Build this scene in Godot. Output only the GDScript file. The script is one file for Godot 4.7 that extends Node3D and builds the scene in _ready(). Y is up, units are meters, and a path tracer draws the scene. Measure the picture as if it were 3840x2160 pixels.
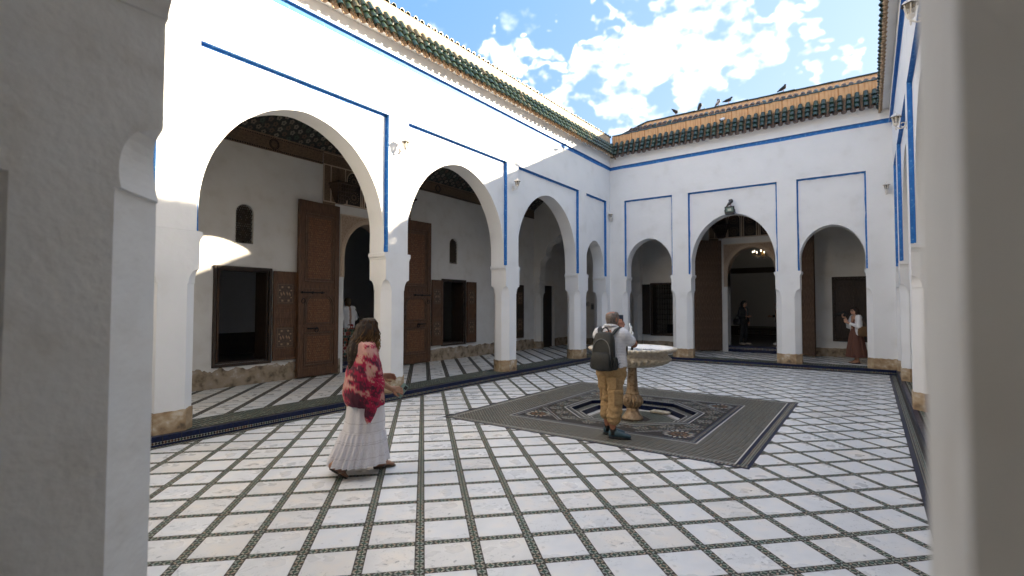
extends Node3D
# A riad courtyard seen from its front arcade. x runs along the back wall, z from the back wall towards the viewer, y up.

const YS := 0.123            # gallery floors stand this much above the courtyard
const YB := 2.737            # springing of the arches, foot of the blue frames
const YT := 5.327            # top of the blue frames
const YA := 3.05             # the arches rise straight to here
const TH := 0.46             # thickness of the arcade walls
const RX := 7.862            # face of the right arcade
const FZ := 15.63           # face of the front arcade
const GX := -3.15            # inner wall of the left gallery
const GZ := -3.12            # inner wall of the back gallery
const BAND := 6.425          # foot of the blue band under the eaves

var M := {}
var rng := RandomNumberGenerator.new()
var used := {}

class MB:
	var v := PackedVector3Array()
	var n := PackedVector3Array()
	var uv := PackedVector2Array()
	var c := PackedColorArray()
	var col := Color.WHITE
	var xf := Transform3D.IDENTITY

	func vert(p: Vector3, nn: Vector3, t := Vector2.ZERO) -> void:
		v.append(p); n.append(nn); uv.append(t); c.append(col)

	func tri(a: Vector3, b: Vector3, d: Vector3, ta := Vector2.ZERO, tb := Vector2.ZERO, td := Vector2.ZERO) -> void:
		a = xf * a; b = xf * b; d = xf * d
		var nn := (a - d).cross(a - b).normalized()
		vert(a, nn, ta); vert(b, nn, tb); vert(d, nn, td)

	func quad(a: Vector3, b: Vector3, d: Vector3, e: Vector3) -> void:
		tri(a, b, d); tri(a, d, e)

	func quv(a: Vector3, b: Vector3, d: Vector3, e: Vector3, r := Rect2(0, 0, 1, 1)) -> void:
		var p := r.position
		var q := r.end
		tri(a, b, d, Vector2(p.x, q.y), q, Vector2(q.x, p.y))
		tri(a, d, e, Vector2(p.x, q.y), Vector2(q.x, p.y), p)

	func tri_out(a: Vector3, b: Vector3, d: Vector3, ref: Vector3) -> void:
		if (a - d).cross(a - b).dot(a + b + d - ref * 3.0) < 0.0:
			tri(a, d, b)
		else:
			tri(a, b, d)

	func quad_out(a: Vector3, b: Vector3, d: Vector3, e: Vector3, ref: Vector3) -> void:
		tri_out(a, b, d, ref); tri_out(a, d, e, ref)

	func box(o: Vector3, s: Vector3, bev := 0.0, bs := Basis.IDENTITY) -> void:
		var h := s * 0.5
		if bev <= 0.0:
			for ax in 3:
				for sg in [-1.0, 1.0]:
					var p := []
					for k in [[-1, -1], [1, -1], [1, 1], [-1, 1]]:
						var q := Vector3.ZERO
						q[ax] = h[ax] * sg
						q[(ax + 1) % 3] = h[(ax + 1) % 3] * k[0]
						q[(ax + 2) % 3] = h[(ax + 2) % 3] * k[1]
						p.append(o + bs * q)
					quad_out(p[0], p[1], p[2], p[3], o)
			return
		var g := h - Vector3.ONE * minf(bev, minf(h.x, minf(h.y, h.z)) * 0.98)
		var P := func(sx: float, sy: float, sz: float, ax: int) -> Vector3:
			var q := Vector3(g.x * sx, g.y * sy, g.z * sz)
			q[ax] = h[ax] * [sx, sy, sz][ax]
			return o + bs * q
		var S := [-1.0, 1.0]
		for a in S:
			quad_out(P.call(a, -1, -1, 0), P.call(a, 1, -1, 0), P.call(a, 1, 1, 0), P.call(a, -1, 1, 0), o)
			quad_out(P.call(-1, a, -1, 1), P.call(1, a, -1, 1), P.call(1, a, 1, 1), P.call(-1, a, 1, 1), o)
			quad_out(P.call(-1, -1, a, 2), P.call(1, -1, a, 2), P.call(1, 1, a, 2), P.call(-1, 1, a, 2), o)
			for b in S:
				quad_out(P.call(a, b, -1, 0), P.call(a, b, 1, 0), P.call(a, b, 1, 1), P.call(a, b, -1, 1), o)
				quad_out(P.call(a, -1, b, 0), P.call(a, 1, b, 0), P.call(a, 1, b, 2), P.call(a, -1, b, 2), o)
				quad_out(P.call(-1, a, b, 1), P.call(1, a, b, 1), P.call(1, a, b, 2), P.call(-1, a, b, 2), o)
				for d in S:
					tri_out(P.call(a, b, d, 0), P.call(a, b, d, 1), P.call(a, b, d, 2), o)

	func slab(a: Vector3, b: Vector3, bev := 0.0) -> void:
		box((a + b) * 0.5, (b - a).abs(), bev)

	# rows of points, joined smoothly; wrap closes each row into a ring
	func grid(rows: Array, wrap := false, cols: Array = []) -> void:
		var nr := rows.size()
		var nc: int = rows[0].size()
		var q := []
		for r in rows:
			var w := PackedVector3Array()
			for p in r: w.append(xf * p)
			q.append(w)
		var nm := []
		for i in nr:
			var w := PackedVector3Array()
			for j in nc:
				var du: Vector3 = q[mini(i + 1, nr - 1)][j] - q[maxi(i - 1, 0)][j]
				var dv: Vector3 = q[i][(j + 1) % nc] - q[i][(j - 1 + nc) % nc] if wrap else q[i][mini(j + 1, nc - 1)] - q[i][maxi(j - 1, 0)]
				if du.length_squared() < 1e-14 or dv.length_squared() < 1e-14:
					var i2 := 1 if i == 0 else (nr - 2 if i == nr - 1 else i)
					dv = q[i2][(j + 1) % nc] - q[i2][(j - 1 + nc) % nc] if wrap else q[i2][mini(j + 1, nc - 1)] - q[i2][maxi(j - 1, 0)]
				w.append(du.cross(dv).normalized())
			nm.append(w)
		var e := nc if wrap else nc - 1
		for i in nr - 1:
			for j in e:
				var k := (j + 1) % nc
				for t in [[i, j], [i, k], [i + 1, k], [i, j], [i + 1, k], [i + 1, j]]:
					if cols.size(): col = cols[t[0]][t[1]] if cols[t[0]] is Array else cols[t[0]]
					vert(q[t[0]][t[1]], nm[t[0]][t[1]], Vector2(float(t[1]) / e, float(t[0]) / (nr - 1)))

	func lathe(prof: Array, segs := 24, o := Vector3.ZERO, flutes := 0, depth := PackedFloat32Array()) -> void:
		var rows := []
		for i in prof.size():
			var w := PackedVector3Array()
			for j in segs:
				var a := TAU * j / segs
				var r: float = prof[i].x
				if flutes > 0 and i < depth.size():
					r += depth[i] * (absf(cos(a * flutes * 0.5)) - 0.6)
				w.append(o + Vector3(cos(a) * r, prof[i].y, -sin(a) * r))
			rows.append(w)
		rows.reverse()
		grid(rows, true)

	func tube(pts: Array, radii, segs := 8, flat := 1.0, cap := true) -> void:
		var rows := []
		var side := Vector3.ZERO
		for i in pts.size():
			var t: Vector3 = (pts[mini(i + 1, pts.size() - 1)] - pts[maxi(i - 1, 0)]).normalized()
			if side == Vector3.ZERO:
				side = t.cross(Vector3.UP if absf(t.y) < 0.9 else Vector3.RIGHT).normalized()
			side = (side - t * side.dot(t)).normalized()
			var up := side.cross(t)
			var r: float = radii if radii is float else radii[i]
			var w := PackedVector3Array()
			for j in segs:
				var a := TAU * j / segs
				w.append(pts[i] + (side * cos(a) + up * sin(a) * flat) * r)
			rows.append(w)
		if cap:
			var f := PackedVector3Array()
			var l := PackedVector3Array()
			for j in segs:
				f.append(pts[0]); l.append(pts[-1])
			rows.push_front(f); rows.append(l)
		grid(rows, true)

	# a convex polygon of (x, z) points as a plate, its top at y1
	func plate(poly: PackedVector2Array, y0: float, y1: float, bev := 0.0, uvo := Vector2.ZERO, uvr := 0.0, uvs := 1.0) -> void:
		var k := poly.size()
		if k < 3: return
		var mid := Vector2.ZERO
		for p in poly: mid += p / k
		var top := PackedVector2Array()
		for p in poly:
			var d := mid - p
			top.append(p + d.normalized() * minf(bev * 1.4, d.length() * 0.4))
		var ref := Vector3(mid.x, (y0 + y1) * 0.5, mid.y)
		var yb := y1 - bev * 0.6
		for i in k:
			var a := poly[i]
			var b := poly[(i + 1) % k]
			var ta := top[i]
			var tb := top[(i + 1) % k]
			var A := Vector3(mid.x, y1, mid.y)
			var B := Vector3(ta.x, y1, ta.y)
			var C := Vector3(tb.x, y1, tb.y)
			var U := uvo
			var V := uvo + ((ta - mid) * uvs).rotated(uvr)
			var W := uvo + ((tb - mid) * uvs).rotated(uvr)
			if (A - C).cross(A - B).y < 0.0:
				tri(A, C, B, U, W, V)
			else:
				tri(A, B, C, U, V, W)
			if bev > 0.0:
				quad_out(B, C, Vector3(b.x, yb, b.y), Vector3(a.x, yb, a.y), ref - Vector3(0, 0.1, 0))
			quad_out(Vector3(a.x, yb, a.y), Vector3(b.x, yb, b.y), Vector3(b.x, y0, b.y), Vector3(a.x, y0, a.y), ref)

	func mesh() -> ArrayMesh:
		var a := []
		a.resize(Mesh.ARRAY_MAX)
		a[Mesh.ARRAY_VERTEX] = v
		a[Mesh.ARRAY_NORMAL] = n
		a[Mesh.ARRAY_TEX_UV] = uv
		a[Mesh.ARRAY_COLOR] = c
		var m := ArrayMesh.new()
		if v.size(): m.add_surface_from_arrays(Mesh.PRIMITIVE_TRIANGLES, a)
		return m

func mb(xf := Transform3D.IDENTITY) -> MB:
	var b := MB.new()
	b.xf = xf
	return b

func numbered(called: String) -> String:
	var k: int = used.get(called, 0)
	used[called] = k + 1
	return called if k == 0 else "%s_%03d" % [called, k]

func tag(o: Node, label: String, category: String, group := "", kind := "") -> Node:
	if label: o.set_meta("label", label)
	if category: o.set_meta("category", category)
	if group: o.set_meta("group", group)
	if kind: o.set_meta("kind", kind)
	return o

func thing(called: String, label: String, category: String, at := Vector3.ZERO, turn := 0.0, group := "", kind := "") -> Node3D:
	var o := Node3D.new()
	o.name = numbered(called)
	add_child(o)
	o.position = at
	o.rotation.y = turn
	tag(o, label, category, group, kind)
	return o

func part(called: String, b, mat: Material, parent: Node) -> MeshInstance3D:
	var o := MeshInstance3D.new()
	o.name = called
	o.mesh = b.mesh() if b is MB else b
	if mat:
		for i in o.mesh.get_surface_count(): o.set_surface_override_material(i, mat)
	if parent == self:
		o.name = numbered(called)
		add_child(o)
	else:
		parent.add_child(o, true)
	return o

func stuff(o: Node) -> Node:
	o.set_meta("kind", "stuff")
	return o

func smooth(a: float, b: float, x: float) -> float:
	var t := clampf((x - a) / (b - a), 0.0, 1.0)
	return t * t * (3.0 - 2.0 * t)

# ---------------------------------------------------------------- materials
func lin(r: float, g: float, b: float) -> Color:
	return Color(r, g, b).linear_to_srgb()

func noise(sd: int, freq: float, oct := 4, type := FastNoiseLite.TYPE_SIMPLEX_SMOOTH) -> FastNoiseLite:
	var f := FastNoiseLite.new()
	f.seed = sd
	f.frequency = freq
	f.noise_type = type
	f.fractal_octaves = oct
	return f

func ramp_tex(f: FastNoiseLite, size: int, ramp: Array, h := 0) -> ImageTexture:
	var im := f.get_seamless_image(size, h if h else size)
	im.convert(Image.FORMAT_L8)
	var src := im.get_data()
	var lut := []
	for i in 256:
		var t := i / 255.0 * (ramp.size() - 1)
		var k := mini(int(t), ramp.size() - 2)
		lut.append(ramp[k].lerp(ramp[k + 1], t - k))
	var dst := PackedByteArray()
	dst.resize(src.size() * 3)
	for i in src.size():
		var q: Color = lut[src[i]]
		dst[i * 3] = int(q.r * 255.0)
		dst[i * 3 + 1] = int(q.g * 255.0)
		dst[i * 3 + 2] = int(q.b * 255.0)
	return ImageTexture.create_from_image(Image.create_from_data(im.get_width(), im.get_height(), false, Image.FORMAT_RGB8, dst))

func normal_tex(f: FastNoiseLite, size: int, strength: float) -> ImageTexture:
	var im := f.get_seamless_image(size, size)
	im.convert(Image.FORMAT_RGBA8)
	im.bump_map_to_normal_map(strength)
	return ImageTexture.create_from_image(im)

func mat(col: Color, rough := 0.85, metal := 0.0) -> StandardMaterial3D:
	var m := StandardMaterial3D.new()
	m.albedo_color = col
	m.roughness = rough
	m.metallic = metal
	return m

func tri_mat(tex: Texture2D, scale: Vector3, rough := 0.85, nt: Texture2D = null, ns := 1.0, world := true) -> StandardMaterial3D:
	var m := StandardMaterial3D.new()
	m.albedo_texture = tex
	m.roughness = rough
	m.uv1_triplanar = true
	m.uv1_world_triplanar = world
	m.uv1_triplanar_sharpness = 6.0
	m.uv1_scale = scale
	if nt:
		m.normal_enabled = true
		m.normal_texture = nt
		m.normal_scale = ns
	return m

func vcol(rough := 0.8, metal := 0.0) -> StandardMaterial3D:
	var m := mat(Color.WHITE, rough, metal)
	m.vertex_color_use_as_albedo = true
	return m

# veined white marble
func marble_tex(size: int) -> ImageTexture:
	var veins := noise(11, 0.0045, 4)
	veins.fractal_type = FastNoiseLite.FRACTAL_RIDGED
	veins.domain_warp_enabled = true
	veins.domain_warp_amplitude = 60.0
	veins.domain_warp_frequency = 0.006
	veins.domain_warp_fractal_octaves = 3
	var fine := noise(23, 0.02, 3)
	fine.fractal_type = FastNoiseLite.FRACTAL_RIDGED
	fine.domain_warp_enabled = true
	fine.domain_warp_amplitude = 40.0
	fine.domain_warp_frequency = 0.012
	var a := veins.get_seamless_image(size, size).get_data()
	var b := fine.get_seamless_image(size, size).get_data()
	var d := noise(5, 0.0035, 4).get_seamless_image(size, size).get_data()
	var w := noise(71, 0.005, 4).get_seamless_image(size, size).get_data()
	var dst := PackedByteArray()
	dst.resize(size * size * 3)
	for i in size * size:
		var mask := clampf((d[i] - 112.0) / 90.0, 0.0, 1.0)
		var vein := clampf((a[i] - 206.0) / 42.0, 0.0, 1.0)
		vein = vein * vein * mask
		var hair := clampf((b[i] - 212.0) / 40.0, 0.0, 1.0) * clampf((d[i] - 125.0) / 60.0, 0.0, 1.0)
		var cloud := (w[i] - 128.0) / 255.0
		var warm := clampf((w[i] - 118.0) / 120.0, 0.0, 1.0)
		var g := 226.0 - vein * 105.0 - hair * 78.0 + cloud * 16.0
		dst[i * 3] = int(clampf(g + warm * 2.0, 0, 255))
		dst[i * 3 + 1] = int(clampf(g - warm * 4.0 + vein * 3.0, 0, 255))
		dst[i * 3 + 2] = int(clampf(g - warm * 11.0 + vein * 6.0 + 1.0, 0, 255))
	return ImageTexture.create_from_image(Image.create_from_data(size, size, false, Image.FORMAT_RGB8, dst))

# the height of carved foliage and knot work
func carved_tex(size: int, sd: int, petals: int, cells: int) -> ImageTexture:
	var h := Image.create(size, size, false, Image.FORMAT_L8)
	var f := noise(sd, 0.05, 3)
	for y in size:
		for x in size:
			var u := fposmod(float(x) * cells / size, 1.0) - 0.5
			var w := fposmod(float(y) * cells / size, 1.0) - 0.5
			var r := Vector2(u, w).length()
			var a := atan2(w, u)
			var k := 0.5 + 0.5 * cos(a * petals + r * 9.0)
			var ring := 0.5 + 0.5 * cos(r * 38.0)
			var corner := Vector2(0.5 - absf(u), 0.5 - absf(w)).length()
			var k2 := 0.5 + 0.5 * cos(corner * 46.0 + 3.0 * sin(a * 4.0))
			var t := k * ring if r < 0.36 else k2
			t = smooth(0.3, 0.62, t + 0.12 * f.get_noise_2d(x * 3.0, y * 3.0))
			h.set_pixel(x, y, Color(t, t, t))
	return ImageTexture.create_from_image(h)

func relief_mat(tex: Texture2D, scale: Vector3, height: Texture2D, cm: float) -> StandardMaterial3D:
	var m := tri_mat(tex, scale, 0.9)
	m.heightmap_enabled = true
	m.heightmap_texture = height
	m.heightmap_scale = cm
	return m

# painted flowers on dark boards
func floral_tex(size: int, ground: Color, inks: Array, count: int, sd: int, sprig := 1.0) -> ImageTexture:
	var im := Image.create(size, size, false, Image.FORMAT_RGB8)
	var g := noise(sd, 0.03, 3)
	for y in size:
		for x in size:
			im.set_pixel(x, y, ground * (1.0 + 0.35 * g.get_noise_2d(x, y)))
	var r := RandomNumberGenerator.new()
	r.seed = sd
	var dot := func(px: float, py: float, rad: float, cl: Color):
		for yy in range(int(py - rad), int(py + rad) + 1):
			for xx in range(int(px - rad), int(px + rad) + 1):
				if Vector2(xx - px, yy - py).length() <= rad:
					im.set_pixel(posmod(xx, size), posmod(yy, size), cl)
	for k in count * 3:
		var a := r.randf() * TAU
		var p := Vector2(r.randf(), r.randf()) * size
		var cl: Color = (inks[r.randi() % inks.size()] as Color).lerp(ground, 0.55)
		for s in int(size * 0.09):
			a += (r.randf() - 0.45) * 0.5
			p += Vector2(cos(a), sin(a))
			dot.call(p.x, p.y, 0.9 * sprig, cl)
	for k in count:
		var row := k / int(sqrt(count))
		var q := Vector2((k % int(sqrt(count)) + 0.5 + 0.5 * (row % 2)) / sqrt(count), (row + 0.5) / sqrt(count)) * size
		var cl: Color = inks[r.randi() % inks.size()]
		var pr := size * 0.018 * sprig
		for j in 5:
			dot.call(q.x + cos(j * TAU / 5) * pr * 1.5, q.y + sin(j * TAU / 5) * pr * 1.5, pr, cl)
		dot.call(q.x, q.y, pr * 0.7, ground)
	return ImageTexture.create_from_image(im)

func make_materials() -> void:
	var bump := normal_tex(noise(3, 0.012, 5), 512, 5.0)
	var grain := normal_tex(noise(4, 0.06, 3), 256, 4.0)
	M.plaster = tri_mat(ramp_tex(noise(8, 0.008, 5), 512, [lin(0.70, 0.69, 0.67), lin(0.755, 0.75, 0.74), lin(0.77, 0.765, 0.755), lin(0.78, 0.775, 0.765)]), Vector3.ONE * 0.3, 0.92, bump, 0.22)
	M.plaster_old = tri_mat(ramp_tex(noise(9, 0.010, 5), 512, [lin(0.60, 0.575, 0.53), lin(0.66, 0.64, 0.605), lin(0.68, 0.665, 0.635), lin(0.70, 0.685, 0.66)]), Vector3.ONE * 0.3, 0.92, bump, 0.3)
	var rough := normal_tex(noise(6, 0.045, 5), 512, 7.0)
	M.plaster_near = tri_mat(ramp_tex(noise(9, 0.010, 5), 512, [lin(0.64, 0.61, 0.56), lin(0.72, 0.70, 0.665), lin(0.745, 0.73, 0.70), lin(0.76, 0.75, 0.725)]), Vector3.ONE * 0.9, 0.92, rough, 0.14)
	M.plinth = tri_mat(ramp_tex(noise(31, 0.011, 6), 512, [lin(0.10, 0.075, 0.05), lin(0.30, 0.205, 0.115), lin(0.37, 0.26, 0.15), lin(0.48, 0.38, 0.26), lin(0.62, 0.56, 0.47)]), Vector3.ONE * 0.8, 0.95, bump, 0.6)
	M.plinth_grey = tri_mat(ramp_tex(noise(37, 0.012, 6), 512, [lin(0.07, 0.055, 0.04), lin(0.24, 0.185, 0.125), lin(0.34, 0.27, 0.19), lin(0.36, 0.29, 0.22), lin(0.58, 0.53, 0.46)]), Vector3.ONE * 0.6, 0.95, bump, 0.8)
	M.blue = tri_mat(ramp_tex(noise(12, 0.02, 4), 256, [lin(0.012, 0.115, 0.36), lin(0.017, 0.145, 0.44), lin(0.022, 0.165, 0.47), lin(0.03, 0.19, 0.50), lin(0.45, 0.52, 0.60)]), Vector3.ONE * 1.6, 0.7, grain, 0.15)
	M.tan = tri_mat(ramp_tex(noise(41, 0.010, 5), 512, [lin(0.34, 0.13, 0.04), lin(0.58, 0.30, 0.135), lin(0.66, 0.385, 0.19), lin(0.68, 0.42, 0.225)]), Vector3(2.2, 0.18, 2.2), 0.95, bump, 0.35)
	M.tan_pale = tri_mat(ramp_tex(noise(43, 0.010, 5), 512, [lin(0.40, 0.25, 0.15), lin(0.46, 0.33, 0.215), lin(0.50, 0.375, 0.25), lin(0.52, 0.40, 0.28)]), Vector3(2.2, 0.18, 2.2), 0.95, bump, 0.35)
	M.mortar = tri_mat(ramp_tex(noise(42, 0.03, 4), 256, [lin(0.10, 0.06, 0.035), lin(0.22, 0.14, 0.085), lin(0.32, 0.22, 0.14)]), Vector3.ONE * 1.5, 0.95, grain, 0.6)
	var gl := noise(51, 0.02, 4)
	M.glaze = [
		tri_mat(ramp_tex(gl, 256, [lin(0.004, 0.013, 0.010), lin(0.006, 0.027, 0.020), lin(0.010, 0.040, 0.029), lin(0.05, 0.06, 0.04)]), Vector3.ONE * 2.0, 0.28, grain, 0.2),
		tri_mat(ramp_tex(gl, 256, [lin(0.007, 0.020, 0.012), lin(0.014, 0.040, 0.022), lin(0.035, 0.055, 0.026), lin(0.14, 0.11, 0.06)]), Vector3.ONE * 3.0, 0.35, grain, 0.3),
		tri_mat(ramp_tex(gl, 256, [lin(0.025, 0.035, 0.018), lin(0.06, 0.065, 0.032), lin(0.11, 0.09, 0.05), lin(0.24, 0.17, 0.10)]), Vector3.ONE * 3.0, 0.5, grain, 0.4)]
	M.clay = tri_mat(ramp_tex(noise(52, 0.03, 4), 256, [lin(0.10, 0.055, 0.03), lin(0.26, 0.17, 0.10), lin(0.38, 0.28, 0.18), lin(0.55, 0.46, 0.34)]), Vector3.ONE * 2.5, 0.9, grain, 0.5)
	M.brown_tile = tri_mat(ramp_tex(noise(53, 0.03, 4), 256, [lin(0.05, 0.035, 0.03), lin(0.12, 0.08, 0.065), lin(0.2, 0.14, 0.11)]), Vector3.ONE * 2.5, 0.7, grain, 0.4)
	M.marble = mat(Color.WHITE, 0.16)
	M.marble.albedo_texture = marble_tex(1024)
	M.marble.vertex_color_use_as_albedo = true
	M.marble.roughness_texture = ramp_tex(noise(61, 0.02, 4), 256, [Color(0.5, 0.5, 0.5), Color(1, 1, 1), Color(0.8, 0.8, 0.8)])
	M.marble.roughness = 0.36
	M.zellige = vcol(0.42)
	M.zellige.metallic_specular = 0.35
	M.grout = mat(lin(0.035, 0.027, 0.02), 0.7)
	M.stone = tri_mat(ramp_tex(noise(63, 0.02, 5), 512, [lin(0.22, 0.16, 0.09), lin(0.50, 0.43, 0.33), lin(0.60, 0.54, 0.44), lin(0.66, 0.62, 0.55)]), Vector3.ONE * 1.4, 0.55, grain, 0.3)
	M.stone_dark = tri_mat(ramp_tex(noise(64, 0.02, 5), 512, [lin(0.10, 0.06, 0.03), lin(0.30, 0.20, 0.115), lin(0.38, 0.27, 0.165), lin(0.46, 0.37, 0.26)]), Vector3.ONE * 1.2, 0.5, grain, 0.3)
	M.blue_tile = tri_mat(ramp_tex(noise(65, 0.02, 4), 256, [lin(0.002, 0.004, 0.018), lin(0.004, 0.009, 0.042), lin(0.009, 0.018, 0.068)]), Vector3.ONE * 3.0, 0.3)
	M.blue_tile.metallic_specular = 0.35
	var wood := noise(71, 0.02, 5)
	M.wood = tri_mat(ramp_tex(wood, 512, [lin(0.024, 0.011, 0.005), lin(0.078, 0.034, 0.014), lin(0.108, 0.050, 0.022), lin(0.17, 0.09, 0.044)]), Vector3(4.0, 0.35, 4.0), 0.55, grain, 0.3, false)
	M.wood_dark = tri_mat(ramp_tex(wood, 512, [lin(0.010, 0.007, 0.005), lin(0.026, 0.015, 0.009), lin(0.040, 0.023, 0.014), lin(0.075, 0.048, 0.032)]), Vector3(4.0, 0.4, 4.0), 0.6, grain, 0.3, false)
	M.wood_worn = tri_mat(ramp_tex(noise(72, 0.02, 5), 512, [lin(0.026, 0.015, 0.009), lin(0.08, 0.044, 0.025), lin(0.12, 0.070, 0.042), lin(0.22, 0.15, 0.10)]), Vector3(5.0, 0.5, 5.0), 0.65, grain, 0.4, false)
	M.iron = mat(lin(0.012, 0.012, 0.013), 0.5, 0.6)
	M.brass = mat(lin(0.36, 0.22, 0.08), 0.45, 0.8)
	var cv := carved_tex(256, 5, 8, 2)
	M.stucco = relief_mat(ramp_tex(noise(83, 0.03, 4), 256, [lin(0.36, 0.25, 0.17), lin(0.50, 0.37, 0.27), lin(0.56, 0.43, 0.33)]), Vector3.ONE * 2.2, cv, 2.2)
	M.frieze = relief_mat(ramp_tex(noise(84, 0.03, 4), 256, [lin(0.14, 0.09, 0.058), lin(0.225, 0.15, 0.098), lin(0.28, 0.195, 0.13)]), Vector3(1.6, 3.0, 1.6), carved_tex(256, 9, 6, 3), 1.6)
	M.stucco_plain = mat(lin(0.58, 0.46, 0.35), 0.9)
	M.ceiling = tri_mat(floral_tex(512, lin(0.016, 0.017, 0.014), [lin(0.16, 0.125, 0.09), lin(0.10, 0.065, 0.045), lin(0.05, 0.07, 0.05), lin(0.20, 0.17, 0.135)], 196, 3, 0.62), Vector3.ONE * 0.5, 0.7)
	M.painted = mat(Color.WHITE, 0.55)
	M.painted.albedo_texture = floral_tex(256, lin(0.115, 0.043, 0.015), [lin(0.19, 0.085, 0.03), lin(0.22, 0.12, 0.05), lin(0.14, 0.06, 0.022)], 144, 21, 0.6)
	M.flower_panel = mat(Color.WHITE, 0.55)
	M.flower_panel.albedo_texture = shutter_print()
	M.white_metal = tri_mat(ramp_tex(noise(81, 0.03, 4), 128, [lin(0.42, 0.36, 0.28), lin(0.68, 0.65, 0.6), lin(0.74, 0.72, 0.69)]), Vector3.ONE * 6.0, 0.5)
	M.lamp_glass = mat(Color(0.55, 0.50, 0.40, 0.55), 0.4)
	M.lamp_glass.transparency = BaseMaterial3D.TRANSPARENCY_ALPHA
	M.dark_room = mat(lin(0.5, 0.5, 0.5), 0.9)
	M.black = mat(lin(0.012, 0.012, 0.013), 0.5)

# the print on a shutter panel: pale flowers in two columns on a brown board with a fine border
func shutter_print() -> ImageTexture:
	var w := 96
	var h := 128
	var im := Image.create(w, h, false, Image.FORMAT_RGB8)
	var g := noise(91, 0.06, 3)
	for y in h:
		for x in w:
			var k := 1.0 + 0.5 * g.get_noise_2d(x, y)
			im.set_pixel(x, y, lin(0.07 * k, 0.042 * k, 0.026 * k))
	for x in range(5, w - 5):
		for y in [5, 6, h - 7, h - 6]: im.set_pixel(x, y, lin(0.20, 0.13, 0.075))
	for y in range(5, h - 5):
		for x in [5, 6, w - 7, w - 6]: im.set_pixel(x, y, lin(0.20, 0.13, 0.075))
	for q in [[30, 22, 8], [66, 22, 8], [16, 42, 6], [80, 42, 6], [30, 108, 8], [66, 108, 8], [16, 88, 5], [80, 88, 5]]:
		for k in 6:
			var a := TAU * k / 6.0
			for rr in range(2, q[2]):
				for s in [-0.2, 0.0, 0.2]:
					var px := int(q[0] + cos(a + s) * rr)
					var py := int(q[1] + sin(a + s) * rr)
					im.set_pixel(clampi(px, 0, w - 1), clampi(py, 0, h - 1), lin(0.42, 0.28, 0.16))
	for q in [[38, 62], [58, 62], [24, 66], [72, 66]]:
		for y in range(-14, 15):
			var ww := int(5.0 * (1.0 - absf(y) / 15.0))
			for x in range(-ww, ww + 1):
				im.set_pixel(q[0] + x + int(sin(y * 0.2) * 3.0), q[1] + y, lin(0.30, 0.18, 0.10))
	return ImageTexture.create_from_image(im)

# ---------------------------------------------------------------- arcades
# half width of an arch at height y and its outline, from the left springing to the right one
func arch_pts(c: float, ha: float, apex: float, n := 22, yb := YB, ya := YA, rough := 0.007) -> PackedVector2Array:
	var f := noise(int(c * 100.0) + 7, 0.9, 2)
	var p := PackedVector2Array()
	p.append(Vector2(c - ha, yb))
	p.append(Vector2(c - ha, lerpf(yb, ya, 0.5)))
	for i in n * 2 + 1:
		var th := PI * i / (n * 2.0)
		var t := PI / 2.0 - absf(th - PI / 2.0)
		var q := Vector2(c - ha * cos(th), ya + (apex - ya) * (0.94 * sin(t) + 0.06 * t / (PI / 2.0)))
		q += Vector2(f.get_noise_2d(q.x * 2.0, q.y * 2.0), f.get_noise_2d(q.y * 2.0 + 50.0, q.x * 2.0)) * rough
		p.append(q)
	p.append(Vector2(c + ha, lerpf(yb, ya, 0.5)))
	p.append(Vector2(c + ha, yb))
	return p

func section(a: float, b: float, cl: float, cr: float, e: float, w0: float, w1: float) -> PackedVector2Array:
	a -= e; b += e; w0 += e; w1 -= e
	return PackedVector2Array([Vector2(a + cl, w0), Vector2(b - cr, w0), Vector2(b, w0 - cr), Vector2(b, w1 + cr), Vector2(b - cr, w1), Vector2(a + cl, w1), Vector2(a, w1 + cl), Vector2(a, w0 - cl)])

func loft(b: MB, P: Callable, lv: Array) -> void:
	for i in lv.size() - 1:
		var s0: PackedVector2Array = lv[i][1]
		var s1: PackedVector2Array = lv[i + 1][1]
		for j in s0.size():
			var k := (j + 1) % s0.size()
			b.quad(P.call(s0[j].x, lv[i][0], s0[j].y), P.call(s0[k].x, lv[i][0], s0[k].y), P.call(s1[k].x, lv[i + 1][0], s1[k].y), P.call(s1[j].x, lv[i + 1][0], s1[j].y))

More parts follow.
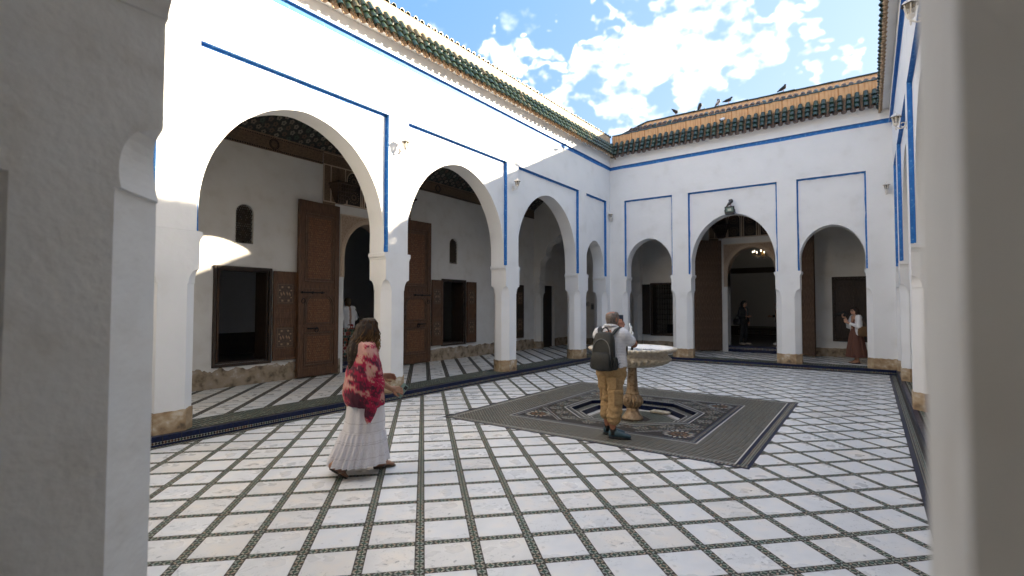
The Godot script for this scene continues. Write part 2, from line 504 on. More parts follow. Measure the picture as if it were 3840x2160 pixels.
# o: chamfer width, set-back of the face above the chamfers, lift of the mouldings, thickness
func make_pier(root: Node, P: Callable, a: float, b: float, left: bool, right: bool, mt: Material, pm: Material, seed_: int, o := [0.14, 0.0, 0.0, 0.46]) -> void:
	var TH: float = o[3]
	var fi: float = o[1]
	var dy: float = o[2]
	var cl: float = o[0] if left else 0.0
	var cr: float = o[0] if right else 0.0
	var m := mb()
	var lv := [[0.3, section(a, b, cl, cr, 0.0, 0.0, -TH)], [1.2, section(a, b, cl * 1.01, cr * 1.01, 0.002, 0.0, -TH)], [2.038 + dy, section(a, b, cl, cr, 0.0, 0.0, -TH)]]
	for i in 9:
		var t := i / 8.0
		var k := 0.9 * sqrt(maxf(0.0, 1.0 - t * t))
		lv.append([2.04 + dy + 0.195 * t, section(a, b, cl * k, cr * k, 0.0, -fi * t, -TH)])
	lv.append([YB - 0.001, section(a, b, 0.0, 0.0, 0.0, -fi, -TH)])
	loft(m, P, lv)
	m.quad(P.call(a, YB, 0.0), P.call(b, YB, 0.0), P.call(b, YB, -TH), P.call(a, YB, -TH))
	part("pier", m, mt, root)
	# the impost moulding on the reveals
	for sd in [[left, a, -1.0], [right, b, 1.0]]:
		if not sd[0]: continue
		var im := mb()
		var pr := [Vector2(-0.01, 2.60), Vector2(0.006, 2.61), Vector2(0.012, 2.64), Vector2(0.03, 2.662), Vector2(0.036, 2.672), Vector2(0.036, 2.728), Vector2(0.028, 2.733), Vector2(-0.01, 2.733)]
		for i in pr.size() - 1:
			var q0 := P.call(sd[1] + sd[2] * pr[i].x, pr[i].y, 0.004 - fi) as Vector3
			var q1 := P.call(sd[1] + sd[2] * pr[i + 1].x, pr[i + 1].y, 0.004 - fi) as Vector3
			im.quad(q0, q1, P.call(sd[1] + sd[2] * pr[i + 1].x, pr[i + 1].y, -TH - 0.004), P.call(sd[1] + sd[2] * pr[i].x, pr[i].y, -TH - 0.004))
		for w in [0.004 - fi, -TH - 0.004]:
			for i in range(1, pr.size() - 1):
				im.tri(P.call(sd[1] + sd[2] * pr[0].x, pr[0].y, w), P.call(sd[1] + sd[2] * pr[i].x, pr[i].y, w), P.call(sd[1] + sd[2] * pr[i + 1].x, pr[i + 1].y, w))
		part("impost", im, mt, root)
	# the tan plinth with its hand-drawn upper edge
	var pl := mb()
	var f := noise(seed_, 3.0, 3)
	var s0 := section(a, b, cl, cr, 0.013, 0.0, -TH)
	for j in 8:
		var p: Vector2 = s0[j]
		var q: Vector2 = s0[(j + 1) % 8]
		var st := maxi(1, int(p.distance_to(q) / 0.03))
		for k in st:
			var x := p.lerp(q, float(k) / st)
			var y := p.lerp(q, float(k + 1) / st)
			var hx := 0.398 + 0.018 * f.get_noise_2d(x.x * 3.0, x.y * 3.0 + 9.0)
			var hy := 0.398 + 0.018 * f.get_noise_2d(y.x * 3.0, y.y * 3.0 + 9.0)
			pl.quad(P.call(x.x, YS - 0.02, x.y), P.call(y.x, YS - 0.02, y.y), P.call(y.x, hy, y.y), P.call(x.x, hx, x.y))
			var c := Vector2((a + b) * 0.5, -TH * 0.5)
			var xi := x.lerp(c, 0.10)
			var yi := y.lerp(c, 0.10)
			pl.quad(P.call(x.x, hx, x.y), P.call(y.x, hy, y.y), P.call(yi.x, hy, yi.y), P.call(xi.x, hx, xi.y))
	part("plinth", pl, pm, root)

# one side of the courtyard: piers, arches in blue-edged frames, blue band; P maps (along, up, out) to the world
func arcade(called: String, label: String, P: Callable, u0: float, u1: float, bays: Array, mt: Material, pm: Material, back_top: float, skew := 0.0, pier := [0.14, 0.0, 0.0, 0.46]) -> Node3D:
	var TH: float = pier[3]
	var BY := func(u: float) -> float: return BAND - skew * u
	var root := thing(called, label, "wall")
	var D := -0.07
	var wall := mb()
	var trim := mb()
	var rect := func(m: MB, a: float, b: float, y0: float, y1: float, w: float):
		m.quad(P.call(a, y0, w), P.call(b, y0, w), P.call(b, y1, w), P.call(a, y1, w))
	wall.quad(P.call(u0, YT, 0.0), P.call(u1, YT, 0.0), P.call(u1, BY.call(u1) + 0.1, 0.0), P.call(u0, BY.call(u0) + 0.1, 0.0))
	var x := u0
	for i in bays.size() + 1:
		var e: float = bays[i][0] - bays[i][1] if i < bays.size() else u1
		rect.call(wall, x, e, YB, YT, 0.0)
		if i < bays.size(): x = bays[i][0] + bays[i][1]
	rect.call(wall, u0, u1, YT, back_top, -TH)
	x = u0
	for i in bays.size() + 1:
		var e: float = bays[i][0] - bays[i][2] if i < bays.size() else u1
		rect.call(wall, x, e, YB, YT, -TH)
		if i < bays.size(): x = bays[i][0] + bays[i][2]
	for bay in bays:
		var c: float = bay[0]
		var hf: float = bay[1]
		var ha: float = bay[2]
		var pts := arch_pts(c, ha, bay[3])
		rect.call(wall, c - hf, c - ha, YB, YT, D)
		rect.call(wall, c + ha, c + hf, YB, YT, D)
		for i in pts.size() - 1:
			var p := pts[i]
			var q := pts[i + 1]
			if q.x - p.x > 0.0005:
				wall.quad(P.call(p.x, p.y, D), P.call(q.x, q.y, D), P.call(q.x, YT, D), P.call(p.x, YT, D))
				wall.quad(P.call(p.x, p.y, -TH), P.call(q.x, q.y, -TH), P.call(q.x, YT, -TH), P.call(p.x, YT, -TH))
		var rows := []
		for i in pts.size():
			var p := pts[i]
			var inn := Vector2(c, YB) - p
			var k := inn.normalized() * 0.012
			rows.append(PackedVector3Array([P.call(p.x, p.y, D), P.call(p.x, p.y, D - 0.05), P.call(p.x + k.x * 0.3, p.y + k.y * 0.3, D - 0.2), P.call(p.x + k.x * 0.4, p.y + k.y * 0.4, -TH)]))
		wall.grid(rows)
		# the painted reveal of the frame and the painted strip beside it
		var f := noise(int(c * 31.0) + 3, 1.7, 2)
		var seg := 14
		for sgn in [-1.0, 1.0]:
			for k in seg:
				var y0 := lerpf(YB + 0.012, YT, float(k) / seg)
				var y1 := lerpf(YB + 0.012, YT, float(k + 1) / seg)
				var w0 := 0.040 + 0.013 * f.get_noise_2d(y0 * 3.0, sgn * 9.0)
				var w1 := 0.040 + 0.013 * f.get_noise_2d(y1 * 3.0, sgn * 9.0)
				var xe: float = c + sgn * hf
				trim.quad(P.call(xe, y0, 0.0), P.call(xe, y1, 0.0), P.call(xe, y1, D), P.call(xe, y0, D))
				trim.quad(P.call(xe, y0, D + 0.003), P.call(xe, y1, D + 0.003), P.call(xe - sgn * w1, y1, D + 0.003), P.call(xe - sgn * w0, y0, D + 0.003))
		for k in seg:
			var a0 := lerpf(c - hf, c + hf, float(k) / seg)
			var a1 := lerpf(c - hf, c + hf, float(k + 1) / seg)
			var h0 := 0.045 + 0.013 * f.get_noise_2d(a0 * 3.0, 77.0)
			var h1 := 0.045 + 0.013 * f.get_noise_2d(a1 * 3.0, 77.0)
			trim.quad(P.call(a0, YT, 0.0), P.call(a1, YT, 0.0), P.call(a1, YT, D), P.call(a0, YT, D))
			trim.quad(P.call(a0, YT, D + 0.003), P.call(a1, YT, D + 0.003), P.call(a1, YT - h1, D + 0.003), P.call(a0, YT - h0, D + 0.003))
		part("frame_trim", trim, M.blue, root)
		trim = mb()
	# the blue band in the angle under the projecting top of the wall
	var n := int((u1 - u0) / 0.5)
	var fb := noise(19, 0.8, 2)
	for k in n:
		var a0 := lerpf(u0, u1, float(k) / n)
		var a1 := lerpf(u0, u1, float(k + 1) / n)
		var l0: float = BY.call(a0) + 0.012 * fb.get_noise_1d(a0 * 3.0)
		var l1: float = BY.call(a1) + 0.012 * fb.get_noise_1d(a1 * 3.0)
		trim.quad(P.call(a0, l0, 0.004), P.call(a1, l1, 0.004), P.call(a1, BY.call(a1) + 0.098, 0.004), P.call(a0, BY.call(a0) + 0.098, 0.004))
		trim.quad(P.call(a0, BY.call(a0) + 0.1, 0.0), P.call(a1, BY.call(a1) + 0.1, 0.0), P.call(a1, BY.call(a1) + 0.1, 0.06), P.call(a0, BY.call(a0) + 0.1, 0.06))
	part("blue_band", trim, M.blue, root)
	for q in [[0.1, 0.06, 0.15, 0.06], [0.15, 0.06, 0.152, 0.048], [0.152, 0.048, 0.78, 0.048]]:
		wall.quad(P.call(u0, BY.call(u0) + q[0], q[1]), P.call(u1, BY.call(u1) + q[0], q[1]), P.call(u1, BY.call(u1) + q[2], q[3]), P.call(u0, BY.call(u0) + q[2], q[3]))
	part("wall_face", wall, mt, root)
	# piers between the arches
	for i in bays.size() + 1:
		var a: float = bays[i - 1][0] + bays[i - 1][2] if i > 0 else u0
		var b: float = bays[i][0] - bays[i][2] if i < bays.size() else u1
		make_pier(root, P, a, b, i > 0, i < bays.size(), mt, pm, 100 + i * 13 + int(u1 * 7.0), pier)
	return root

# tiles are built once along +z, hollow side down
func barrel(r0: float, r1: float, length: float, t := 0.012, bulge := 1.0) -> ArrayMesh:
	var b := mb()
	var n := 9
	var ring := func(r: float, z: float) -> PackedVector3Array:
		var w := PackedVector3Array()
		for j in n + 1:
			var a := PI * (0.04 + 0.92 * j / n)
			w.append(Vector3(-cos(a) * r, sin(a) * r * bulge, z))
		return w
	var o := [ring.call(r0, 0.0), ring.call(lerpf(r0, r1, 0.5), length * 0.5), ring.call(r1, length * 0.93), ring.call(r1 * 0.99, length)]
	b.grid(o)
	var inn := [ring.call(r1 - t, length), ring.call(r0 - t, 0.0)]
	b.grid(inn)
	var e0: PackedVector3Array = o[3]
	var e1: PackedVector3Array = inn[0]
	for j in n: b.quad(e0[j], e1[j], e1[j + 1], e0[j + 1])
	return b.mesh()

# green eaves, parapet and its cap; skew lowers everything by that much per metre along the wall
func eaves(root: Node3D, P: Callable, u0: float, u1: float, skew: float, keep: float, mats: Array, chan: Material, cap_across: bool, sd: int, tan: Material, tile_top := 7.30) -> void:
	rng.seed = sd
	var pitch := 0.19
	var L := 0.21
	var cover := barrel(0.056, 0.068, L)
	var channel := barrel(0.060, 0.066, 0.5)
	var bent := barrel(0.057, 0.070, L * 0.95, 0.014, 0.9)
	var rest := mb()
	var bed := mb()
	var sof := mb()
	var n := int((u1 - u0) / pitch)
	for i in n + 1:
		var u := u0 + i * pitch
		var dy := -skew * u + 0.004 * sin(u * 1.3)
		var top := P.call(u, tile_top + dy, 0.025) as Vector3
		var low := P.call(u, tile_top - 0.43 + dy, 0.245) as Vector3
		var along := (P.call(u + 1.0, tile_top + dy, 0.025) as Vector3 - top).normalized()
		var zz := (low - top).normalized()
		var yy := zz.cross(along).normalized()
		if yy.dot(P.call(u, 1.0, 1.0) as Vector3 - P.call(u, 0.0, 0.0) as Vector3) < 0.0: yy = -yy
		var xx := yy.cross(zz)
		for k in 3:
			var at := top + zz * (0.155 * k - 0.02) + yy * (0.030 - 0.012 * k) + along * rng.randf_range(-0.006, 0.006)
			var bs := Basis(xx, yy, zz) * Basis.from_euler(Vector3(rng.randf_range(-0.03, 0.03) - 0.07, rng.randf_range(-0.05, 0.05), rng.randf_range(-0.05, 0.05)))
			if u <= keep:
				var o := part("roof_tile", cover if rng.randf() < 0.7 else bent, mats[0 if rng.randf() < 0.72 else (1 if rng.randf() < 0.7 else 2)], root)
				o.transform = Transform3D(bs, at)
			else:
				var src := cover.surface_get_arrays(0)
				for q in src[Mesh.ARRAY_VERTEX].size():
					rest.vert(bs * src[Mesh.ARRAY_VERTEX][q] + at, bs * src[Mesh.ARRAY_NORMAL][q])
		if u <= keep:
			var o := part("channel_tile", channel, chan, root)
			o.transform = Transform3D(Basis(-xx, -yy, zz) * Basis.from_euler(Vector3(0, rng.randf_range(-0.03, 0.03), 0)), top + along * pitch * 0.5 + zz * rng.randf_range(0.035, 0.065) + yy * 0.012)
	if rest.v.size(): stuff(part("far_roof_tiles", rest, mats[0], root))
	var y := func(u: float, h: float) -> float: return h - skew * u
	var m := int((u1 - u0) / 1.0)
	var para := mb()
	for k in m:
		var a := lerpf(u0, u1, float(k) / m)
		var b := lerpf(u0, u1, float(k + 1) / m)
		bed.quad(P.call(a, y.call(a, tile_top - 0.02), 0.018), P.call(b, y.call(b, tile_top - 0.02), 0.018), P.call(b, y.call(b, tile_top - 0.43), 0.20), P.call(a, y.call(a, tile_top - 0.43), 0.20))
		sof.quad(P.call(a, y.call(a, tile_top - 0.43), 0.20), P.call(b, y.call(b, tile_top - 0.43), 0.20), P.call(b, y.call(b, tile_top - 0.40), 0.0), P.call(a, y.call(a, tile_top - 0.40), 0.0))
		para.quad(P.call(a, y.call(a, tile_top - 0.1), 0.02), P.call(b, y.call(b, tile_top - 0.1), 0.02), P.call(b, y.call(b, tile_top + 0.30), 0.015), P.call(a, y.call(a, tile_top + 0.30), 0.015))
		para.quad(P.call(a, y.call(a, tile_top + 0.30), 0.015), P.call(b, y.call(b, tile_top + 0.30), 0.015), P.call(b, y.call(b, tile_top + 0.34), -0.36), P.call(a, y.call(a, tile_top + 0.34), -0.36))
		para.quad(P.call(a, y.call(a, tile_top + 0.34), -0.36), P.call(b, y.call(b, tile_top + 0.34), -0.36), P.call(b, 5.6, -0.36), P.call(a, 5.6, -0.36))
	part("mortar_bed", bed, M.mortar, root)
	part("eave_soffit", sof, M.plaster, root)
	part("parapet", para, tan, root)
	var cap := barrel(0.056, 0.062, 0.34)
	var k := 0
	var u := u0
	while u < u1:
		var o: MeshInstance3D
		if cap_across:
			var z0 := (P.call(0.0, 0.0, 1.0) as Vector3 - P.call(0.0, 0.0, 0.0) as Vector3)
			var p := P.call(u, y.call(u, tile_top + 0.33), -0.31) as Vector3
			var zz := (z0 + Vector3(0, -0.1, 0)).normalized()
			var xx := Vector3.UP.cross(zz).normalized()
			if u <= keep:
				o = part("cap_tile", cap, mats[0], root)
				o.transform = Transform3D(Basis(xx, zz.cross(xx), zz) * Basis.from_euler(Vector3(0, rng.randf_range(-0.05, 0.05), 0)), p)
			u += 0.182
		else:
			var zz := (P.call(1.0, 0.0, 0.0) as Vector3 - P.call(0.0, 0.0, 0.0) as Vector3).normalized()
			var xx := Vector3.UP.cross(zz).normalized()
			o = part("cap_tile", cap, mats[0 if rng.randf() < 0.85 else 1], root)
			o.transform = Transform3D(Basis(xx, zz.cross(xx), zz) * Basis.from_euler(Vector3(0.05, rng.randf_range(-0.03, 0.03), 0)), P.call(u, y.call(u, tile_top + 0.30), -0.03) as Vector3)
			u += 0.31
		k += 1

# ---------------------------------------------------------------- floors
const EYE := Vector3(7.331, 1.75, 16.304)

func xz(u: float, w: float) -> Vector2:
	return Vector2(u - w, u + w) * 0.70710678

func rect_poly(x0: float, x1: float, z0: float, z1: float) -> PackedVector2Array:
	return PackedVector2Array([Vector2(x0, z0), Vector2(x1, z0), Vector2(x1, z1), Vector2(x0, z1)])

func in_view(p: Vector3) -> bool:
	var d := p - EYE
	var a := deg_to_rad(35.16)
	var f := -d.x * sin(a) - d.z * cos(a)
	var r := d.x * cos(a) - d.z * sin(a)
	return f > 0.5 and absf(r) < f * 1.08

func pick(a: Array) -> Color:
	return a[rng.randi() % a.size()] * rng.randf_range(0.85, 1.12)

# marble squares set at 45 degrees between mosaic strips
func lattice(root: Node3D, area: PackedVector2Array, hole: PackedVector2Array, y: float, ou: float, pu: float, ov: float, pv: float, su: float, sv: float, most: int, tint: Color) -> void:
	var lo := Vector2(1e9, 1e9)
	var hi := -lo
	for p in area:
		var q := Vector2((p.x + p.y), (p.y - p.x)) * 0.70710678
		lo = lo.min(q)
		hi = hi.max(q)
	var shared := []
	for k in 14:
		var b := mb()
		b.col = tint * rng.randf_range(0.93, 1.03)
		if k % 4 == 0: b.col = b.col * Color(1.0, 0.975, 0.94)
		var s := PackedVector2Array()
		for q in [Vector2(-1, -1), Vector2(1, -1), Vector2(1, 1), Vector2(-1, 1)]: s.append(xz(q.x * (pu - su) * 0.5, q.y * (pv - sv) * 0.5))
		b.plate(s, -0.02, 0.0, 0.002, Vector2(rng.randf(), rng.randf()), rng.randf() * TAU, 0.55)
		shared.append(b.mesh())
	var todo := []
	for i in range(int(floor((lo.x - ou) / pu)) - 1, int(ceil((hi.x - ou) / pu)) + 1):
		for j in range(int(floor((lo.y - ov) / pv)) - 1, int(ceil((hi.y - ov) / pv)) + 1):
			var cu := ou + (i + 0.5) * pu
			var cv := ov + (j + 0.5) * pv
			var s := PackedVector2Array()
			for q in [Vector2(-1, -1), Vector2(1, -1), Vector2(1, 1), Vector2(-1, 1)]: s.append(xz(cu + q.x * (pu - su) * 0.5, cv + q.y * (pv - sv) * 0.5))
			for a in Geometry2D.intersect_polygons(s, area):
				var bits := [a]
				if hole.size():
					bits = Geometry2D.clip_polygons(a, hole)
				for t in bits:
					if t.size() < 3: continue
					var mid := Vector2.ZERO
					for p in t: mid += p / t.size()
					var area2 := 0.0
					for k in t.size(): area2 += t[k].cross(t[(k + 1) % t.size()])
					if absf(area2) < 0.002: continue
					var at := Vector3(mid.x, y, mid.y)
					var d := at.distance_to(EYE) * (1.0 if in_view(at) else 100.0) / sqrt(absf(area2))
					var full: bool = t.size() == 4 and absf(absf(area2) * 0.5 - (pu - su) * (pv - sv)) < 0.0002
					todo.append([d, t, xz(cu, cv) if full else mid, full])
	todo.sort_custom(func(p, q): return p[0] < q[0])
	var rest := mb()
	for k in todo.size():
		var t: PackedVector2Array = todo[k][1]
		var mid: Vector2 = todo[k][2]
		var tilt := Basis.from_euler(Vector3(rng.randf_range(-1, 1), 0, rng.randf_range(-1, 1)) * 0.0022)
		var at := Vector3(mid.x, y + rng.randf_range(-0.0006, 0.0006), mid.y)
		if k < most:
			var me: ArrayMesh
			if todo[k][3]:
				me = shared[rng.randi() % shared.size()]
			else:
				var b := mb()
				b.col = tint * rng.randf_range(0.93, 1.03)
				var s := PackedVector2Array()
				for p in t: s.append(p - mid)
				b.plate(s, -0.02, 0.0, 0.002, Vector2(rng.randf(), rng.randf()), rng.randf() * TAU, 0.55)
				me = b.mesh()
			var o := part("marble_tile", me, M.marble, root)
			o.transform = Transform3D(tilt, at)
		else:
			rest.xf = Transform3D(tilt, at)
			rest.col = tint * rng.randf_range(0.93, 1.03)
			var s := PackedVector2Array()
			for p in t: s.append(p - mid)
			rest.plate(s, -0.02, 0.0, 0.0, Vector2(rng.randf(), rng.randf()), rng.randf() * TAU, 0.55)
	if rest.v.size(): stuff(part("more_marble_tiles", rest, M.marble, root))

const GREEN := [Color(0.010, 0.052, 0.030), Color(0.014, 0.060, 0.036), Color(0.008, 0.045, 0.026), Color(0.016, 0.050, 0.022)]
const IVORY := [Color(0.42, 0.385, 0.31), Color(0.37, 0.35, 0.285), Color(0.31, 0.335, 0.28), Color(0.38, 0.29, 0.21), Color(0.30, 0.34, 0.305)]
const DARK := [Color(0.018, 0.014, 0.012), Color(0.022, 0.016, 0.013), Color(0.015, 0.012, 0.011)]

func flat4(b: MB, o: Vector2, e: Vector2, f: Vector2, y: float, q: Array) -> void:
	var p := []
	for k in q:
		var w: Vector2 = o + e * k[0] + f * k[1]
		p.append(Vector3(w.x, y, w.y))
	b.quad_out(p[0], p[1], p[2], p[3], p[0] - Vector3(0, 1, 0))

# strips of green lozenges in ivory frames on black between the marble squares
func mosaic_strips(root: Node3D, area: PackedVector2Array, hole: Rect2, y: float, ou: float, ov: float, p: float) -> void:
	var b := mb()
	var bb := Rect2(area[0], Vector2.ZERO)
	for q in area: bb = bb.expand(q)
	var lo := Vector2(1e9, 1e9)
	var hi := -lo
	for a in area:
		var q := Vector2(a.x + a.y, a.y - a.x) * 0.70710678
		lo = lo.min(q)
		hi = hi.max(q)
	var st := p / 6.0
	for fam in 2:
		var o0 := ou if fam == 0 else ov
		var o1 := ov if fam == 0 else ou
		var l := lo.x if fam == 0 else lo.y
		var h := hi.x if fam == 0 else hi.y
		var l1 := lo.y if fam == 0 else lo.x
		var h1 := hi.y if fam == 0 else hi.x
		for i in range(int(floor((l - o0) / p)), int(ceil((h - o0) / p)) + 1):
			for j in range(int(floor((l1 - o1) / st)), int(ceil((h1 - o1) / st)) + 1):
				if fam == 1 and posmod(j, 6) == 0: continue
				var a := o0 + i * p
				var c := o1 + j * st
				var at := xz(a, c) if fam == 0 else xz(c, a)
				if not bb.grow(-0.02).has_point(at) or hole.grow(0.02).has_point(at): continue
				var e := xz(0, 1) if fam == 0 else xz(1, 0)
				var f := xz(1, 0) if fam == 0 else xz(0, 1)
				at += Vector2(rng.randf_range(-1, 1), rng.randf_range(-1, 1)) * 0.0012
				b.col = pick(GREEN)
				flat4(b, at, e, f, y, [[-0.0175, 0], [0, -0.0175], [0.0175, 0], [0, 0.0175]])
				for s in [[1, 1], [1, -1], [-1, 1], [-1, -1]]:
					b.col = pick(IVORY)
					flat4(b, at, e * s[0], f * s[1], y, [[0.0195, 0.002], [0.002, 0.0195], [0.0075, 0.0325], [0.0305, 0.0075]])
				b.col = pick(GREEN)
				flat4(b, at + e * st * 0.5, e, f, y, [[-0.0085, 0], [0, -0.0085], [0.0085, 0], [0, 0.0085]])
	stuff(part("mosaic_strips", b, M.zellige, root))

func sheet(x0: float, x1: float, z0: float, z1: float, y: float) -> MB:
	var b := mb()
	b.quad(Vector3(x0, y, z0), Vector3(x1, y, z0), Vector3(x1, y, z1), Vector3(x0, y, z1))
	return b

# rows of small parallelogram tiles that make zigzags
func zigzag(b: MB, inside: Callable, r: Rect2, p: float, y: float, along_x: bool, light: Array, alt: Array, odds := 0.0) -> void:
	var n0 := int((r.size.x if along_x else r.size.y) / p)
	var n1 := int((r.size.y if along_x else r.size.x) / p)
	var e := Vector2(1, 0) if along_x else Vector2(0, 1)
	var f := Vector2(0, 1) if along_x else Vector2(1, 0)
	var p0 := (r.size.x if along_x else r.size.y) / n0
	var p1 := (r.size.y if along_x else r.size.x) / n1
	for j in n1:
		for i in n0:
			var o := r.position + e * i * p0 + f * j * p1
			if not inside.call(o + (e * p0 + f * p1) * 0.5): continue
			b.col = pick(alt) if rng.randf() < odds else pick(light)
			flat4(b, o, e * p0, f * p1, y, [[0.02, 0.10], [0.49, 0.44], [0.49, 0.72], [0.02, 0.38]])
			b.col = pick(alt) if rng.randf() < odds else pick(light)
			flat4(b, o, e * p0, f * p1, y, [[0.51, 0.44], [0.98, 0.10], [0.98, 0.38], [0.51, 0.72]])
			b.col = pick(alt)
			flat4(b, o, e * p0, f * p1, y, [[0.04, 0.02], [0.5, 0.33], [0.96, 0.02], [0.5, -0.06]])

func octv(p: Vector2) -> float:
	return maxf(maxf(absf(p.x), absf(p.y)), (absf(p.x) + absf(p.y)) * 0.70710678)

func oct_ring(r: float) -> PackedVector2Array:
	var w := PackedVector2Array()
	for k in 8:
		var a := PI / 8 + TAU * k / 8
		w.append(Vector2(cos(a), sin(a)) * r / cos(PI / 8))
	return w

func band_rect(b: MB, x0: float, x1: float, z0: float, z1: float, y: float, c: Color) -> void:
	b.col = c
	b.quad_out(Vector3(x0, y, z0), Vector3(x1, y, z0), Vector3(x1, y, z1), Vector3(x0, y, z1), Vector3(x0, -9, z0))

# a frame of four strips of one colour
func frame_band(b: MB, x0: float, x1: float, z0: float, z1: float, w: float, y: float, c: Color) -> void:
	band_rect(b, x0, x1, z0, z0 + w, y, c)
	band_rect(b, x0, x1, z1 - w, z1, y, c)
	band_rect(b, x0, x0 + w, z0 + w, z1 - w, y, c)
	band_rect(b, x1 - w, x1, z0 + w, z1 - w, y, c)

# a line of little lozenges between two points
func lozenges(b: MB, a: Vector2, z: Vector2, w: float, step: float, y: float, pal: Array, back: Array) -> void:
	var n := int(a.distance_to(z) / step)
	var e := (z - a) / n
	var f := e.normalized().orthogonal() * w
	for i in n:
		var o := a + e * (i + 0.5)
		b.col = pick(pal)
		flat4(b, o, e, f, y, [[-0.42, 0], [0, -0.46], [0.42, 0], [0, 0.46]])
		for s in [1, -1]:
			b.col = pick(back)
			flat4(b, o + e * 0.5, e, f * s, y, [[-0.44, 0.46], [-0.05, 0.08], [0.05, 0.08], [0.44, 0.46]])

func rosette(b: MB, o: Vector2, r: float, y: float, warm: bool) -> void:
	var n := 16 if r > 0.2 else 12
	for k in n:
		var a := TAU * k / n
		var e := Vector2(cos(a), sin(a)) * r
		var f := e.orthogonal()
		b.col = pick(IVORY) * 1.1
		flat4(b, o, e, f, y, [[0.58, 0], [0.76, 0.10], [0.98, 0], [0.76, -0.10]])
		b.col = pick([Color(0.20, 0.085, 0.022), Color(0.16, 0.06, 0.016)]) if warm else pick(IVORY)
		flat4(b, o, e, f, y, [[0.24, 0], [0.42, 0.07], [0.58, 0], [0.42, -0.07]])
		b.col = pick([Color(0.007, 0.016, 0.065), Color(0.009, 0.022, 0.08)])
		flat4(b, o, e.rotated(PI / n), f.rotated(PI / n), y, [[0.74, 0], [0.86, 0.07], [1.02, 0], [0.86, -0.07]])

# kerb with blue tiles, a row of lozenges and a blue foot; P maps (along, up, out from the riser)
func kerb(root: Node3D, P: Callable, u0: float, u1: float) -> void:
	var n := int((u1 - u0) / 0.212)
	var p := (u1 - u0) / n
	var loz := mb()
	var base := mb()
	base.quad(P.call(u0, 0.123, -0.004), P.call(u1, 0.123, -0.004), P.call(u1, -0.02, -0.004), P.call(u0, -0.02, -0.004))
	part("riser_bed", base, M.grout, root)
	for i in n:
		var a := u0 + i * p + 0.0025
		var z := u0 + (i + 1) * p - 0.0025
		var ch := rng.randf_range(-0.0015, 0.0015)
		for k in 2:
			var b := mb()
			var y0 := 0.056 if k == 0 else 0.0
			var y1 := 0.1225 + ch if k == 0 else 0.021
			var q := [P.call(a, y0, ch), P.call(z, y0, -ch), P.call(z, y1 - 0.006, -ch), P.call(a, y1 - 0.006, ch)]
			b.quad(q[0], q[1], q[2], q[3])
			var r := [P.call(a + 0.001, y1, ch - 0.006), P.call(z - 0.001, y1, -ch - 0.006)]
			b.quad(q[3], q[2], r[1], r[0])
			if k == 0: b.quad(r[0], r[1], P.call(z, y1, -0.06), P.call(a, y1, -0.06))
			part("kerb_tile", b, M.blue_tile, root)
	var m := int((u1 - u0) / 0.036)
	var s := (u1 - u0) / m
	for i in m:
		var c := u0 + (i + 0.5) * s
		loz.col = pick([Color(0.02, 0.016, 0.014), Color(0.02, 0.016, 0.014), Color(0.10, 0.04, 0.014), Color(0.02, 0.06, 0.03)])
		loz.quad(P.call(c - 0.015, 0.039, -0.001), P.call(c, 0.0235, -0.001), P.call(c + 0.015, 0.039, -0.001), P.call(c, 0.0545, -0.001))
		loz.col = pick(IVORY)
		for sg in [1.0, -1.0]:
			loz.tri(P.call(c + 0.002, 0.039 + sg * 0.0155, -0.001), P.call(c + s - 0.002, 0.039 + sg * 0.0155, -0.001), P.call(c + s * 0.5, 0.039 + sg * 0.001, -0.001))
	stuff(part("lozenge_row", loz, M.zellige, root))

func gallery_floor(called: String, area: PackedVector2Array, bandr: Rect2, along_x: bool, most: int) -> Node3D:
	var g := thing(called, "", "", Vector3.ZERO, 0.0, "", "structure")
	var bb := Rect2(area[0], Vector2.ZERO)
	for q in area: bb = bb.expand(q)
	part("mosaic_bed", sheet(bb.position.x, bb.end.x, bb.position.y, bb.end.y, YS - 0.004), M.grout, g)
	lattice(g, area, PackedVector2Array(), YS, 7.41, 0.475, 9.66, 0.43, 0.034, 0.10, most, Color(0.90, 0.90, 0.88))
	var b := mb()
	var lo := Vector2(1e9, 1e9)
	var hi := -lo
	for a in area:
		var q := Vector2(a.x + a.y, a.y - a.x) * 0.70710678
		lo = lo.min(q)
		hi = hi.max(q)
	for j in range(int(floor((lo.y - 9.66) / 0.43)), int(ceil((hi.y - 9.66) / 0.43)) + 1):
		for off in [-0.018, 0.018]:
			var w: float = 9.66 + j * 0.43 + off
			var u := lo.x
			while u < hi.x:
				var at := xz(u, w)
				if bb.grow(-0.02).has_point(at):
					b.col = pick(IVORY) * 0.8
					flat4(b, at, xz(1, 0), xz(0, 1), YS - 0.0015, [[-0.05, -0.004], [0.05, -0.004], [0.05, 0.004], [-0.05, 0.004]])
				u += 0.106
	for i in range(int(floor((lo.x - 7.41) / 0.475)), int(ceil((hi.x - 7.41) / 0.475)) + 1):
		var w := lo.y
		while w < hi.y:
			var at := xz(7.41 + i * 0.475, w)
			if bb.grow(-0.02).has_point(at):
				b.col = pick(IVORY) * 0.6
				flat4(b, at, xz(1, 0), xz(0, 1), YS - 0.0015, [[-0.008, 0], [0, -0.012], [0.008, 0], [0, 0.012]])
			w += 0.036
	stuff(part("mosaic_strips", b, M.zellige, g))
	if bandr.size.x > 0.0:
		var z := mb()
		part("threshold_bed", sheet(bandr.position.x, bandr.end.x, bandr.position.y, bandr.end.y, YS - 0.002), M.grout, g)
		zigzag(z, func(_p): return true, bandr.grow(-0.03), 0.062, YS + 0.0005, along_x, [Color(0.02, 0.075, 0.045), Color(0.016, 0.06, 0.04), Color(0.03, 0.09, 0.055)], IVORY, 0.12)
		stuff(part("threshold_mosaic", z, M.zellige, g))
	return g

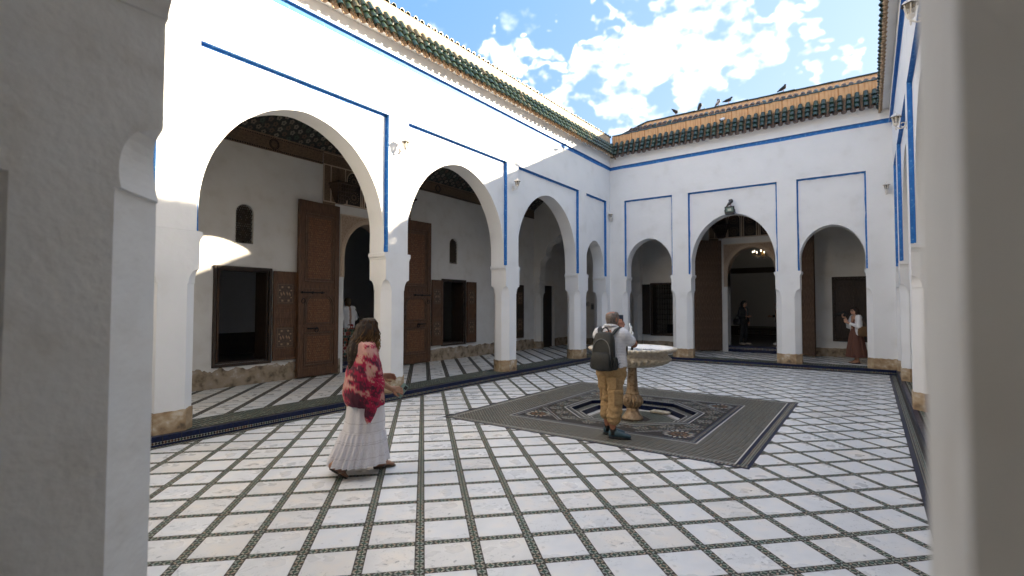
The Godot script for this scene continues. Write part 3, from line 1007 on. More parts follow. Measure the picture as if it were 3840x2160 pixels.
func build_floors() -> void:
	rng.seed = 77
	var ground := sheet(-120, 120, -120, 120, -0.4)
	tag(part("ground", ground, mat(lin(0.30, 0.22, 0.15), 0.95), self), "", "", "", "structure")
	# the courtyard
	var g := thing("courtyard_floor", "", "", Vector3.ZERO, 0.0, "", "structure")
	var rug := Rect2(1.783, 5.734, 4.449, 4.598)
	var C := Vector2(4.02, 8.08)
	var bed := mb()
	for r in [[-0.2, 8.1, -0.2, 5.734], [-0.2, 1.783, 5.734, 10.332], [6.232, 8.1, 5.734, 10.332], [-0.2, 8.1, 10.332, 15.9]]:
		bed.quad(Vector3(r[0], -0.003, r[2]), Vector3(r[1], -0.003, r[2]), Vector3(r[1], -0.003, r[3]), Vector3(r[0], -0.003, r[3]))
	part("mosaic_bed", bed, M.grout, g)
	var area := rect_poly(0.20, 7.678, 0.18, 15.55)
	var hole := rect_poly(rug.position.x, rug.end.x, rug.position.y, rug.end.y)
	lattice(g, area, hole, 0.0, 0.284, 0.405, 0.284, 0.405, 0.070, 0.070, 300, Color(1.0, 1.0, 1.0))
	mosaic_strips(g, area, rug, -0.0008, 0.284, 0.284, 0.405)
	var eb := mb()
	lozenges(eb, Vector2(0.145, 0.1), Vector2(0.145, 15.5), 0.075, 0.04, 0.0, DARK, IVORY)
	lozenges(eb, Vector2(0.2, 0.13), Vector2(7.68, 0.13), 0.075, 0.04, 0.0, DARK, IVORY)
	band_rect(eb, 7.682, 7.726, 0.1, 15.5, 0.001, Color(0.005, 0.009, 0.036))
	lozenges(eb, Vector2(7.750, 0.1), Vector2(7.750, 15.5), 0.036, 0.04, 0.0, DARK, IVORY)
	lozenges(eb, Vector2(7.785, 0.1), Vector2(7.785, 15.5), 0.030, 0.04, 0.0, GREEN, IVORY)
	stuff(part("edge_mosaic", eb, M.zellige, g))
	# the mosaic pavement round the fountain
	var f := thing("fountain_pavement", "", "", Vector3.ZERO, 0.0, "", "structure")
	var pb := mb()
	var oc := oct_ring(0.95)
	var corners := [rug.position, Vector2(rug.end.x, rug.position.y), rug.end, Vector2(rug.position.x, rug.end.y)]
	var outer := []
	for k in 8:
		var d := oc[k].normalized()
		var t := 1e9
		if d.x > 0: t = minf(t, (rug.end.x - C.x) / d.x)
		else: t = minf(t, (rug.position.x - C.x) / d.x)
		if d.y > 0: t = minf(t, (rug.end.y - C.y) / d.y)
		else: t = minf(t, (rug.position.y - C.y) / d.y)
		outer.append(C + d * t)
	for k in 8:
		var a: Vector2 = C + oc[k]
		var b: Vector2 = C + oc[(k + 1) % 8]
		var oa: Vector2 = outer[k]
		var ob: Vector2 = outer[(k + 1) % 8]
		pb.quad(Vector3(a.x, -0.001, a.y), Vector3(b.x, -0.001, b.y), Vector3(ob.x, -0.001, ob.y), Vector3(oa.x, -0.001, oa.y))
		if absf(oa.x - ob.x) > 0.01 and absf(oa.y - ob.y) > 0.01:
			for q in corners:
				if signf(q.x - C.x) == signf(((a + b) * 0.5 - C).x) and signf(q.y - C.y) == signf(((a + b) * 0.5 - C).y):
					pb.tri(Vector3(oa.x, -0.001, oa.y), Vector3(ob.x, -0.001, ob.y), Vector3(q.x, -0.001, q.y))
	part("mosaic_bed", pb, M.grout, f)
	var m := mb()
	var navy := Color(0.005, 0.009, 0.036)
	var white := Color(0.50, 0.49, 0.45)
	var x0 := rug.position.x
	var x1 := rug.end.x
	var z0 := rug.position.y
	var z1 := rug.end.y
	frame_band(m, x0, x1, z0, z1, 0.036, 0.0005, navy)
	var brown := [Color(0.12, 0.05, 0.018), Color(0.02, 0.016, 0.013), Color(0.02, 0.016, 0.013), Color(0.016, 0.05, 0.03)]
	for w in [0.058, 0.092]:
		lozenges(m, Vector2(x0 + 0.04, z0 + w), Vector2(x1 - 0.04, z0 + w), 0.034, 0.042, 0.0006, brown, IVORY)
		lozenges(m, Vector2(x0 + 0.04, z1 - w), Vector2(x1 - 0.04, z1 - w), 0.034, 0.042, 0.0006, brown, IVORY)
		lozenges(m, Vector2(x0 + w, z0 + 0.11), Vector2(x0 + w, z1 - 0.11), 0.034, 0.042, 0.0006, brown, IVORY)
		lozenges(m, Vector2(x1 - w, z0 + 0.11), Vector2(x1 - w, z1 - 0.11), 0.034, 0.042, 0.0006, brown, IVORY)
	frame_band(m, x0 + 0.114, x1 - 0.156, z0 + 0.114, z1 - 0.114, 0.018, 0.0006, white)
	band_rect(m, x1 - 0.150, x1 - 0.114, z0 + 0.114, z1 - 0.114, 0.0006, navy)
	var inner := Rect2(2.565, 6.565, 2.93, 3.055)
	var field := Rect2(x0 + 0.135, z0 + 0.135, x1 - x0 - 0.135 - 0.178, z1 - z0 - 0.27)
	zigzag(m, func(p): return not inner.has_point(p), field, 0.062, 0.0006, true, [Color(0.40, 0.38, 0.32), Color(0.34, 0.34, 0.285), Color(0.41, 0.35, 0.27)], [Color(0.018, 0.035, 0.024), Color(0.02, 0.014, 0.012)], 0.0)
	var ix := inner.position.x
	var iz := inner.position.y
	var jx := inner.end.x
	var jz := inner.end.y
	frame_band(m, ix, jx, iz, jz, 0.02, 0.0007, white)
	frame_band(m, ix + 0.024, jx - 0.024, iz + 0.024, jz - 0.024, 0.03, 0.0007, navy)
	for q in [[Vector2(ix + 0.06, iz + 0.075), Vector2(jx - 0.06, iz + 0.075)], [Vector2(ix + 0.06, jz - 0.075), Vector2(jx - 0.06, jz - 0.075)], [Vector2(ix + 0.075, iz + 0.1), Vector2(ix + 0.075, jz - 0.1)], [Vector2(jx - 0.075, iz + 0.1), Vector2(jx - 0.075, jz - 0.1)]]:
		lozenges(m, q[0], q[1], 0.034, 0.04, 0.0007, brown, IVORY)
	frame_band(m, ix + 0.096, jx - 0.096, iz + 0.096, jz - 0.096, 0.02, 0.0007, navy)
	# small mosaic between the inner frame and the pool
	var pal := [Color(0.15, 0.06, 0.018), Color(0.13, 0.05, 0.016), Color(0.015, 0.06, 0.035), Color(0.02, 0.07, 0.045), Color(0.42, 0.39, 0.32), Color(0.38, 0.34, 0.27), Color(0.009, 0.02, 0.07), Color(0.02, 0.016, 0.013), Color(0.02, 0.016, 0.013)]
	var stp := 0.036
	for i in 120:
		for j in 120:
			var p := Vector2(i - 60 + 0.5 * (j % 2), (j - 60) * 0.5) * stp * 1.15
			var q := C + p
			if not inner.grow(-0.13).has_point(q) or octv(p) < 1.08: continue
			if absf(octv(p) - 1.40) < 0.05 and absf(p.x) < 1.36 and absf(p.y) < 1.36 and octv(p) > maxf(absf(p.x), absf(p.y)) + 0.02: continue
			m.col = pal[posmod(int(i * 7 + j * 3 + (i * j) % 5), pal.size())] * rng.randf_range(0.8, 1.15)
			flat4(m, q, Vector2(stp, 0), Vector2(0, stp), 0.0006, [[-0.5, 0], [0, -0.26], [0.5, 0], [0, 0.26]])
	for k in 20:
		var a := TAU * (k + 0.5) / 20
		var d := Vector2(cos(a), sin(a))
		rosette(m, C + d * 1.225 / octv(d), 0.115, 0.0014, false)
	for sx in [-1.0, 1.0]:
		for sz in [-1.0, 1.0]:
			rosette(m, C + Vector2(sx, sz) * Vector2(1.13, 1.17), 0.225, 0.0014, true)
			var a := C + Vector2(sx * 1.33, sz * 0.66)
			var b := C + Vector2(sx * 0.60, sz * 1.39)
			for o in [-0.022, 0.022]:
				var dd: Vector2 = Vector2(sx, sz).normalized() * o
				lozenges(m, a + dd, b + dd, 0.03, 0.045, 0.001, [white, Color(0.42, 0.36, 0.27)], [navy, navy])
	var ring := func(r0: float, r1: float, y: float, c: Color):
		var p := oct_ring(r0)
		var q := oct_ring(r1)
		m.col = c
		for k in 8:
			var l := (k + 1) % 8
			m.quad_out(Vector3(C.x + p[k].x, y, C.y + p[k].y), Vector3(C.x + p[l].x, y, C.y + p[l].y), Vector3(C.x + q[l].x, y, C.y + q[l].y), Vector3(C.x + q[k].x, y, C.y + q[k].y), Vector3(C.x, -9, C.y))
	ring.call(1.045, 1.065, 0.0006, white)
	ring.call(1.015, 1.04, 0.0006, navy)
	ring.call(0.955, 0.968, 0.0006, white)
	for k in 8:
		var p := oct_ring(0.99)
		lozenges(m, C + p[k], C + p[(k + 1) % 8], 0.034, 0.04, 0.0006, DARK, IVORY)
	ring.call(0.80, 0.815, -0.0594, white)
	for k in 8:
		for r in [0.850, 0.905]:
			var p := oct_ring(r)
			lozenges(m, C + p[k], C + p[(k + 1) % 8], 0.04, 0.045, -0.0594, DARK, IVORY)
	ring.call(0.655, 0.672, -0.139, Color(0.02, 0.016, 0.014))
	ring.call(0.635, 0.652, -0.139, white)
	ring.call(0.612, 0.632, -0.139, Color(0.02, 0.016, 0.014))
	zigzag(m, func(p): return octv(p - C) < 0.60 and octv(p - C) > 0.27, Rect2(C - Vector2.ONE * 0.61, Vector2.ONE * 1.22), 0.055, -0.139, true, [Color(0.40, 0.40, 0.34), Color(0.36, 0.38, 0.32)], [Color(0.014, 0.065, 0.036), Color(0.012, 0.055, 0.03)], 0.0)
	stuff(part("mosaic", m, M.zellige, f))
	# the sunken eight-sided basin
	var pl := mb()
	for k in 8:
		var l := (k + 1) % 8
		for q in [[0.95, 0.78, -0.06, -0.06], [0.78, 0.0, -0.142, -0.142], [0.95, 0.95, -0.001, -0.06], [0.78, 0.78, -0.06, -0.142]]:
			var p := oct_ring(maxf(q[0], 0.001))
			var r := oct_ring(maxf(q[1], 0.001))
			pl.quad(Vector3(C.x + p[k].x, q[2], C.y + p[k].y), Vector3(C.x + p[l].x, q[2], C.y + p[l].y), Vector3(C.x + r[l].x, q[3], C.y + r[l].y), Vector3(C.x + r[k].x, q[3], C.y + r[k].y))
	part("basin_bed", pl, M.grout, f)
	for lv in [[0.95, 0.0, -0.058], [0.78, -0.058, -0.140]]:
		var p := oct_ring(lv[0] - 0.004)
		for k in 8:
			var a: Vector2 = C + p[k]
			var b: Vector2 = C + p[(k + 1) % 8]
			for i in 4:
				var s := mb()
				var q := a.lerp(b, i / 4.0 + 0.004)
				var r := a.lerp(b, (i + 1) / 4.0 - 0.004)
				var inn := (C - (q + r) * 0.5).normalized() * 0.004
				s.quad(Vector3(q.x, lv[1] - 0.004, q.y), Vector3(r.x, lv[1] - 0.004, r.y), Vector3(r.x, lv[2], r.y), Vector3(q.x, lv[2], q.y))
				s.quad(Vector3(q.x, lv[1] - 0.004, q.y), Vector3(r.x, lv[1] - 0.004, r.y), Vector3(r.x - inn.x, lv[1] + 0.0004, r.y - inn.y), Vector3(q.x - inn.x, lv[1] + 0.0004, q.y - inn.y))
				part("basin_tile", s, M.blue_tile, f)
	var ro := oct_ring(0.775)
	var ri := oct_ring(0.676)
	for k in 8:
		var b := mb()
		b.col = Color(0.95, 0.93, 0.90) * rng.randf_range(0.9, 1.0)
		var l := (k + 1) % 8
		b.plate(PackedVector2Array([C + ro[k].lerp(ro[l], 0.003), C + ro[l].lerp(ro[k], 0.003), C + ri[l].lerp(ri[k], 0.003), C + ri[k].lerp(ri[l], 0.003)]), -0.16, -0.1385, 0.002, Vector2(rng.randf(), rng.randf()), rng.randf() * 6.0, 0.55)
		part("marble_slab", b, M.marble, f)
	var slab := mb()
	slab.box(Vector3(4.28, -0.115, 7.42), Vector3(0.34, 0.03, 0.17), 0.004, Basis(Vector3.UP, -0.08))
	slab.col = Color(0.85, 0.8, 0.72)
	tag(part("stone_slab", slab, M.stone, self), "loose stone slab lying in the sunken basin behind the fountain foot", "slab")
	# raised gallery floors and their kerbs
	var lf := gallery_floor("left_gallery_floor", rect_poly(-3.14, -0.62, -3.1, 15.5), Rect2(-0.62, 0.0, 0.65, 15.4), false, 290)
	kerb(lf, func(u, y, w): return Vector3(0.09 + w, y, u), 0.08, 15.5)
	var bf := gallery_floor("back_gallery_floor", rect_poly(-0.6, RX + 0.6, -3.11, -0.64), Rect2(0.09, -0.64, RX - 0.09, 0.665), true, 120)
	kerb(bf, func(u, y, w): return Vector3(u, y, 0.08 + w), 0.10, RX - 0.03)
	var rf := gallery_floor("right_gallery_floor", rect_poly(RX + 0.62, RX + 3.1, -3.1, 15.5), Rect2(RX + 0.03, 0.1, 0.59, 15.3), false, 20)
	kerb(rf, func(u, y, w): return Vector3(RX - 0.03 - w, y, u), 0.08, 15.5)
	var ff := gallery_floor("front_gallery_floor", rect_poly(-3.1, RX + 3.1, 16.2, 19.3), Rect2(0.1, 15.62, 7.7, 0.58), true, 20)
	kerb(ff, func(u, y, w): return Vector3(u, y, FZ - 0.09 - w), 0.1, RX - 0.03)
	var sub := mb()
	for r in [[-3.7, 0.086, -3.7, 19.8], [RX - 0.026, RX + 3.7, -3.7, 19.8], [0.086, RX - 0.026, -3.7, 0.076], [0.086, RX - 0.026, FZ - 0.086, 19.8]]:
		sub.slab(Vector3(r[0], -0.4, r[2]), Vector3(r[1], YS - 0.006, r[3]))
	tag(part("gallery_base", sub, M.grout, self), "", "", "", "structure")

# ---------------------------------------------------------------- inner walls, doors and windows
func holed(b: MB, P: Callable, u0: float, u1: float, y0: float, y1: float, holes: Array, t: float) -> void:
	var us := [u0, u1]
	var ys := [y0, y1]
	for h in holes:
		us.append_array([h[0], h[1]])
		ys.append_array([h[2], h[3]])
	us.sort()
	ys.sort()
	for i in us.size() - 1:
		for j in ys.size() - 1:
			if us[i + 1] - us[i] < 1e-4 or ys[j + 1] - ys[j] < 1e-4: continue
			var c := Vector2((us[i] + us[i + 1]) * 0.5, (ys[j] + ys[j + 1]) * 0.5)
			var gap := false
			for h in holes:
				if c.x > h[0] and c.x < h[1] and c.y > h[2] and c.y < h[3]: gap = true
			if gap: continue
			for w in [0.0, -t]:
				b.quad(P.call(us[i], ys[j], w), P.call(us[i + 1], ys[j], w), P.call(us[i + 1], ys[j + 1], w), P.call(us[i], ys[j + 1], w))
	for h in holes:
		b.quad(P.call(h[0], h[2], 0.0), P.call(h[0], h[3], 0.0), P.call(h[0], h[3], -t), P.call(h[0], h[2], -t))
		b.quad(P.call(h[1], h[2], 0.0), P.call(h[1], h[3], 0.0), P.call(h[1], h[3], -t), P.call(h[1], h[2], -t))
		b.quad(P.call(h[0], h[3], 0.0), P.call(h[1], h[3], 0.0), P.call(h[1], h[3], -t), P.call(h[0], h[3], -t))
		b.quad(P.call(h[0], h[2], 0.0), P.call(h[1], h[2], 0.0), P.call(h[1], h[2], -t), P.call(h[0], h[2], -t))

# a worn plinth along an inner wall, its upper edge ragged where the plaster has come off
func wall_plinth(root: Node, P: Callable, spans: Array, h: float, rag: float, sd: int, mt: Material) -> void:
	var f := noise(sd, 1.1, 4)
	for s in spans:
		var b := mb()
		var n := int((s[1] - s[0]) / 0.035) + 1
		for k in n:
			var a := lerpf(s[0], s[1], float(k) / n)
			var z := lerpf(s[0], s[1], float(k + 1) / n)
			var ha := h + rag * f.get_noise_1d(a * 2.0) + 0.3 * rag * f.get_noise_1d(a * 14.0)
			var hz := h + rag * f.get_noise_1d(z * 2.0) + 0.3 * rag * f.get_noise_1d(z * 14.0)
			b.quad(P.call(a, YS - 0.01, 0.016), P.call(z, YS - 0.01, 0.016), P.call(z, hz, 0.012), P.call(a, ha, 0.012))
			b.quad(P.call(a, ha, 0.012), P.call(z, hz, 0.012), P.call(z, hz + 0.004, 0.0), P.call(a, ha + 0.004, 0.0))
		part("plinth", b, mt, root)

# pierced plaster screen in an arched opening
func screen(root: Node, P: Callable, c: float, hw: float, y0: float, y1: float) -> void:
	var b := mb()
	var yc := y1 - hw
	var inside := func(p: Vector2) -> bool:
		return absf(p.x) < hw and p.y > y0 and (p.y < yc or Vector2(p.x, p.y - yc).length() < hw)
	var bar := func(p: Vector2, q: Vector2, w: float):
		if not inside.call(p) or not inside.call(q): return
		var d := (q - p).normalized().orthogonal() * w * 0.5
		var k := [p + d, q + d, q - d, p - d]
		var front := []
		var rear := []
		for e in k:
			front.append(P.call(c + e.x, e.y, -0.03))
			rear.append(P.call(c + e.x, e.y, -0.055))
		b.quad(front[0], front[1], front[2], front[3])
		for e in 4: b.quad(front[e], front[(e + 1) % 4], rear[(e + 1) % 4], rear[e])
	for cy in [lerpf(y0, y1, 0.24), lerpf(y0, y1, 0.69)]:
		for k in 16:
			var a := TAU * k / 16
			var a2 := TAU * (k + 1) / 16
			var e := Vector2(cos(a), sin(a))
			var e2 := Vector2(cos(a2), sin(a2))
			var m := Vector2(cos((a + a2) * 0.5), sin((a + a2) * 0.5))
			var o := Vector2(0, cy)
			bar.call(o + e * 0.022, o + e * 0.085, 0.008)
			bar.call(o + e * 0.085, o + m * 0.115, 0.009)
			bar.call(o + e2 * 0.085, o + m * 0.115, 0.009)
			bar.call(o + e * 0.125, o + e2 * 0.125, 0.01)
			bar.call(o + m * 0.115, o + e * 0.16, 0.009)
			bar.call(o + m * 0.115, o + e2 * 0.16, 0.009)
			bar.call(o + e * 0.022, o + e2 * 0.022, 0.01)
	var n := int((y1 - y0) / 0.045)
	for i in range(-5, 6):
		for j in n + 1:
			var p := Vector2(i * 0.045 + 0.0225 * (j % 2), y0 + j * 0.045)
			bar.call(p, p + Vector2(0.0225, 0.045), 0.011)
			bar.call(p, p + Vector2(-0.0225, 0.045), 0.011)
			bar.call(p + Vector2(-0.02, 0.02), p + Vector2(0.02, 0.02), 0.009)
	part("screen", b, M.screen, root)
	# the infill round the arched head and a raised rim
	var s := mb()
	var rim := []
	for k in 17:
		var a := PI * k / 16
		rim.append(Vector2(-cos(a) * hw, yc + sin(a) * hw))
	for k in 16:
		var p: Vector2 = rim[k]
		var q: Vector2 = rim[k + 1]
		s.quad(P.call(c + p.x, p.y, 0.0), P.call(c + q.x, q.y, 0.0), P.call(c + q.x, y1 + 0.002, 0.0), P.call(c + p.x, y1 + 0.002, 0.0))
		s.quad(P.call(c + p.x, p.y, 0.0), P.call(c + q.x, q.y, 0.0), P.call(c + q.x, q.y, -0.2), P.call(c + p.x, p.y, -0.2))
	part("arch_infill", s, M.plaster_old, root)
	var t := mb()
	var path := [P.call(c - hw - 0.008, y0 - 0.008, 0.002)]
	for p in rim: path.append(P.call(c + p.x * 1.04, yc + (p.y - yc) * 1.04, 0.002))
	path.append(P.call(c + hw + 0.008, y0 - 0.008, 0.002))
	path.append(P.call(c - hw - 0.008, y0 - 0.008, 0.002))
	t.tube(path, 0.009, 6)
	part("rim", t, M.plaster_old, root)

# raised frame of four mouldings round a panel, in the plane z = zf of the leaf
func panel_frame(b: MB, x0: float, x1: float, y0: float, y1: float, zf: float, w: float, d: float) -> void:
	var z := zf + signf(zf) * d * 0.5
	b.box(Vector3((x0 + x1) * 0.5, y0, z), Vector3(x1 - x0 + w, w, d), w * 0.3)
	b.box(Vector3((x0 + x1) * 0.5, y1, z), Vector3(x1 - x0 + w, w, d), w * 0.3)
	b.box(Vector3(x0, (y0 + y1) * 0.5, z), Vector3(w, y1 - y0 - w, d), w * 0.3)
	b.box(Vector3(x1, (y0 + y1) * 0.5, z), Vector3(w, y1 - y0 - w, d), w * 0.3)

func print_quad(x0: float, x1: float, y0: float, y1: float, z: float, rep := 1.0) -> MB:
	var b := mb()
	b.quv(Vector3(x0, y0, z), Vector3(x1, y0, z), Vector3(x1, y1, z), Vector3(x0, y1, z), Rect2(0, 0, rep, rep * (y1 - y0) / (x1 - x0)))
	return b

# a tall palace door leaf: hinge at x = 0, seen face towards z = f
func door_leaf(label: String, hinge: Vector3, free: Vector2, f: float, plain: bool) -> void:
	var dir := Vector2(free.x - hinge.x, free.y - hinge.z)
	var w := dir.length()
	var h := 3.96
	var o := thing("door_leaf", label, "door", hinge, atan2(-dir.y, dir.x), "tall wooden palace door leaves")
	var zf := f * 0.03
	var wood: Material = M.wood_worn if plain else M.wood
	var b := mb()
	b.slab(Vector3(0, 0, -0.03), Vector3(w, h, 0.03), 0.004)
	part("boards", b, wood, o)
	var fr := mb()
	var st := 0.13
	var z := zf + f * 0.012
	for q in [[0.0, st, 0.0, h], [w - st, w, 0.0, h]]:
		fr.box(Vector3((q[0] + q[1]) * 0.5, h * 0.5, z), Vector3(q[1] - q[0], h, 0.024), 0.006)
	for q in [[0.0, 0.05], [0.255, 0.285], [0.452, 0.50], [0.94, 1.0]]:
		var wide := 0.0 if q[0] > 0.25 or q[0] < 0.05 else 0.0
		fr.box(Vector3(w * 0.5, h * (q[0] + q[1]) * 0.5, z - f * 0.001), Vector3(w - st * 2.0 + 0.01 + wide, h * (q[1] - q[0]), 0.023), 0.006)
	# fractions run from the foot: lower panel, arched panel, tall upper panel
	fr.box(Vector3(w * 0.5, h * 0.265, z - f * 0.0015), Vector3(w - st * 2.0 + 0.01, h * 0.022, 0.022), 0.005)
	part("frame", fr, wood, o)
	var px0 := st + 0.075
	var px1 := w - st - 0.075
	for q in [[0.065, 0.245], [0.54, 0.925]]:
		var m := mb()
		panel_frame(m, px0 - 0.04, px1 + 0.04, h * q[0] - 0.0, h * q[1], zf, 0.03, 0.020)
		panel_frame(m, px0 + 0.02, px1 - 0.02, h * q[0] + 0.06, h * q[1] - 0.06, zf, 0.018, 0.012)
		part("moulding", m, M.wood_worn if not plain else M.wood, o)
		part("painted_panel", print_quad(px0 + 0.03, px1 - 0.03, h * q[0] + 0.07, h * q[1] - 0.07, zf + f * 0.003), M.painted, o)
	var am := mb()
	var pts := arch_pts(w * 0.5, (px1 - px0) * 0.5 + 0.045, h * 0.482, 12, h * 0.292, h * 0.395, 0.0)
	var path := []
	for p in pts: path.append(Vector3(p.x, p.y, zf + f * 0.010))
	am.tube(path, 0.017, 6)
	var pts2 := arch_pts(w * 0.5, (px1 - px0) * 0.5 + 0.005, h * 0.468, 12, h * 0.300, h * 0.395, 0.0)
	path = []
	for p in pts2: path.append(Vector3(p.x, p.y, zf + f * 0.008))
	path.append(path[0])
	am.tube(path, 0.012, 6)
	part("arch_moulding", am, M.wood_worn if not plain else M.wood, o)
	part("painted_panel", print_quad(px0 + 0.05, px1 - 0.05, h * 0.305, h * 0.44, zf + f * 0.003), M.painted, o)
	var ir := mb()
	ir.tube([Vector3(w * 0.40, h * 0.476, zf + f * 0.045), Vector3(w * 0.97, h * 0.476, zf + f * 0.045)], 0.013, 8)
	for k in [0.45, 0.68, 0.93]: ir.box(Vector3(w * k, h * 0.476, zf + f * 0.036), Vector3(0.025, 0.05, 0.03), 0.003)
	part("bolt", ir, M.iron, o)
	var hd := mb()
	hd.tube([Vector3(w * 0.55, h * 0.272, zf + f * 0.05), Vector3(w * 0.80, h * 0.272, zf + f * 0.05)], 0.014, 8)
	hd.box(Vector3(w * 0.57, h * 0.272, zf + f * 0.035), Vector3(0.04, 0.05, 0.03), 0.004)
	part("latch", hd, M.iron, o)
	for q in [Vector2(w * 0.90, h * 0.438), Vector2(w * 0.57, h * 0.272)]:
		var rg := mb()
		var cp := []
		for k in 15: cp.append(Vector3(q.x + sin(TAU * k / 14) * 0.045, q.y - 0.04 + cos(TAU * k / 14) * 0.05, zf + f * (0.035 + 0.012 * cos(TAU * k / 14))))
		rg.tube(cp, 0.008, 6)
		part("ring_handle", rg, M.iron, o)
	if plain:
		var sb := mb()
		for j in 3:
			for k in 26: sb.box(Vector3(0.03 + (w - 0.06) * k / 25.0, h * 0.476 + (j - 1) * 0.045, zf + f * 0.027), Vector3(0.022, 0.022, 0.014), 0.005)
		part("stud_band", sb, M.brass, o)

# one shutter leaf of six panels, hinge at x = 0; flowers on the two large panels if painted
func shutter_leaf(root: Node3D, P: Callable, x0: float, w: float, y0: float, h: float, zf: float, f: float, painted: bool, wood: Material) -> void:
	var b := mb(P.call(x0, y0, zf))
	b.slab(Vector3(0, 0, -0.018), Vector3(w, h, 0.012), 0.003)
	var st := 0.055
	for q in [[0.0, st], [w - st, w]]:
		b.box(Vector3((q[0] + q[1]) * 0.5, h * 0.5, f * 0.016), Vector3(st, h, 0.022), 0.004)
	var ed := [0.0, 0.035, 0.105, 0.135, 0.375, 0.395, 0.465, 0.535, 0.60, 0.625, 0.87, 0.89, 0.96, 1.0]
	for k in range(0, ed.size(), 2):
		b.box(Vector3(w * 0.5, h * (ed[k] + ed[k + 1]) * 0.5, f * 0.0155), Vector3(w - 2.0 * st + 0.006, h * (ed[k + 1] - ed[k]), 0.021), 0.004)
	var o := part("shutter", b, wood, root)
	for k in range(1, ed.size() - 1, 2):
		var big: bool = ed[k + 1] - ed[k] > 0.15
		var pb := mb(P.call(x0, y0, zf))
		panel_frame(pb, st + 0.028, w - st - 0.028, h * ed[k] + 0.024, h * ed[k + 1] - 0.024, f * 0.012, 0.014, 0.006)
		if big and painted:
			var pq := mb(P.call(x0, y0, zf))
			pq.quv(Vector3(st + 0.02, h * ed[k] + 0.018, f * 0.0125), Vector3(w - st - 0.02, h * ed[k] + 0.018, f * 0.0125), Vector3(w - st - 0.02, h * ed[k + 1] - 0.018, f * 0.0125), Vector3(st + 0.02, h * ed[k + 1] - 0.018, f * 0.0125))
			part("painted_panel", pq, M.flower_panel, o)
		else:
			part("shutter_panel", pb, wood, o)

# a window with a wooden frame in an inner wall; P maps (along, up, out); left/right: 0 none, 1 folded back on the wall, 2 closed
func shutter_window(label: String, P: Callable, u0: float, u1: float, y0: float, y1: float, left: int, right: int, painted: bool, wood: Material, grille: bool) -> Node3D:
	var base := P.call((u0 + u1) * 0.5, y0, 0.0) as Vector3
	var o := thing("shuttered_window", label, "window", base, 0.0, "shuttered palace windows")
	var Q := func(u: float, y: float, w: float) -> Vector3: return (P.call(u, y, w) as Vector3) - base
	var F := func(x0: float, yy: float, zz: float) -> Transform3D:
		var e := (P.call(1.0, 0.0, 0.0) as Vector3) - (P.call(0.0, 0.0, 0.0) as Vector3)
		var g := (P.call(0.0, 0.0, 1.0) as Vector3) - (P.call(0.0, 0.0, 0.0) as Vector3)
		return Transform3D(Basis(e, Vector3.UP, g), Q.call(x0, yy, zz))
	var t := 0.06
	var b := mb(F.call(0.0, 0.0, 0.0))
	for q in [[u0 - t, u0, y0 - t, y1 + t], [u1, u1 + t, y0 - t, y1 + t], [u0, u1, y1, y1 + t], [u0, u1, y0 - t, y0]]:
		b.slab(Vector3(q[0], q[2], -0.10), Vector3(q[1], q[3], 0.035), 0.008)
	for q in [[u0 - 0.01, u0 + 0.012, y0, y1], [u1 - 0.012, u1 + 0.01, y0, y1], [u0 + 0.012, u1 - 0.012, y1 - 0.012, y1 + 0.01], [u0 + 0.012, u1 - 0.012, y0 - 0.01, y0 + 0.012]]:
		b.slab(Vector3(q[0], q[2], -0.515), Vector3(q[1], q[3], -0.101))
	for q in [[u0, u0 + 0.03, y0, y1], [u1 - 0.03, u1, y0, y1], [u0 + 0.03, u1 - 0.03, y1 - 0.03, y1], [u0 + 0.03, u1 - 0.03, y0, y0 + 0.03]]:
		b.slab(Vector3(q[0], q[2], -0.12), Vector3(q[1], q[3], -0.02), 0.005)
	part("frame", b, M.wood_dark, o)
	var w := (u1 - u0) * 0.5
	if left == 1: shutter_leaf(o, F, u0 - t - w * 0.93, w * 0.92, y0 - 0.02, y1 - y0 + 0.03, 0.055, 1.0, painted, wood)
	if right == 1: shutter_leaf(o, F, u1 + t + 0.005, w * 0.92, y0 - 0.02, y1 - y0 + 0.03, 0.055, 1.0, painted, wood)
	if left == 2: shutter_leaf(o, F, u0 + 0.03, w - 0.033, y0 + 0.03, y1 - y0 - 0.06, -0.02, 1.0, painted, wood)
	if right == 2: shutter_leaf(o, F, u0 + w - 0.002, w - 0.028, y0 + 0.03, y1 - y0 - 0.06, -0.02, 1.0, painted, wood)
	if grille:
		var x := u0 + 0.07
		while x < u1 - 0.04:
			var g := mb(F.call(0.0, 0.0, 0.0))
			g.tube([Vector3(x, y0, -0.16), Vector3(x, y1, -0.16)], 0.008, 6)
			for k in 9: g.box(Vector3(x, lerpf(y0, y1, 0.08 + k * 0.105), -0.16), Vector3(0.028, 0.028, 0.028), 0.009)
			part("iron_bar", g, M.iron_grey, o)
			x += 0.095
		for k in 9:
			var g := mb(F.call(0.0, 0.0, 0.0))
			var y := lerpf(y0, y1, 0.08 + k * 0.105)
			g.tube([Vector3(u0, y, -0.16), Vector3(u1, y, -0.16)], 0.007, 6)
			if k in [0, 6, 7]:
				x = u0 + 0.1175
				while x < u1 - 0.06:
					var cp := []
					for q in 13: cp.append(Vector3(x + 0.028 * sin(TAU * q / 12), y + 0.05 + 0.036 * cos(TAU * q / 12), -0.16))
					g.tube(cp, 0.005, 5)
					x += 0.095
			part("iron_bar", g, M.iron_grey, o)
	return o

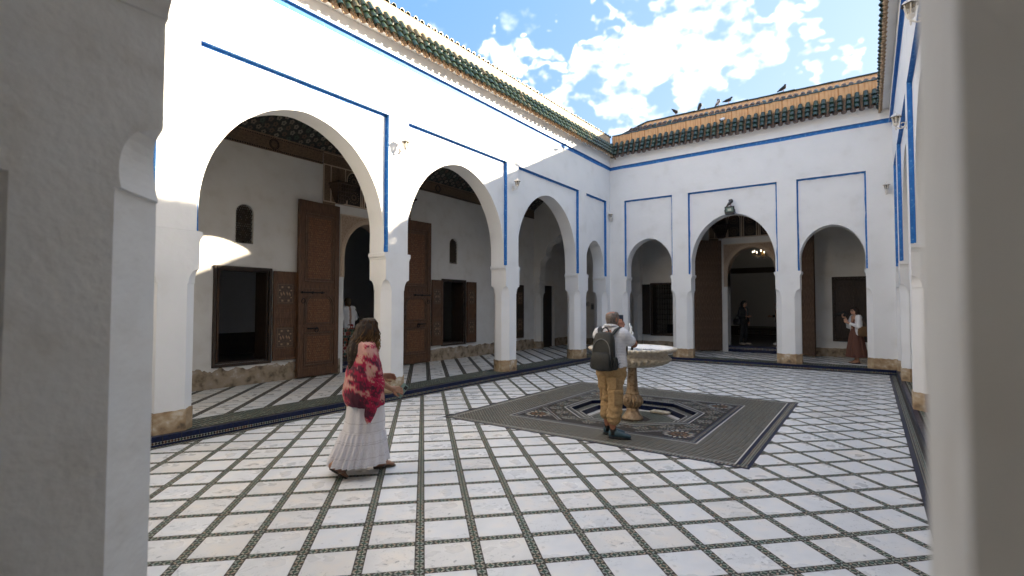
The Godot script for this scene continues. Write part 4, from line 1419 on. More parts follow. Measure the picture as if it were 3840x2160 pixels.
# doorway with carved stucco arch, frieze of rosette panels and two bracket corbels
func portal(label: String, P: Callable, c: float) -> void:
	var o := thing("carved_portal", label, "doorway")
	var ha := 0.78
	var spring := 2.44
	var pts := arch_pts(c, ha, 3.83, 24, spring, 2.92, 0.0)
	var fill := mb()
	var soffit := mb()
	for i in pts.size() - 1:
		var p := pts[i]
		var q := pts[i + 1]
		if q.x - p.x > 0.0005:
			for w in [0.0, -0.5]: fill.quad(P.call(p.x, p.y, w), P.call(q.x, q.y, w), P.call(q.x, 3.90, w), P.call(p.x, 3.90, w))
		soffit.quad(P.call(p.x, p.y, 0.0), P.call(q.x, q.y, 0.0), P.call(q.x, q.y, -0.5), P.call(p.x, p.y, -0.5))
	part("arch_soffit", soffit, M.stucco, o)
	part("arch_infill", fill, M.plaster_old, o)
	# carved face: spandrels
	var out := arch_pts(c, ha + 0.10, 3.925, 24, spring, 2.92, 0.0)
	var sp := mb()
	for i in out.size() - 1:
		var p := out[i]
		var q := out[i + 1]
		if q.x - p.x > 0.0005: sp.quad(P.call(p.x, p.y, 0.014), P.call(q.x, q.y, 0.014), P.call(q.x, 3.945, 0.014), P.call(p.x, 3.945, 0.014))
	part("spandrel", sp, M.stucco, o)
	var band := mb()
	for i in pts.size() - 1:
		band.quad(P.call(pts[i].x, pts[i].y, 0.004), P.call(pts[i + 1].x, pts[i + 1].y, 0.004), P.call(out[i + 1].x, out[i + 1].y, 0.02), P.call(out[i].x, out[i].y, 0.02))
	part("arch_band", band, M.stucco, o)
	for k in [0.0, 0.3, 0.62, 1.0]:
		var path := []
		for i in pts.size():
			var p := pts[i].lerp(out[i], k)
			path.append(P.call(p.x, p.y, 0.012 + 0.012 * k))
		var t := mb()
		t.tube(path, 0.011, 6)
		part("bead", t, M.stucco_plain, o)
	var de := mb()
	for i in pts.size() - 1:
		for s in 2:
			var p := pts[i].lerp(pts[i + 1], 0.25 + s * 0.5)
			var q := out[i].lerp(out[i + 1], 0.25 + s * 0.5)
			var e := (q - p) * 0.22
			var g := e.orthogonal() * 0.45
			var m := p.lerp(q, 0.46)
			de.quad(P.call(m.x - e.x * 0.5 - g.x, m.y - e.y * 0.5 - g.y, 0.026), P.call(m.x + e.x * 0.5 - g.x, m.y + e.y * 0.5 - g.y, 0.026), P.call(m.x + e.x * 0.5 + g.x, m.y + e.y * 0.5 + g.y, 0.026), P.call(m.x - e.x * 0.5 + g.x, m.y - e.y * 0.5 + g.y, 0.026))
	stuff(part("dentils", de, M.stucco_plain, o))
	var ed := mb()
	for q in [[c - ha - 0.115, c - ha - 0.09, spring, 3.945], [c + ha + 0.09, c + ha + 0.115, spring, 3.945], [c - ha - 0.115, c + ha + 0.115, 3.945, 3.97]]:
		ed.quad(P.call(q[0], q[2], 0.026), P.call(q[1], q[2], 0.026), P.call(q[1], q[3], 0.026), P.call(q[0], q[3], 0.026))
		ed.quad(P.call(q[0], q[2], 0.026), P.call(q[0], q[3], 0.026), P.call(q[0], q[3], 0.0), P.call(q[0], q[2], 0.0))
		ed.quad(P.call(q[1], q[2], 0.026), P.call(q[1], q[3], 0.026), P.call(q[1], q[3], 0.0), P.call(q[1], q[2], 0.0))
	part("edge_moulding", ed, M.stucco_plain, o)
	# frieze of carved wood above
	var fr := mb()
	fr.quad(P.call(c - 1.40, 4.19, 0.02), P.call(c + 1.40, 4.19, 0.02), P.call(c + 1.40, 5.38, 0.02), P.call(c - 1.40, 5.38, 0.02))
	fr.quad(P.call(c - 1.40, 4.19, 0.02), P.call(c + 1.40, 4.19, 0.02), P.call(c + 1.40, 4.19, 0.0), P.call(c - 1.40, 4.19, 0.0))
	for s in [-1.0, 1.0]:
		fr.quad(P.call(c + s * 1.40, 4.0, 0.02), P.call(c + s * 1.06, 4.0, 0.02), P.call(c + s * 1.06, 4.19, 0.02), P.call(c + s * 1.40, 4.19, 0.02))
	part("carved_frieze", fr, M.frieze, o)
	var ln := mb()
	for y in [4.205, 5.075, 5.36]:
		ln.quad(P.call(c - 1.40, y - 0.014, 0.036), P.call(c + 1.40, y - 0.014, 0.036), P.call(c + 1.40, y + 0.014, 0.036), P.call(c - 1.40, y + 0.014, 0.036))
	for x in [-1.385, -1.19, -0.785, -0.275, 0.275, 0.785, 1.19, 1.385]:
		ln.quad(P.call(c + x - 0.014, 4.22, 0.034), P.call(c + x + 0.014, 4.22, 0.034), P.call(c + x + 0.014, 5.06, 0.034), P.call(c + x - 0.014, 5.06, 0.034))
	part("frieze_rails", ln, M.stucco_plain, o)
	for k in [-1.0, 0.0, 1.0]:
		var x: float = c + k * 0.53
		var pn := mb()
		var hw := 0.205
		var head := []
		for i in 13: head.append(Vector2(x - cos(PI * i / 12) * hw, 4.83 + sin(PI * i / 12) * hw))
		for i in 12: pn.quad(P.call(head[i].x, 4.225, 0.026), P.call(head[i + 1].x, 4.225, 0.026), P.call(head[i + 1].x, head[i + 1].y, 0.026), P.call(head[i].x, head[i].y, 0.026))
		var rp := part("rosette_panel", pn, M.wood_dark, o)
		var ro := mb()
		for cy in [4.42, 4.82]:
			for i in 16:
				var a := TAU * i / 16
				var e := Vector2(cos(a), sin(a))
				var g := e.orthogonal()
				for q in [[0.03, 0.095, 0.008], [0.11, 0.165, 0.014]]:
					var A: Vector2 = Vector2(x, cy) + e * q[0]
					var B: Vector2 = Vector2(x, cy) + e * q[1]
					var C: Vector2 = (A + B) * 0.5
					ro.quad(P.call(A.x, A.y, 0.034), P.call(C.x + g.x * q[2], C.y + g.y * q[2], 0.036), P.call(B.x, B.y, 0.034), P.call(C.x - g.x * q[2], C.y - g.y * q[2], 0.036))
		part("rosette", ro, M.frieze_pale, rp)
		var path := [P.call(x - hw, 4.225, 0.034)]
		for q in head: path.append(P.call(q.x, q.y, 0.034))
		path.append(P.call(x + hw, 4.225, 0.034))
		var t := mb()
		t.tube(path, 0.014, 6)
		part("panel_rim", t, M.stucco_plain, rp)
	# stepped corbels of little niches
	for s in [-1.0, 1.0]:
		var cb := mb()
		var x: float = c + s * 0.96
		for tier in 5:
			var hw := 0.10 + tier * 0.036
			var dp := 0.16 + tier * 0.05
			var y := 4.20 + tier * 0.082
			var n := 3 + tier
			for i in n:
				var a := x - hw + 2.0 * hw * (i + 0.5) / n
				var r := hw / n * 0.92
				cb.quad(P.call(a - r, y, dp * 0.92), P.call(a, y, dp), P.call(a, y + 0.082, dp + 0.03), P.call(a - r, y + 0.082, dp * 0.95))
				cb.quad(P.call(a, y, dp), P.call(a + r, y, dp * 0.92), P.call(a + r, y + 0.082, dp * 0.95), P.call(a, y + 0.082, dp + 0.03))
			for g in [-1.0, 1.0]:
				cb.quad(P.call(x + g * hw, y, 0.0), P.call(x + g * hw, y, dp * 0.92), P.call(x + g * (hw + 0.03), y + 0.082, dp * 0.95), P.call(x + g * (hw + 0.03), y + 0.082, 0.0))
			cb.quad(P.call(x - hw, y, 0.0), P.call(x + hw, y, 0.0), P.call(x + hw, y, dp), P.call(x - hw, y, dp))
			for i in n + 1:
				var a := x - hw + 2.0 * hw * i / n
				cb.quad(P.call(a - 0.006, y + 0.012, dp * 0.97), P.call(a + 0.006, y + 0.012, dp * 0.97), P.call(a + 0.004, y + 0.06, dp + 0.012), P.call(a - 0.004, y + 0.06, dp + 0.012))
		cb.quad(P.call(x - 0.29, 4.61, 0.0), P.call(x + 0.29, 4.61, 0.0), P.call(x + 0.29, 4.61, 0.42), P.call(x - 0.29, 4.61, 0.42))
		cb.quad(P.call(x - 0.29, 4.61, 0.42), P.call(x + 0.29, 4.61, 0.42), P.call(x + 0.29, 4.66, 0.42), P.call(x - 0.29, 4.66, 0.42))
		cb.quad(P.call(x - 0.29, 4.66, 0.0), P.call(x + 0.29, 4.66, 0.0), P.call(x + 0.29, 4.66, 0.42), P.call(x - 0.29, 4.66, 0.42))
		for g in [-1.0, 1.0]: cb.quad(P.call(x + g * 0.29, 4.61, 0.0), P.call(x + g * 0.29, 4.61, 0.42), P.call(x + g * 0.29, 4.66, 0.42), P.call(x + g * 0.29, 4.66, 0.0))
		part("corbel", cb, M.carved_wood, o)
	# the raised threshold
	var th := mb()
	th.slab(P.call(c - 1.05, YS - 0.01, -0.5), P.call(c + 1.05, 0.33, -0.02))
	part("threshold", th, M.blue_tile, o)
	var lz := mb()
	var n := 46
	for i in n:
		for j in 2:
			var a := c - 1.02 + 2.04 * (i + 0.5) / n
			var y := 0.235 + j * 0.034
			lz.col = pick(IVORY)
			lz.quad(P.call(a - 0.018, y, -0.017), P.call(a, y - 0.014, -0.017), P.call(a + 0.018, y, -0.017), P.call(a, y + 0.014, -0.017))
	stuff(part("threshold_mosaic", lz, M.zellige, o))

# cornice frieze and painted cove along an inner wall
func cornice(root: Node, P: Callable, u0: float, u1: float) -> void:
	var b := mb()
	b.quad(P.call(u0, 5.065, 0.018), P.call(u1, 5.065, 0.018), P.call(u1, 5.37, 0.03), P.call(u0, 5.37, 0.03))
	b.quad(P.call(u0, 5.065, 0.018), P.call(u1, 5.065, 0.018), P.call(u1, 5.06, 0.0), P.call(u0, 5.06, 0.0))
	part("cornice_frieze", b, M.frieze, root)
	var r := mb()
	for y in [5.085, 5.35]:
		var n := int((u1 - u0) / 0.05)
		for i in n:
			var a := lerpf(u0, u1, float(i) / n)
			r.quad(P.call(a, y - 0.016, 0.040), P.call(a + 0.032, y - 0.016, 0.044), P.call(a + 0.044, y + 0.016, 0.044), P.call(a + 0.012, y + 0.016, 0.040))
	stuff(part("rope_moulding", r, M.wood_dark, root))
	var k := u0 + 1.2
	while k < u1 - 0.5:
		var t := mb()
		for rr in [0.105, 0.08]:
			var cp := []
			for i in 17: cp.append(P.call(k + sin(TAU * i / 16) * rr, 5.217 + cos(TAU * i / 16) * rr, 0.036))
			t.tube(cp, 0.010 if rr > 0.1 else 0.006, 6)
		part("cornice_roundel", t, M.wood_dark, root)
		k += 2.05

func cove(root: Node, P: Callable, u0: float, u1: float) -> void:
	var c := mb()
	c.quad(P.call(u0, 5.37, 0.03), P.call(u1, 5.37, 0.03), P.call(u1, 5.80, 0.62), P.call(u0, 5.80, 0.62))
	part("painted_cove", c, M.ceiling, root)
	var m := mb()
	for q in [[5.375, 0.035], [5.795, 0.615]]: m.tube([P.call(u0, q[0], q[1]), P.call(u1, q[0], q[1])], 0.022, 6)
	part("cove_moulding", m, M.frieze_pale, root)

# a wall across a gallery with a lobed arch
func lobed_wall(label: String, P: Callable, u0: float, u1: float) -> void:
	var o := thing("lobed_arch", label, "archway")
	var c := (u0 + u1) * 0.5
	var ha := (u1 - u0) * 0.5 - 0.24
	var pts := PackedVector2Array([Vector2(c - ha, YB)])
	for i in 97:
		var th := PI * i / 96.0
		var t := PI / 2.0 - absf(th - PI / 2.0)
		var lobe := 1.0 - absf(sin(th * 5.5 + PI * 0.25 * 0.0))
		var k := 1.0 - 0.12 * lobe * (0.4 + 0.6 * smooth(0.0, 0.2, t))
		pts.append(Vector2(c - ha * cos(th) * k, 2.92 + (4.42 - 2.92) * (0.9 * sin(t) + 0.1 * t / (PI / 2)) * k))
	pts.append(Vector2(c + ha, YB))
	var b := mb()
	for w in [0.0, -0.40]:
		for s in [[u0, c - ha], [c + ha, u1]]: b.quad(P.call(s[0], YB, w), P.call(s[1], YB, w), P.call(s[1], 5.82, w), P.call(s[0], 5.82, w))
		for i in pts.size() - 1:
			b.quad(P.call(pts[i].x, pts[i].y, w), P.call(pts[i + 1].x, pts[i + 1].y, w), P.call(pts[i + 1].x, 5.82, w), P.call(pts[i].x, 5.82, w))
	for i in pts.size() - 1:
		b.quad(P.call(pts[i].x, pts[i].y, 0.0), P.call(pts[i + 1].x, pts[i + 1].y, 0.0), P.call(pts[i + 1].x, pts[i + 1].y, -0.4), P.call(pts[i].x, pts[i].y, -0.4))
	part("arch_wall", b, M.plaster_old, o)
	var Q := func(u: float, y: float, w: float) -> Vector3: return P.call(u, y, w * 0.4 / TH)
	make_pier(o, Q, u0 - 0.02, c - ha, false, true, M.plaster_old, M.plinth_grey, 7)
	make_pier(o, Q, c + ha, u1 + 0.02, true, false, M.plaster_old, M.plinth_grey, 8)

func build_rooms() -> void:
	rng.seed = 5
	M.screen = mat(lin(0.10, 0.075, 0.055), 0.9)
	M.iron_grey = mat(lin(0.03, 0.032, 0.034), 0.5, 0.3)
	M.frieze_pale = mat(lin(0.22, 0.15, 0.10), 0.85)
	M.carved_wood = tri_mat(ramp_tex(noise(72, 0.06, 4), 256, [lin(0.015, 0.009, 0.006), lin(0.05, 0.027, 0.016), lin(0.12, 0.07, 0.04)]), Vector3.ONE * 3.0, 0.7)
	var PL := func(u: float, y: float, w: float) -> Vector3: return Vector3(GX + w, y, u)
	var PB := func(u: float, y: float, w: float) -> Vector3: return Vector3(u, y, GZ + w)
	# left gallery
	var l := thing("left_gallery_wall", "white inner wall of the sunlit side's gallery with open doors, worn tan plinth and painted cornice", "wall")
	var lw := mb()
	var dz := 7.765
	holed(lw, PL, -3.12, 19.3, YS - 0.02, 5.9, [[dz - 0.78, dz + 0.78, YS - 0.02, 3.90], [10.42, 11.49, 0.585, 2.475], [4.04, 5.03, 0.60, 2.49], [1.30, 2.30, 0.60, 2.49], [10.78, 11.14, 3.02, 3.82], [4.38, 4.74, 3.04, 3.81], [-1.55, -0.62, YS - 0.02, 2.55]], 0.5)
	part("wall_face", lw, M.plaster_old, l)
	wall_plinth(l, PL, [[8.62, 9.9], [5.4, 6.9], [2.9, 5.4], [0.0, 2.9]], 0.475, 0.05, 4, M.plinth_grey)
	wall_plinth(l, PL, [[9.9, 16.1]], 0.47, 0.13, 6, M.plinth_grey)
	wall_plinth(l, PL, [[-3.1, -1.56], [-0.6, -0.44]], 0.44, 0.03, 5, M.plinth_grey)
	screen(l, PL, 10.96, 0.18, 3.02, 3.82)
	screen(l, PL, 4.56, 0.18, 3.04, 3.81)
	cornice(l, PL, dz + 1.41, 16.0)
	cornice(l, PL, 0.0, dz - 1.41)
	cove(l, PL, 0.0, 16.0)
	portal("carved stucco doorway in the left gallery behind the sunlit arches", PL, dz)
	shutter_window("largest open window, behind the nearest sunlit arch, with one flowered shutter", PL, 10.42, 11.49, 0.585, 2.475, 0, 0, true, M.wood, false)
	var win: Node3D = get_child(get_child_count() - 1)
	shutter_leaf(win, func(x0, yy, zz): return Transform3D(Basis(Vector3(0, 0, -1), Vector3.UP, Vector3(1, 0, 0)), Vector3(zz, yy - 0.585, x0)), 10.35, 0.54, 0.565, 1.92, 0.055, 1.0, true, M.wood)
	shutter_leaf(win, func(x0, yy, zz): return Transform3D(Basis(Vector3(1, 0, 0), Vector3.UP, Vector3(0, 0, 1)), Vector3(x0, yy - 0.585, 11.42)), -0.60, 0.54, 0.60, 1.86, 0.0, -1.0, false, M.wood)
	for q in [win.get_child(1), win.get_child(2)]: q.position.z -= (10.42 + 11.49) * 0.5
	shutter_window("open dark window behind the second sunlit arch between two flowered shutters", PL, 4.04, 5.03, 0.60, 2.49, 1, 1, true, M.wood, false)
	shutter_window("window half hidden behind the third pier with one flowered shutter showing", PL, 1.30, 2.30, 0.60, 2.49, 1, 0, true, M.wood_dark, false)
	door_leaf("tall wooden door leaf left of the carved doorway in the left gallery", Vector3(GX + 0.05, 0.155, dz + 0.98), Vector2(GX + 0.12, dz + 2.07), -1.0, false)
	door_leaf("tall wooden door leaf seen through the second sunlit arch, beside the shuttered window", Vector3(GX + 0.05, 0.155, dz - 0.98), Vector2(GX + 0.11, dz - 2.08), 1.0, false)
	var dk := thing("closet_door", "narrow dark wooden door in the far left corner bay behind the lobed arch", "door", Vector3(GX - 0.15, YS, -1.085))
	var kb := mb()
	kb.slab(Vector3(-0.03, 0, -0.465), Vector3(0.03, 2.43, 0.465), 0.004)
	part("boards", kb, M.wood_dark, dk)
	kb = mb()
	for y in [0.3, 1.0, 1.2, 2.2]: kb.box(Vector3(0.035, y, 0), Vector3(0.02, 0.08, 0.8), 0.004)
	part("rails", kb, M.wood_dark, dk)
	# back gallery
	var b := thing("back_gallery_wall", "white inner wall of the back gallery behind the three far arches", "wall")
	var bw := mb()
	var bc := 3.905
	holed(bw, PB, GX, RX + 3.0, YS - 0.02, 5.9, [[bc - 0.78, bc + 0.78, YS - 0.02, 3.90], [0.34, 1.40, 0.66, 2.58], [6.37, 7.40, 0.68, 2.63]], 0.5)
	part("wall_face", bw, M.plaster_old, b)
	wall_plinth(b, PB, [[0.0, 2.85], [4.95, 7.86], [GX, -0.4]], 0.39, 0.02, 8, M.plinth_grey)
	portal("carved stucco doorway in the back gallery behind the centre far arch", PB, bc)
	shutter_window("iron barred window with a plain brown shutter behind the left far arch", PB, 0.34, 1.40, 0.66, 2.58, 1, 0, false, M.wood_dark, true)
	shutter_window("closed double shutters behind the woman in the brown skirt", PB, 6.37, 7.40, 0.68, 2.63, 2, 2, false, M.wood_dark, false)
	door_leaf("carved brown door leaf with brass studs, left of the far centre doorway", Vector3(bc - 0.97, 0.155, GZ + 0.05), Vector2(2.10, -2.36), 1.0, true)
	door_leaf("dark door leaf edge seen in the right far arch", Vector3(bc + 0.97, 0.155, GZ + 0.05), Vector2(5.86, -2.58), -1.0, true)
	# the other two galleries
	var r := thing("right_gallery_wall", "plain inner wall of the right gallery hidden behind the right arcade", "wall")
	var q := mb()
	q.slab(Vector3(RX + 3.1, YS - 0.02, -3.12), Vector3(RX + 3.6, 5.9, 19.3))
	part("wall_face", q, M.plaster_old, r)
	var f := thing("front_gallery_wall", "plain inner wall of the front gallery behind the viewer", "wall")
	q = mb()
	q.slab(Vector3(GX, YS - 0.02, 19.3), Vector3(RX + 3.6, 5.9, 19.8))
	part("wall_face", q, M.plaster_old, f)
	# ceilings and roofs
	for c in [["left_gallery_ceiling", "dark painted ceiling of the left gallery", GX - 0.5, -0.30, GZ - 0.5, 19.8], ["back_gallery_ceiling", "dark painted ceiling of the back gallery", -0.30, RX + 0.30, GZ - 0.5, -0.30], ["right_gallery_ceiling", "dark painted ceiling of the right gallery", RX + 0.30, RX + 3.6, GZ - 0.5, 19.8], ["front_gallery_ceiling", "white plaster ceiling above the viewer", -0.30, RX + 0.30, FZ + 0.30, 19.8]]:
		var o := thing(c[0], c[1], "ceiling")
		var k := mb()
		k.slab(Vector3(c[2], 5.80, c[4]), Vector3(c[3], 6.1, c[5]))
		part("boards", k, M.plaster_old if c[0].begins_with("front") else M.ceiling, o)
	lobed_wall("lobed white arch at the far end of the left gallery", func(u, y, w): return Vector3(u, y, -0.02 + w), GX, -TH)
	lobed_wall("lobed white arch at the left end of the back gallery", func(u, y, w): return Vector3(-0.03 + w, y, u), GZ, -TH)
	# rooms behind the doors
	for c in [["left_room", "dark grey room behind the left gallery doors", Vector3(-7.8, 0.33, 0.5), Vector3(GX - 0.5, 5.2, 14.5), 0], ["back_room", "dark room with a chandelier behind the far centre doorway", Vector3(-1.5, 0.33, -10.5), Vector3(9.3, 5.6, GZ - 0.5), 1]]:
		var o := thing(c[0], c[1], "room")
		var lo: Vector3 = c[2]
		var hi: Vector3 = c[3]
		var k := mb()
		for s in [[Vector3(lo.x - 0.3, -0.2, lo.z - 0.3), Vector3(hi.x - 0.001, lo.y, hi.z + (0.3 if c[4] == 0 else -0.001))], [Vector3(lo.x - 0.3, hi.y, lo.z - 0.3), Vector3(hi.x + (0.3 if c[4] == 1 else 0.4), hi.y + 0.3, hi.z + 0.4)]]:
			k.slab(s[0], s[1])
		part("floor_and_ceiling", k, M.room_floor, o)
		k = mb()
		if c[4] == 0:
			k.slab(Vector3(lo.x - 0.3, lo.y, lo.z), Vector3(lo.x, hi.y, hi.z))
			k.slab(Vector3(lo.x - 0.3, lo.y, lo.z - 0.3), Vector3(hi.x - 0.001, hi.y, lo.z))
			k.slab(Vector3(lo.x - 0.3, lo.y, hi.z), Vector3(hi.x - 0.001, hi.y, hi.z + 0.3))
		else:
			k.slab(Vector3(lo.x, lo.y, lo.z - 0.3), Vector3(hi.x, hi.y, lo.z))
			k.slab(Vector3(lo.x - 0.3, lo.y, lo.z - 0.3), Vector3(lo.x, hi.y, hi.z - 0.001))
			k.slab(Vector3(hi.x, lo.y, lo.z - 0.3), Vector3(hi.x + 0.3, hi.y, hi.z - 0.001))
		part("walls", k, M.dark_room, o)
		k = mb()
		if c[4] == 0: k.slab(Vector3(lo.x, lo.y, lo.z), Vector3(lo.x + 0.02, 0.95, hi.z))
		else:
			k.slab(Vector3(lo.x, lo.y, lo.z), Vector3(hi.x, 0.78, lo.z + 0.02))
			k.slab(Vector3(lo.x, 3.34, lo.z), Vector3(hi.x, 3.6, lo.z + 0.02))
		part("dado", k, M.wood_dark, o)
		if c[4] == 1:
			k = mb()
			for i in 120:
				k.col = pick(IVORY) * 0.8
				var x := 2.0 + i * 0.04
				k.tri(Vector3(x, 0.70, lo.z + 0.022), Vector3(x + 0.03, 0.70, lo.z + 0.022), Vector3(x + 0.015, 0.77, lo.z + 0.022))
				for j in 3: k.quad(Vector3(x, 0.42 + j * 0.07, lo.z + 0.022), Vector3(x + 0.015, 0.39 + j * 0.07, lo.z + 0.022), Vector3(x + 0.03, 0.42 + j * 0.07, lo.z + 0.022), Vector3(x + 0.015, 0.45 + j * 0.07, lo.z + 0.022))
			stuff(part("dado_mosaic", k, M.zellige, o))
			k = mb()
			for blk in [[4.9, 2.35, 0.9, 1], [4.75, 2.2, 1.5, 5], [4.9, 1.62, 0.9, 1], [4.75, 1.48, 1.5, 6]]:
				for row in blk[3]:
					var x: float = blk[0]
					while x < blk[0] + blk[2] - rng.randf() * 0.2:
						var w := rng.randf_range(0.05, 0.15)
						k.quad(Vector3(x - 1.1, blk[1] - row * 0.085, lo.z + 0.003), Vector3(x + w - 1.1, blk[1] - row * 0.085, lo.z + 0.003), Vector3(x + w - 1.1, blk[1] + 0.035 - row * 0.085, lo.z + 0.003), Vector3(x - 1.1, blk[1] + 0.035 - row * 0.085, lo.z + 0.003))
						x += w + 0.025
			part("wall_print", k, M.print_grey, o)
	# posters in the far left corner bay
	for pq in [[-2.62, -2.36, 1.72, 1.92, "pale poster on the corner bay wall, left of the one with a dark head"], [-2.30, -2.05, 1.58, 1.86, "poster with a dark portrait block on the far left corner bay wall"], [-1.98, -1.80, 1.60, 1.84, "narrow grey poster on the corner bay wall, rightmost of three"]]:
		var o := thing("wall_poster", pq[4], "poster", Vector3(pq[0], pq[2], GZ))
		var k := mb()
		k.slab(Vector3(0, 0, 0.002), Vector3(pq[1] - pq[0], pq[3] - pq[2], 0.012))
		part("sheet", k, mat(lin(0.42, 0.42, 0.41), 0.8), o)
		k = mb()
		k.slab(Vector3(0.03, 0.03, 0.0125), Vector3((pq[1] - pq[0]) * 0.6, pq[3] - pq[2] - 0.06, 0.014))
		part("printed_block", k, mat(lin(0.16, 0.16, 0.165), 0.8), o)

func build_walls() -> void:
	var big := func(a: float, b: float) -> Array: return [(a + b) * 0.5, (b - a) * 0.5, (b - a) * 0.5 - 0.042, 4.86]
	var L := arcade("left_arcade", "tall white arcade wall in sunlight on the left with blue framed arches", func(u, y, w): return Vector3(w, y, u), -TH + 0.003, FZ + TH, [[1.052, 0.746, 0.655, 3.90], big.call(2.317, 5.613), big.call(6.111, 9.417), big.call(9.909, 13.199), [14.43, 0.74, 0.65, 3.90]], M.plaster, M.plinth, 5.85, 0.005)
	eaves(L, func(u, y, w): return Vector3(w, y, u), 0.0, FZ, 0.016, 11.9, [M.glaze[1], M.glaze[0], M.glaze[2]], M.clay, true, 11, M.tan_pale)
	var B := arcade("back_arcade", "white back wall in shade with three blue framed arches", func(u, y, w): return Vector3(u, y, w), -0.02, RX + 0.02, [[1.3385, 0.8125, 0.768, 3.985], [3.9135, 1.2595, 1.19, 4.56], [6.4785, 0.8085, 0.762, 3.985]], M.plaster, M.plinth, 5.85, -0.012)
	eaves(B, func(u, y, w): return Vector3(u, y, w), 0.1, RX - 0.12, -0.013, 99.0, [M.glaze[0], M.glaze[0], M.glaze[1]], M.brown_tile, false, 12, M.tan)
	back_roof(B)
	var R := arcade("right_arcade", "white right wall seen edge on with narrow blue frames", func(u, y, w): return Vector3(RX - w, y, u), -TH + 0.003, FZ + TH, [[1.052, 0.746, 0.655, 3.90], big.call(2.317, 5.613), big.call(6.111, 9.417), big.call(9.909, 13.199), [14.43, 0.74, 0.65, 3.90]], M.plaster, M.plinth, 5.85)
	eaves(R, func(u, y, w): return Vector3(RX - w, y, u), 0.0, FZ, 0.0, 11.9, [M.glaze[0], M.glaze[1], M.glaze[2]], M.clay, true, 13, M.tan)
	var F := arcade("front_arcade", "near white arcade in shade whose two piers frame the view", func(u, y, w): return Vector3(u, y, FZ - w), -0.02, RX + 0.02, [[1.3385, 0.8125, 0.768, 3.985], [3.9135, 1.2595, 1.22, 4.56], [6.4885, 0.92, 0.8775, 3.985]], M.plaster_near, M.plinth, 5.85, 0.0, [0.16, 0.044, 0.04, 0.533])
	eaves(F, func(u, y, w): return Vector3(u, y, FZ - w), 0.1, RX - 0.12, 0.0, -1.0, [M.glaze[0], M.glaze[0], M.glaze[1]], M.brown_tile, false, 14, M.tan)

# the low plastered roof behind the back parapet: a row of brown tiles, a ridge and a hip of green ones
func back_roof(root: Node3D) -> void:
	var b := mb()
	var y0 := 7.62
	var y1 := 8.22
	var z0 := -0.30
	var z1 := -0.92
	var xa := 0.0
	var xr := 1.02
	var xb := RX + 0.6
	b.quad(Vector3(xa, y0, z0), Vector3(xb, y0, z0), Vector3(xb, y1, z1), Vector3(xr, y1, z1))
	b.tri(Vector3(xa, y0, z0), Vector3(xr, y1, z1), Vector3(xa, y0, -2.0))
	b.quad(Vector3(xr, y1, z1), Vector3(xb, y1, z1), Vector3(xb, 7.6, -2.0), Vector3(xa, 7.6, -2.0))
	part("plaster_slope", b, M.tan, root)
	rng.seed = 31
	var dir := Vector3(0, y0 - y1, z0 - z1).normalized()
	var up := Vector3.RIGHT.cross(dir)
	if up.y < 0: up = -up
	var xx := up.cross(dir)
	var t := barrel(0.062, 0.075, 0.16)
	var x := 0.62
	while x < RX - 0.1:
		var green := rng.randf() < 0.14
		for k in 3:
			var o := part("brown_roof_tile", t, M.glaze[0] if green else M.brown_tile, root)
			o.transform = Transform3D(Basis(xx, up, dir) * Basis.from_euler(Vector3(-0.1, rng.randf_range(-0.04, 0.04), 0)), Vector3(x + rng.randf_range(-0.008, 0.008), y0 + 0.05, z0) - dir * (0.30 - k * 0.095) + up * (0.045 - 0.012 * k))
		x += 0.168
	var cap := barrel(0.055, 0.062, 0.36)
	for run in [[Vector3(xr, y1, z1), Vector3(RX + 0.3, y1, z1)], [Vector3(xr, y1, z1), Vector3(xa, y0 + 0.02, z0)]]:
		var d: Vector3 = (run[1] - run[0]).normalized()
		var s := Vector3.UP.cross(d).normalized()
		var n := int(run[0].distance_to(run[1]) / 0.32)
		for k in n:
			var o := part("ridge_tile", cap, M.glaze[0] if rng.randf() < 0.9 else M.clay, root)
			o.transform = Transform3D(Basis(s, d.cross(s), d) * Basis.from_euler(Vector3(rng.randf_range(-0.02, 0.05), rng.randf_range(-0.03, 0.03), 0)), (run[0] as Vector3).lerp(run[1], float(k) / n) - Vector3(0, 0.02, 0))

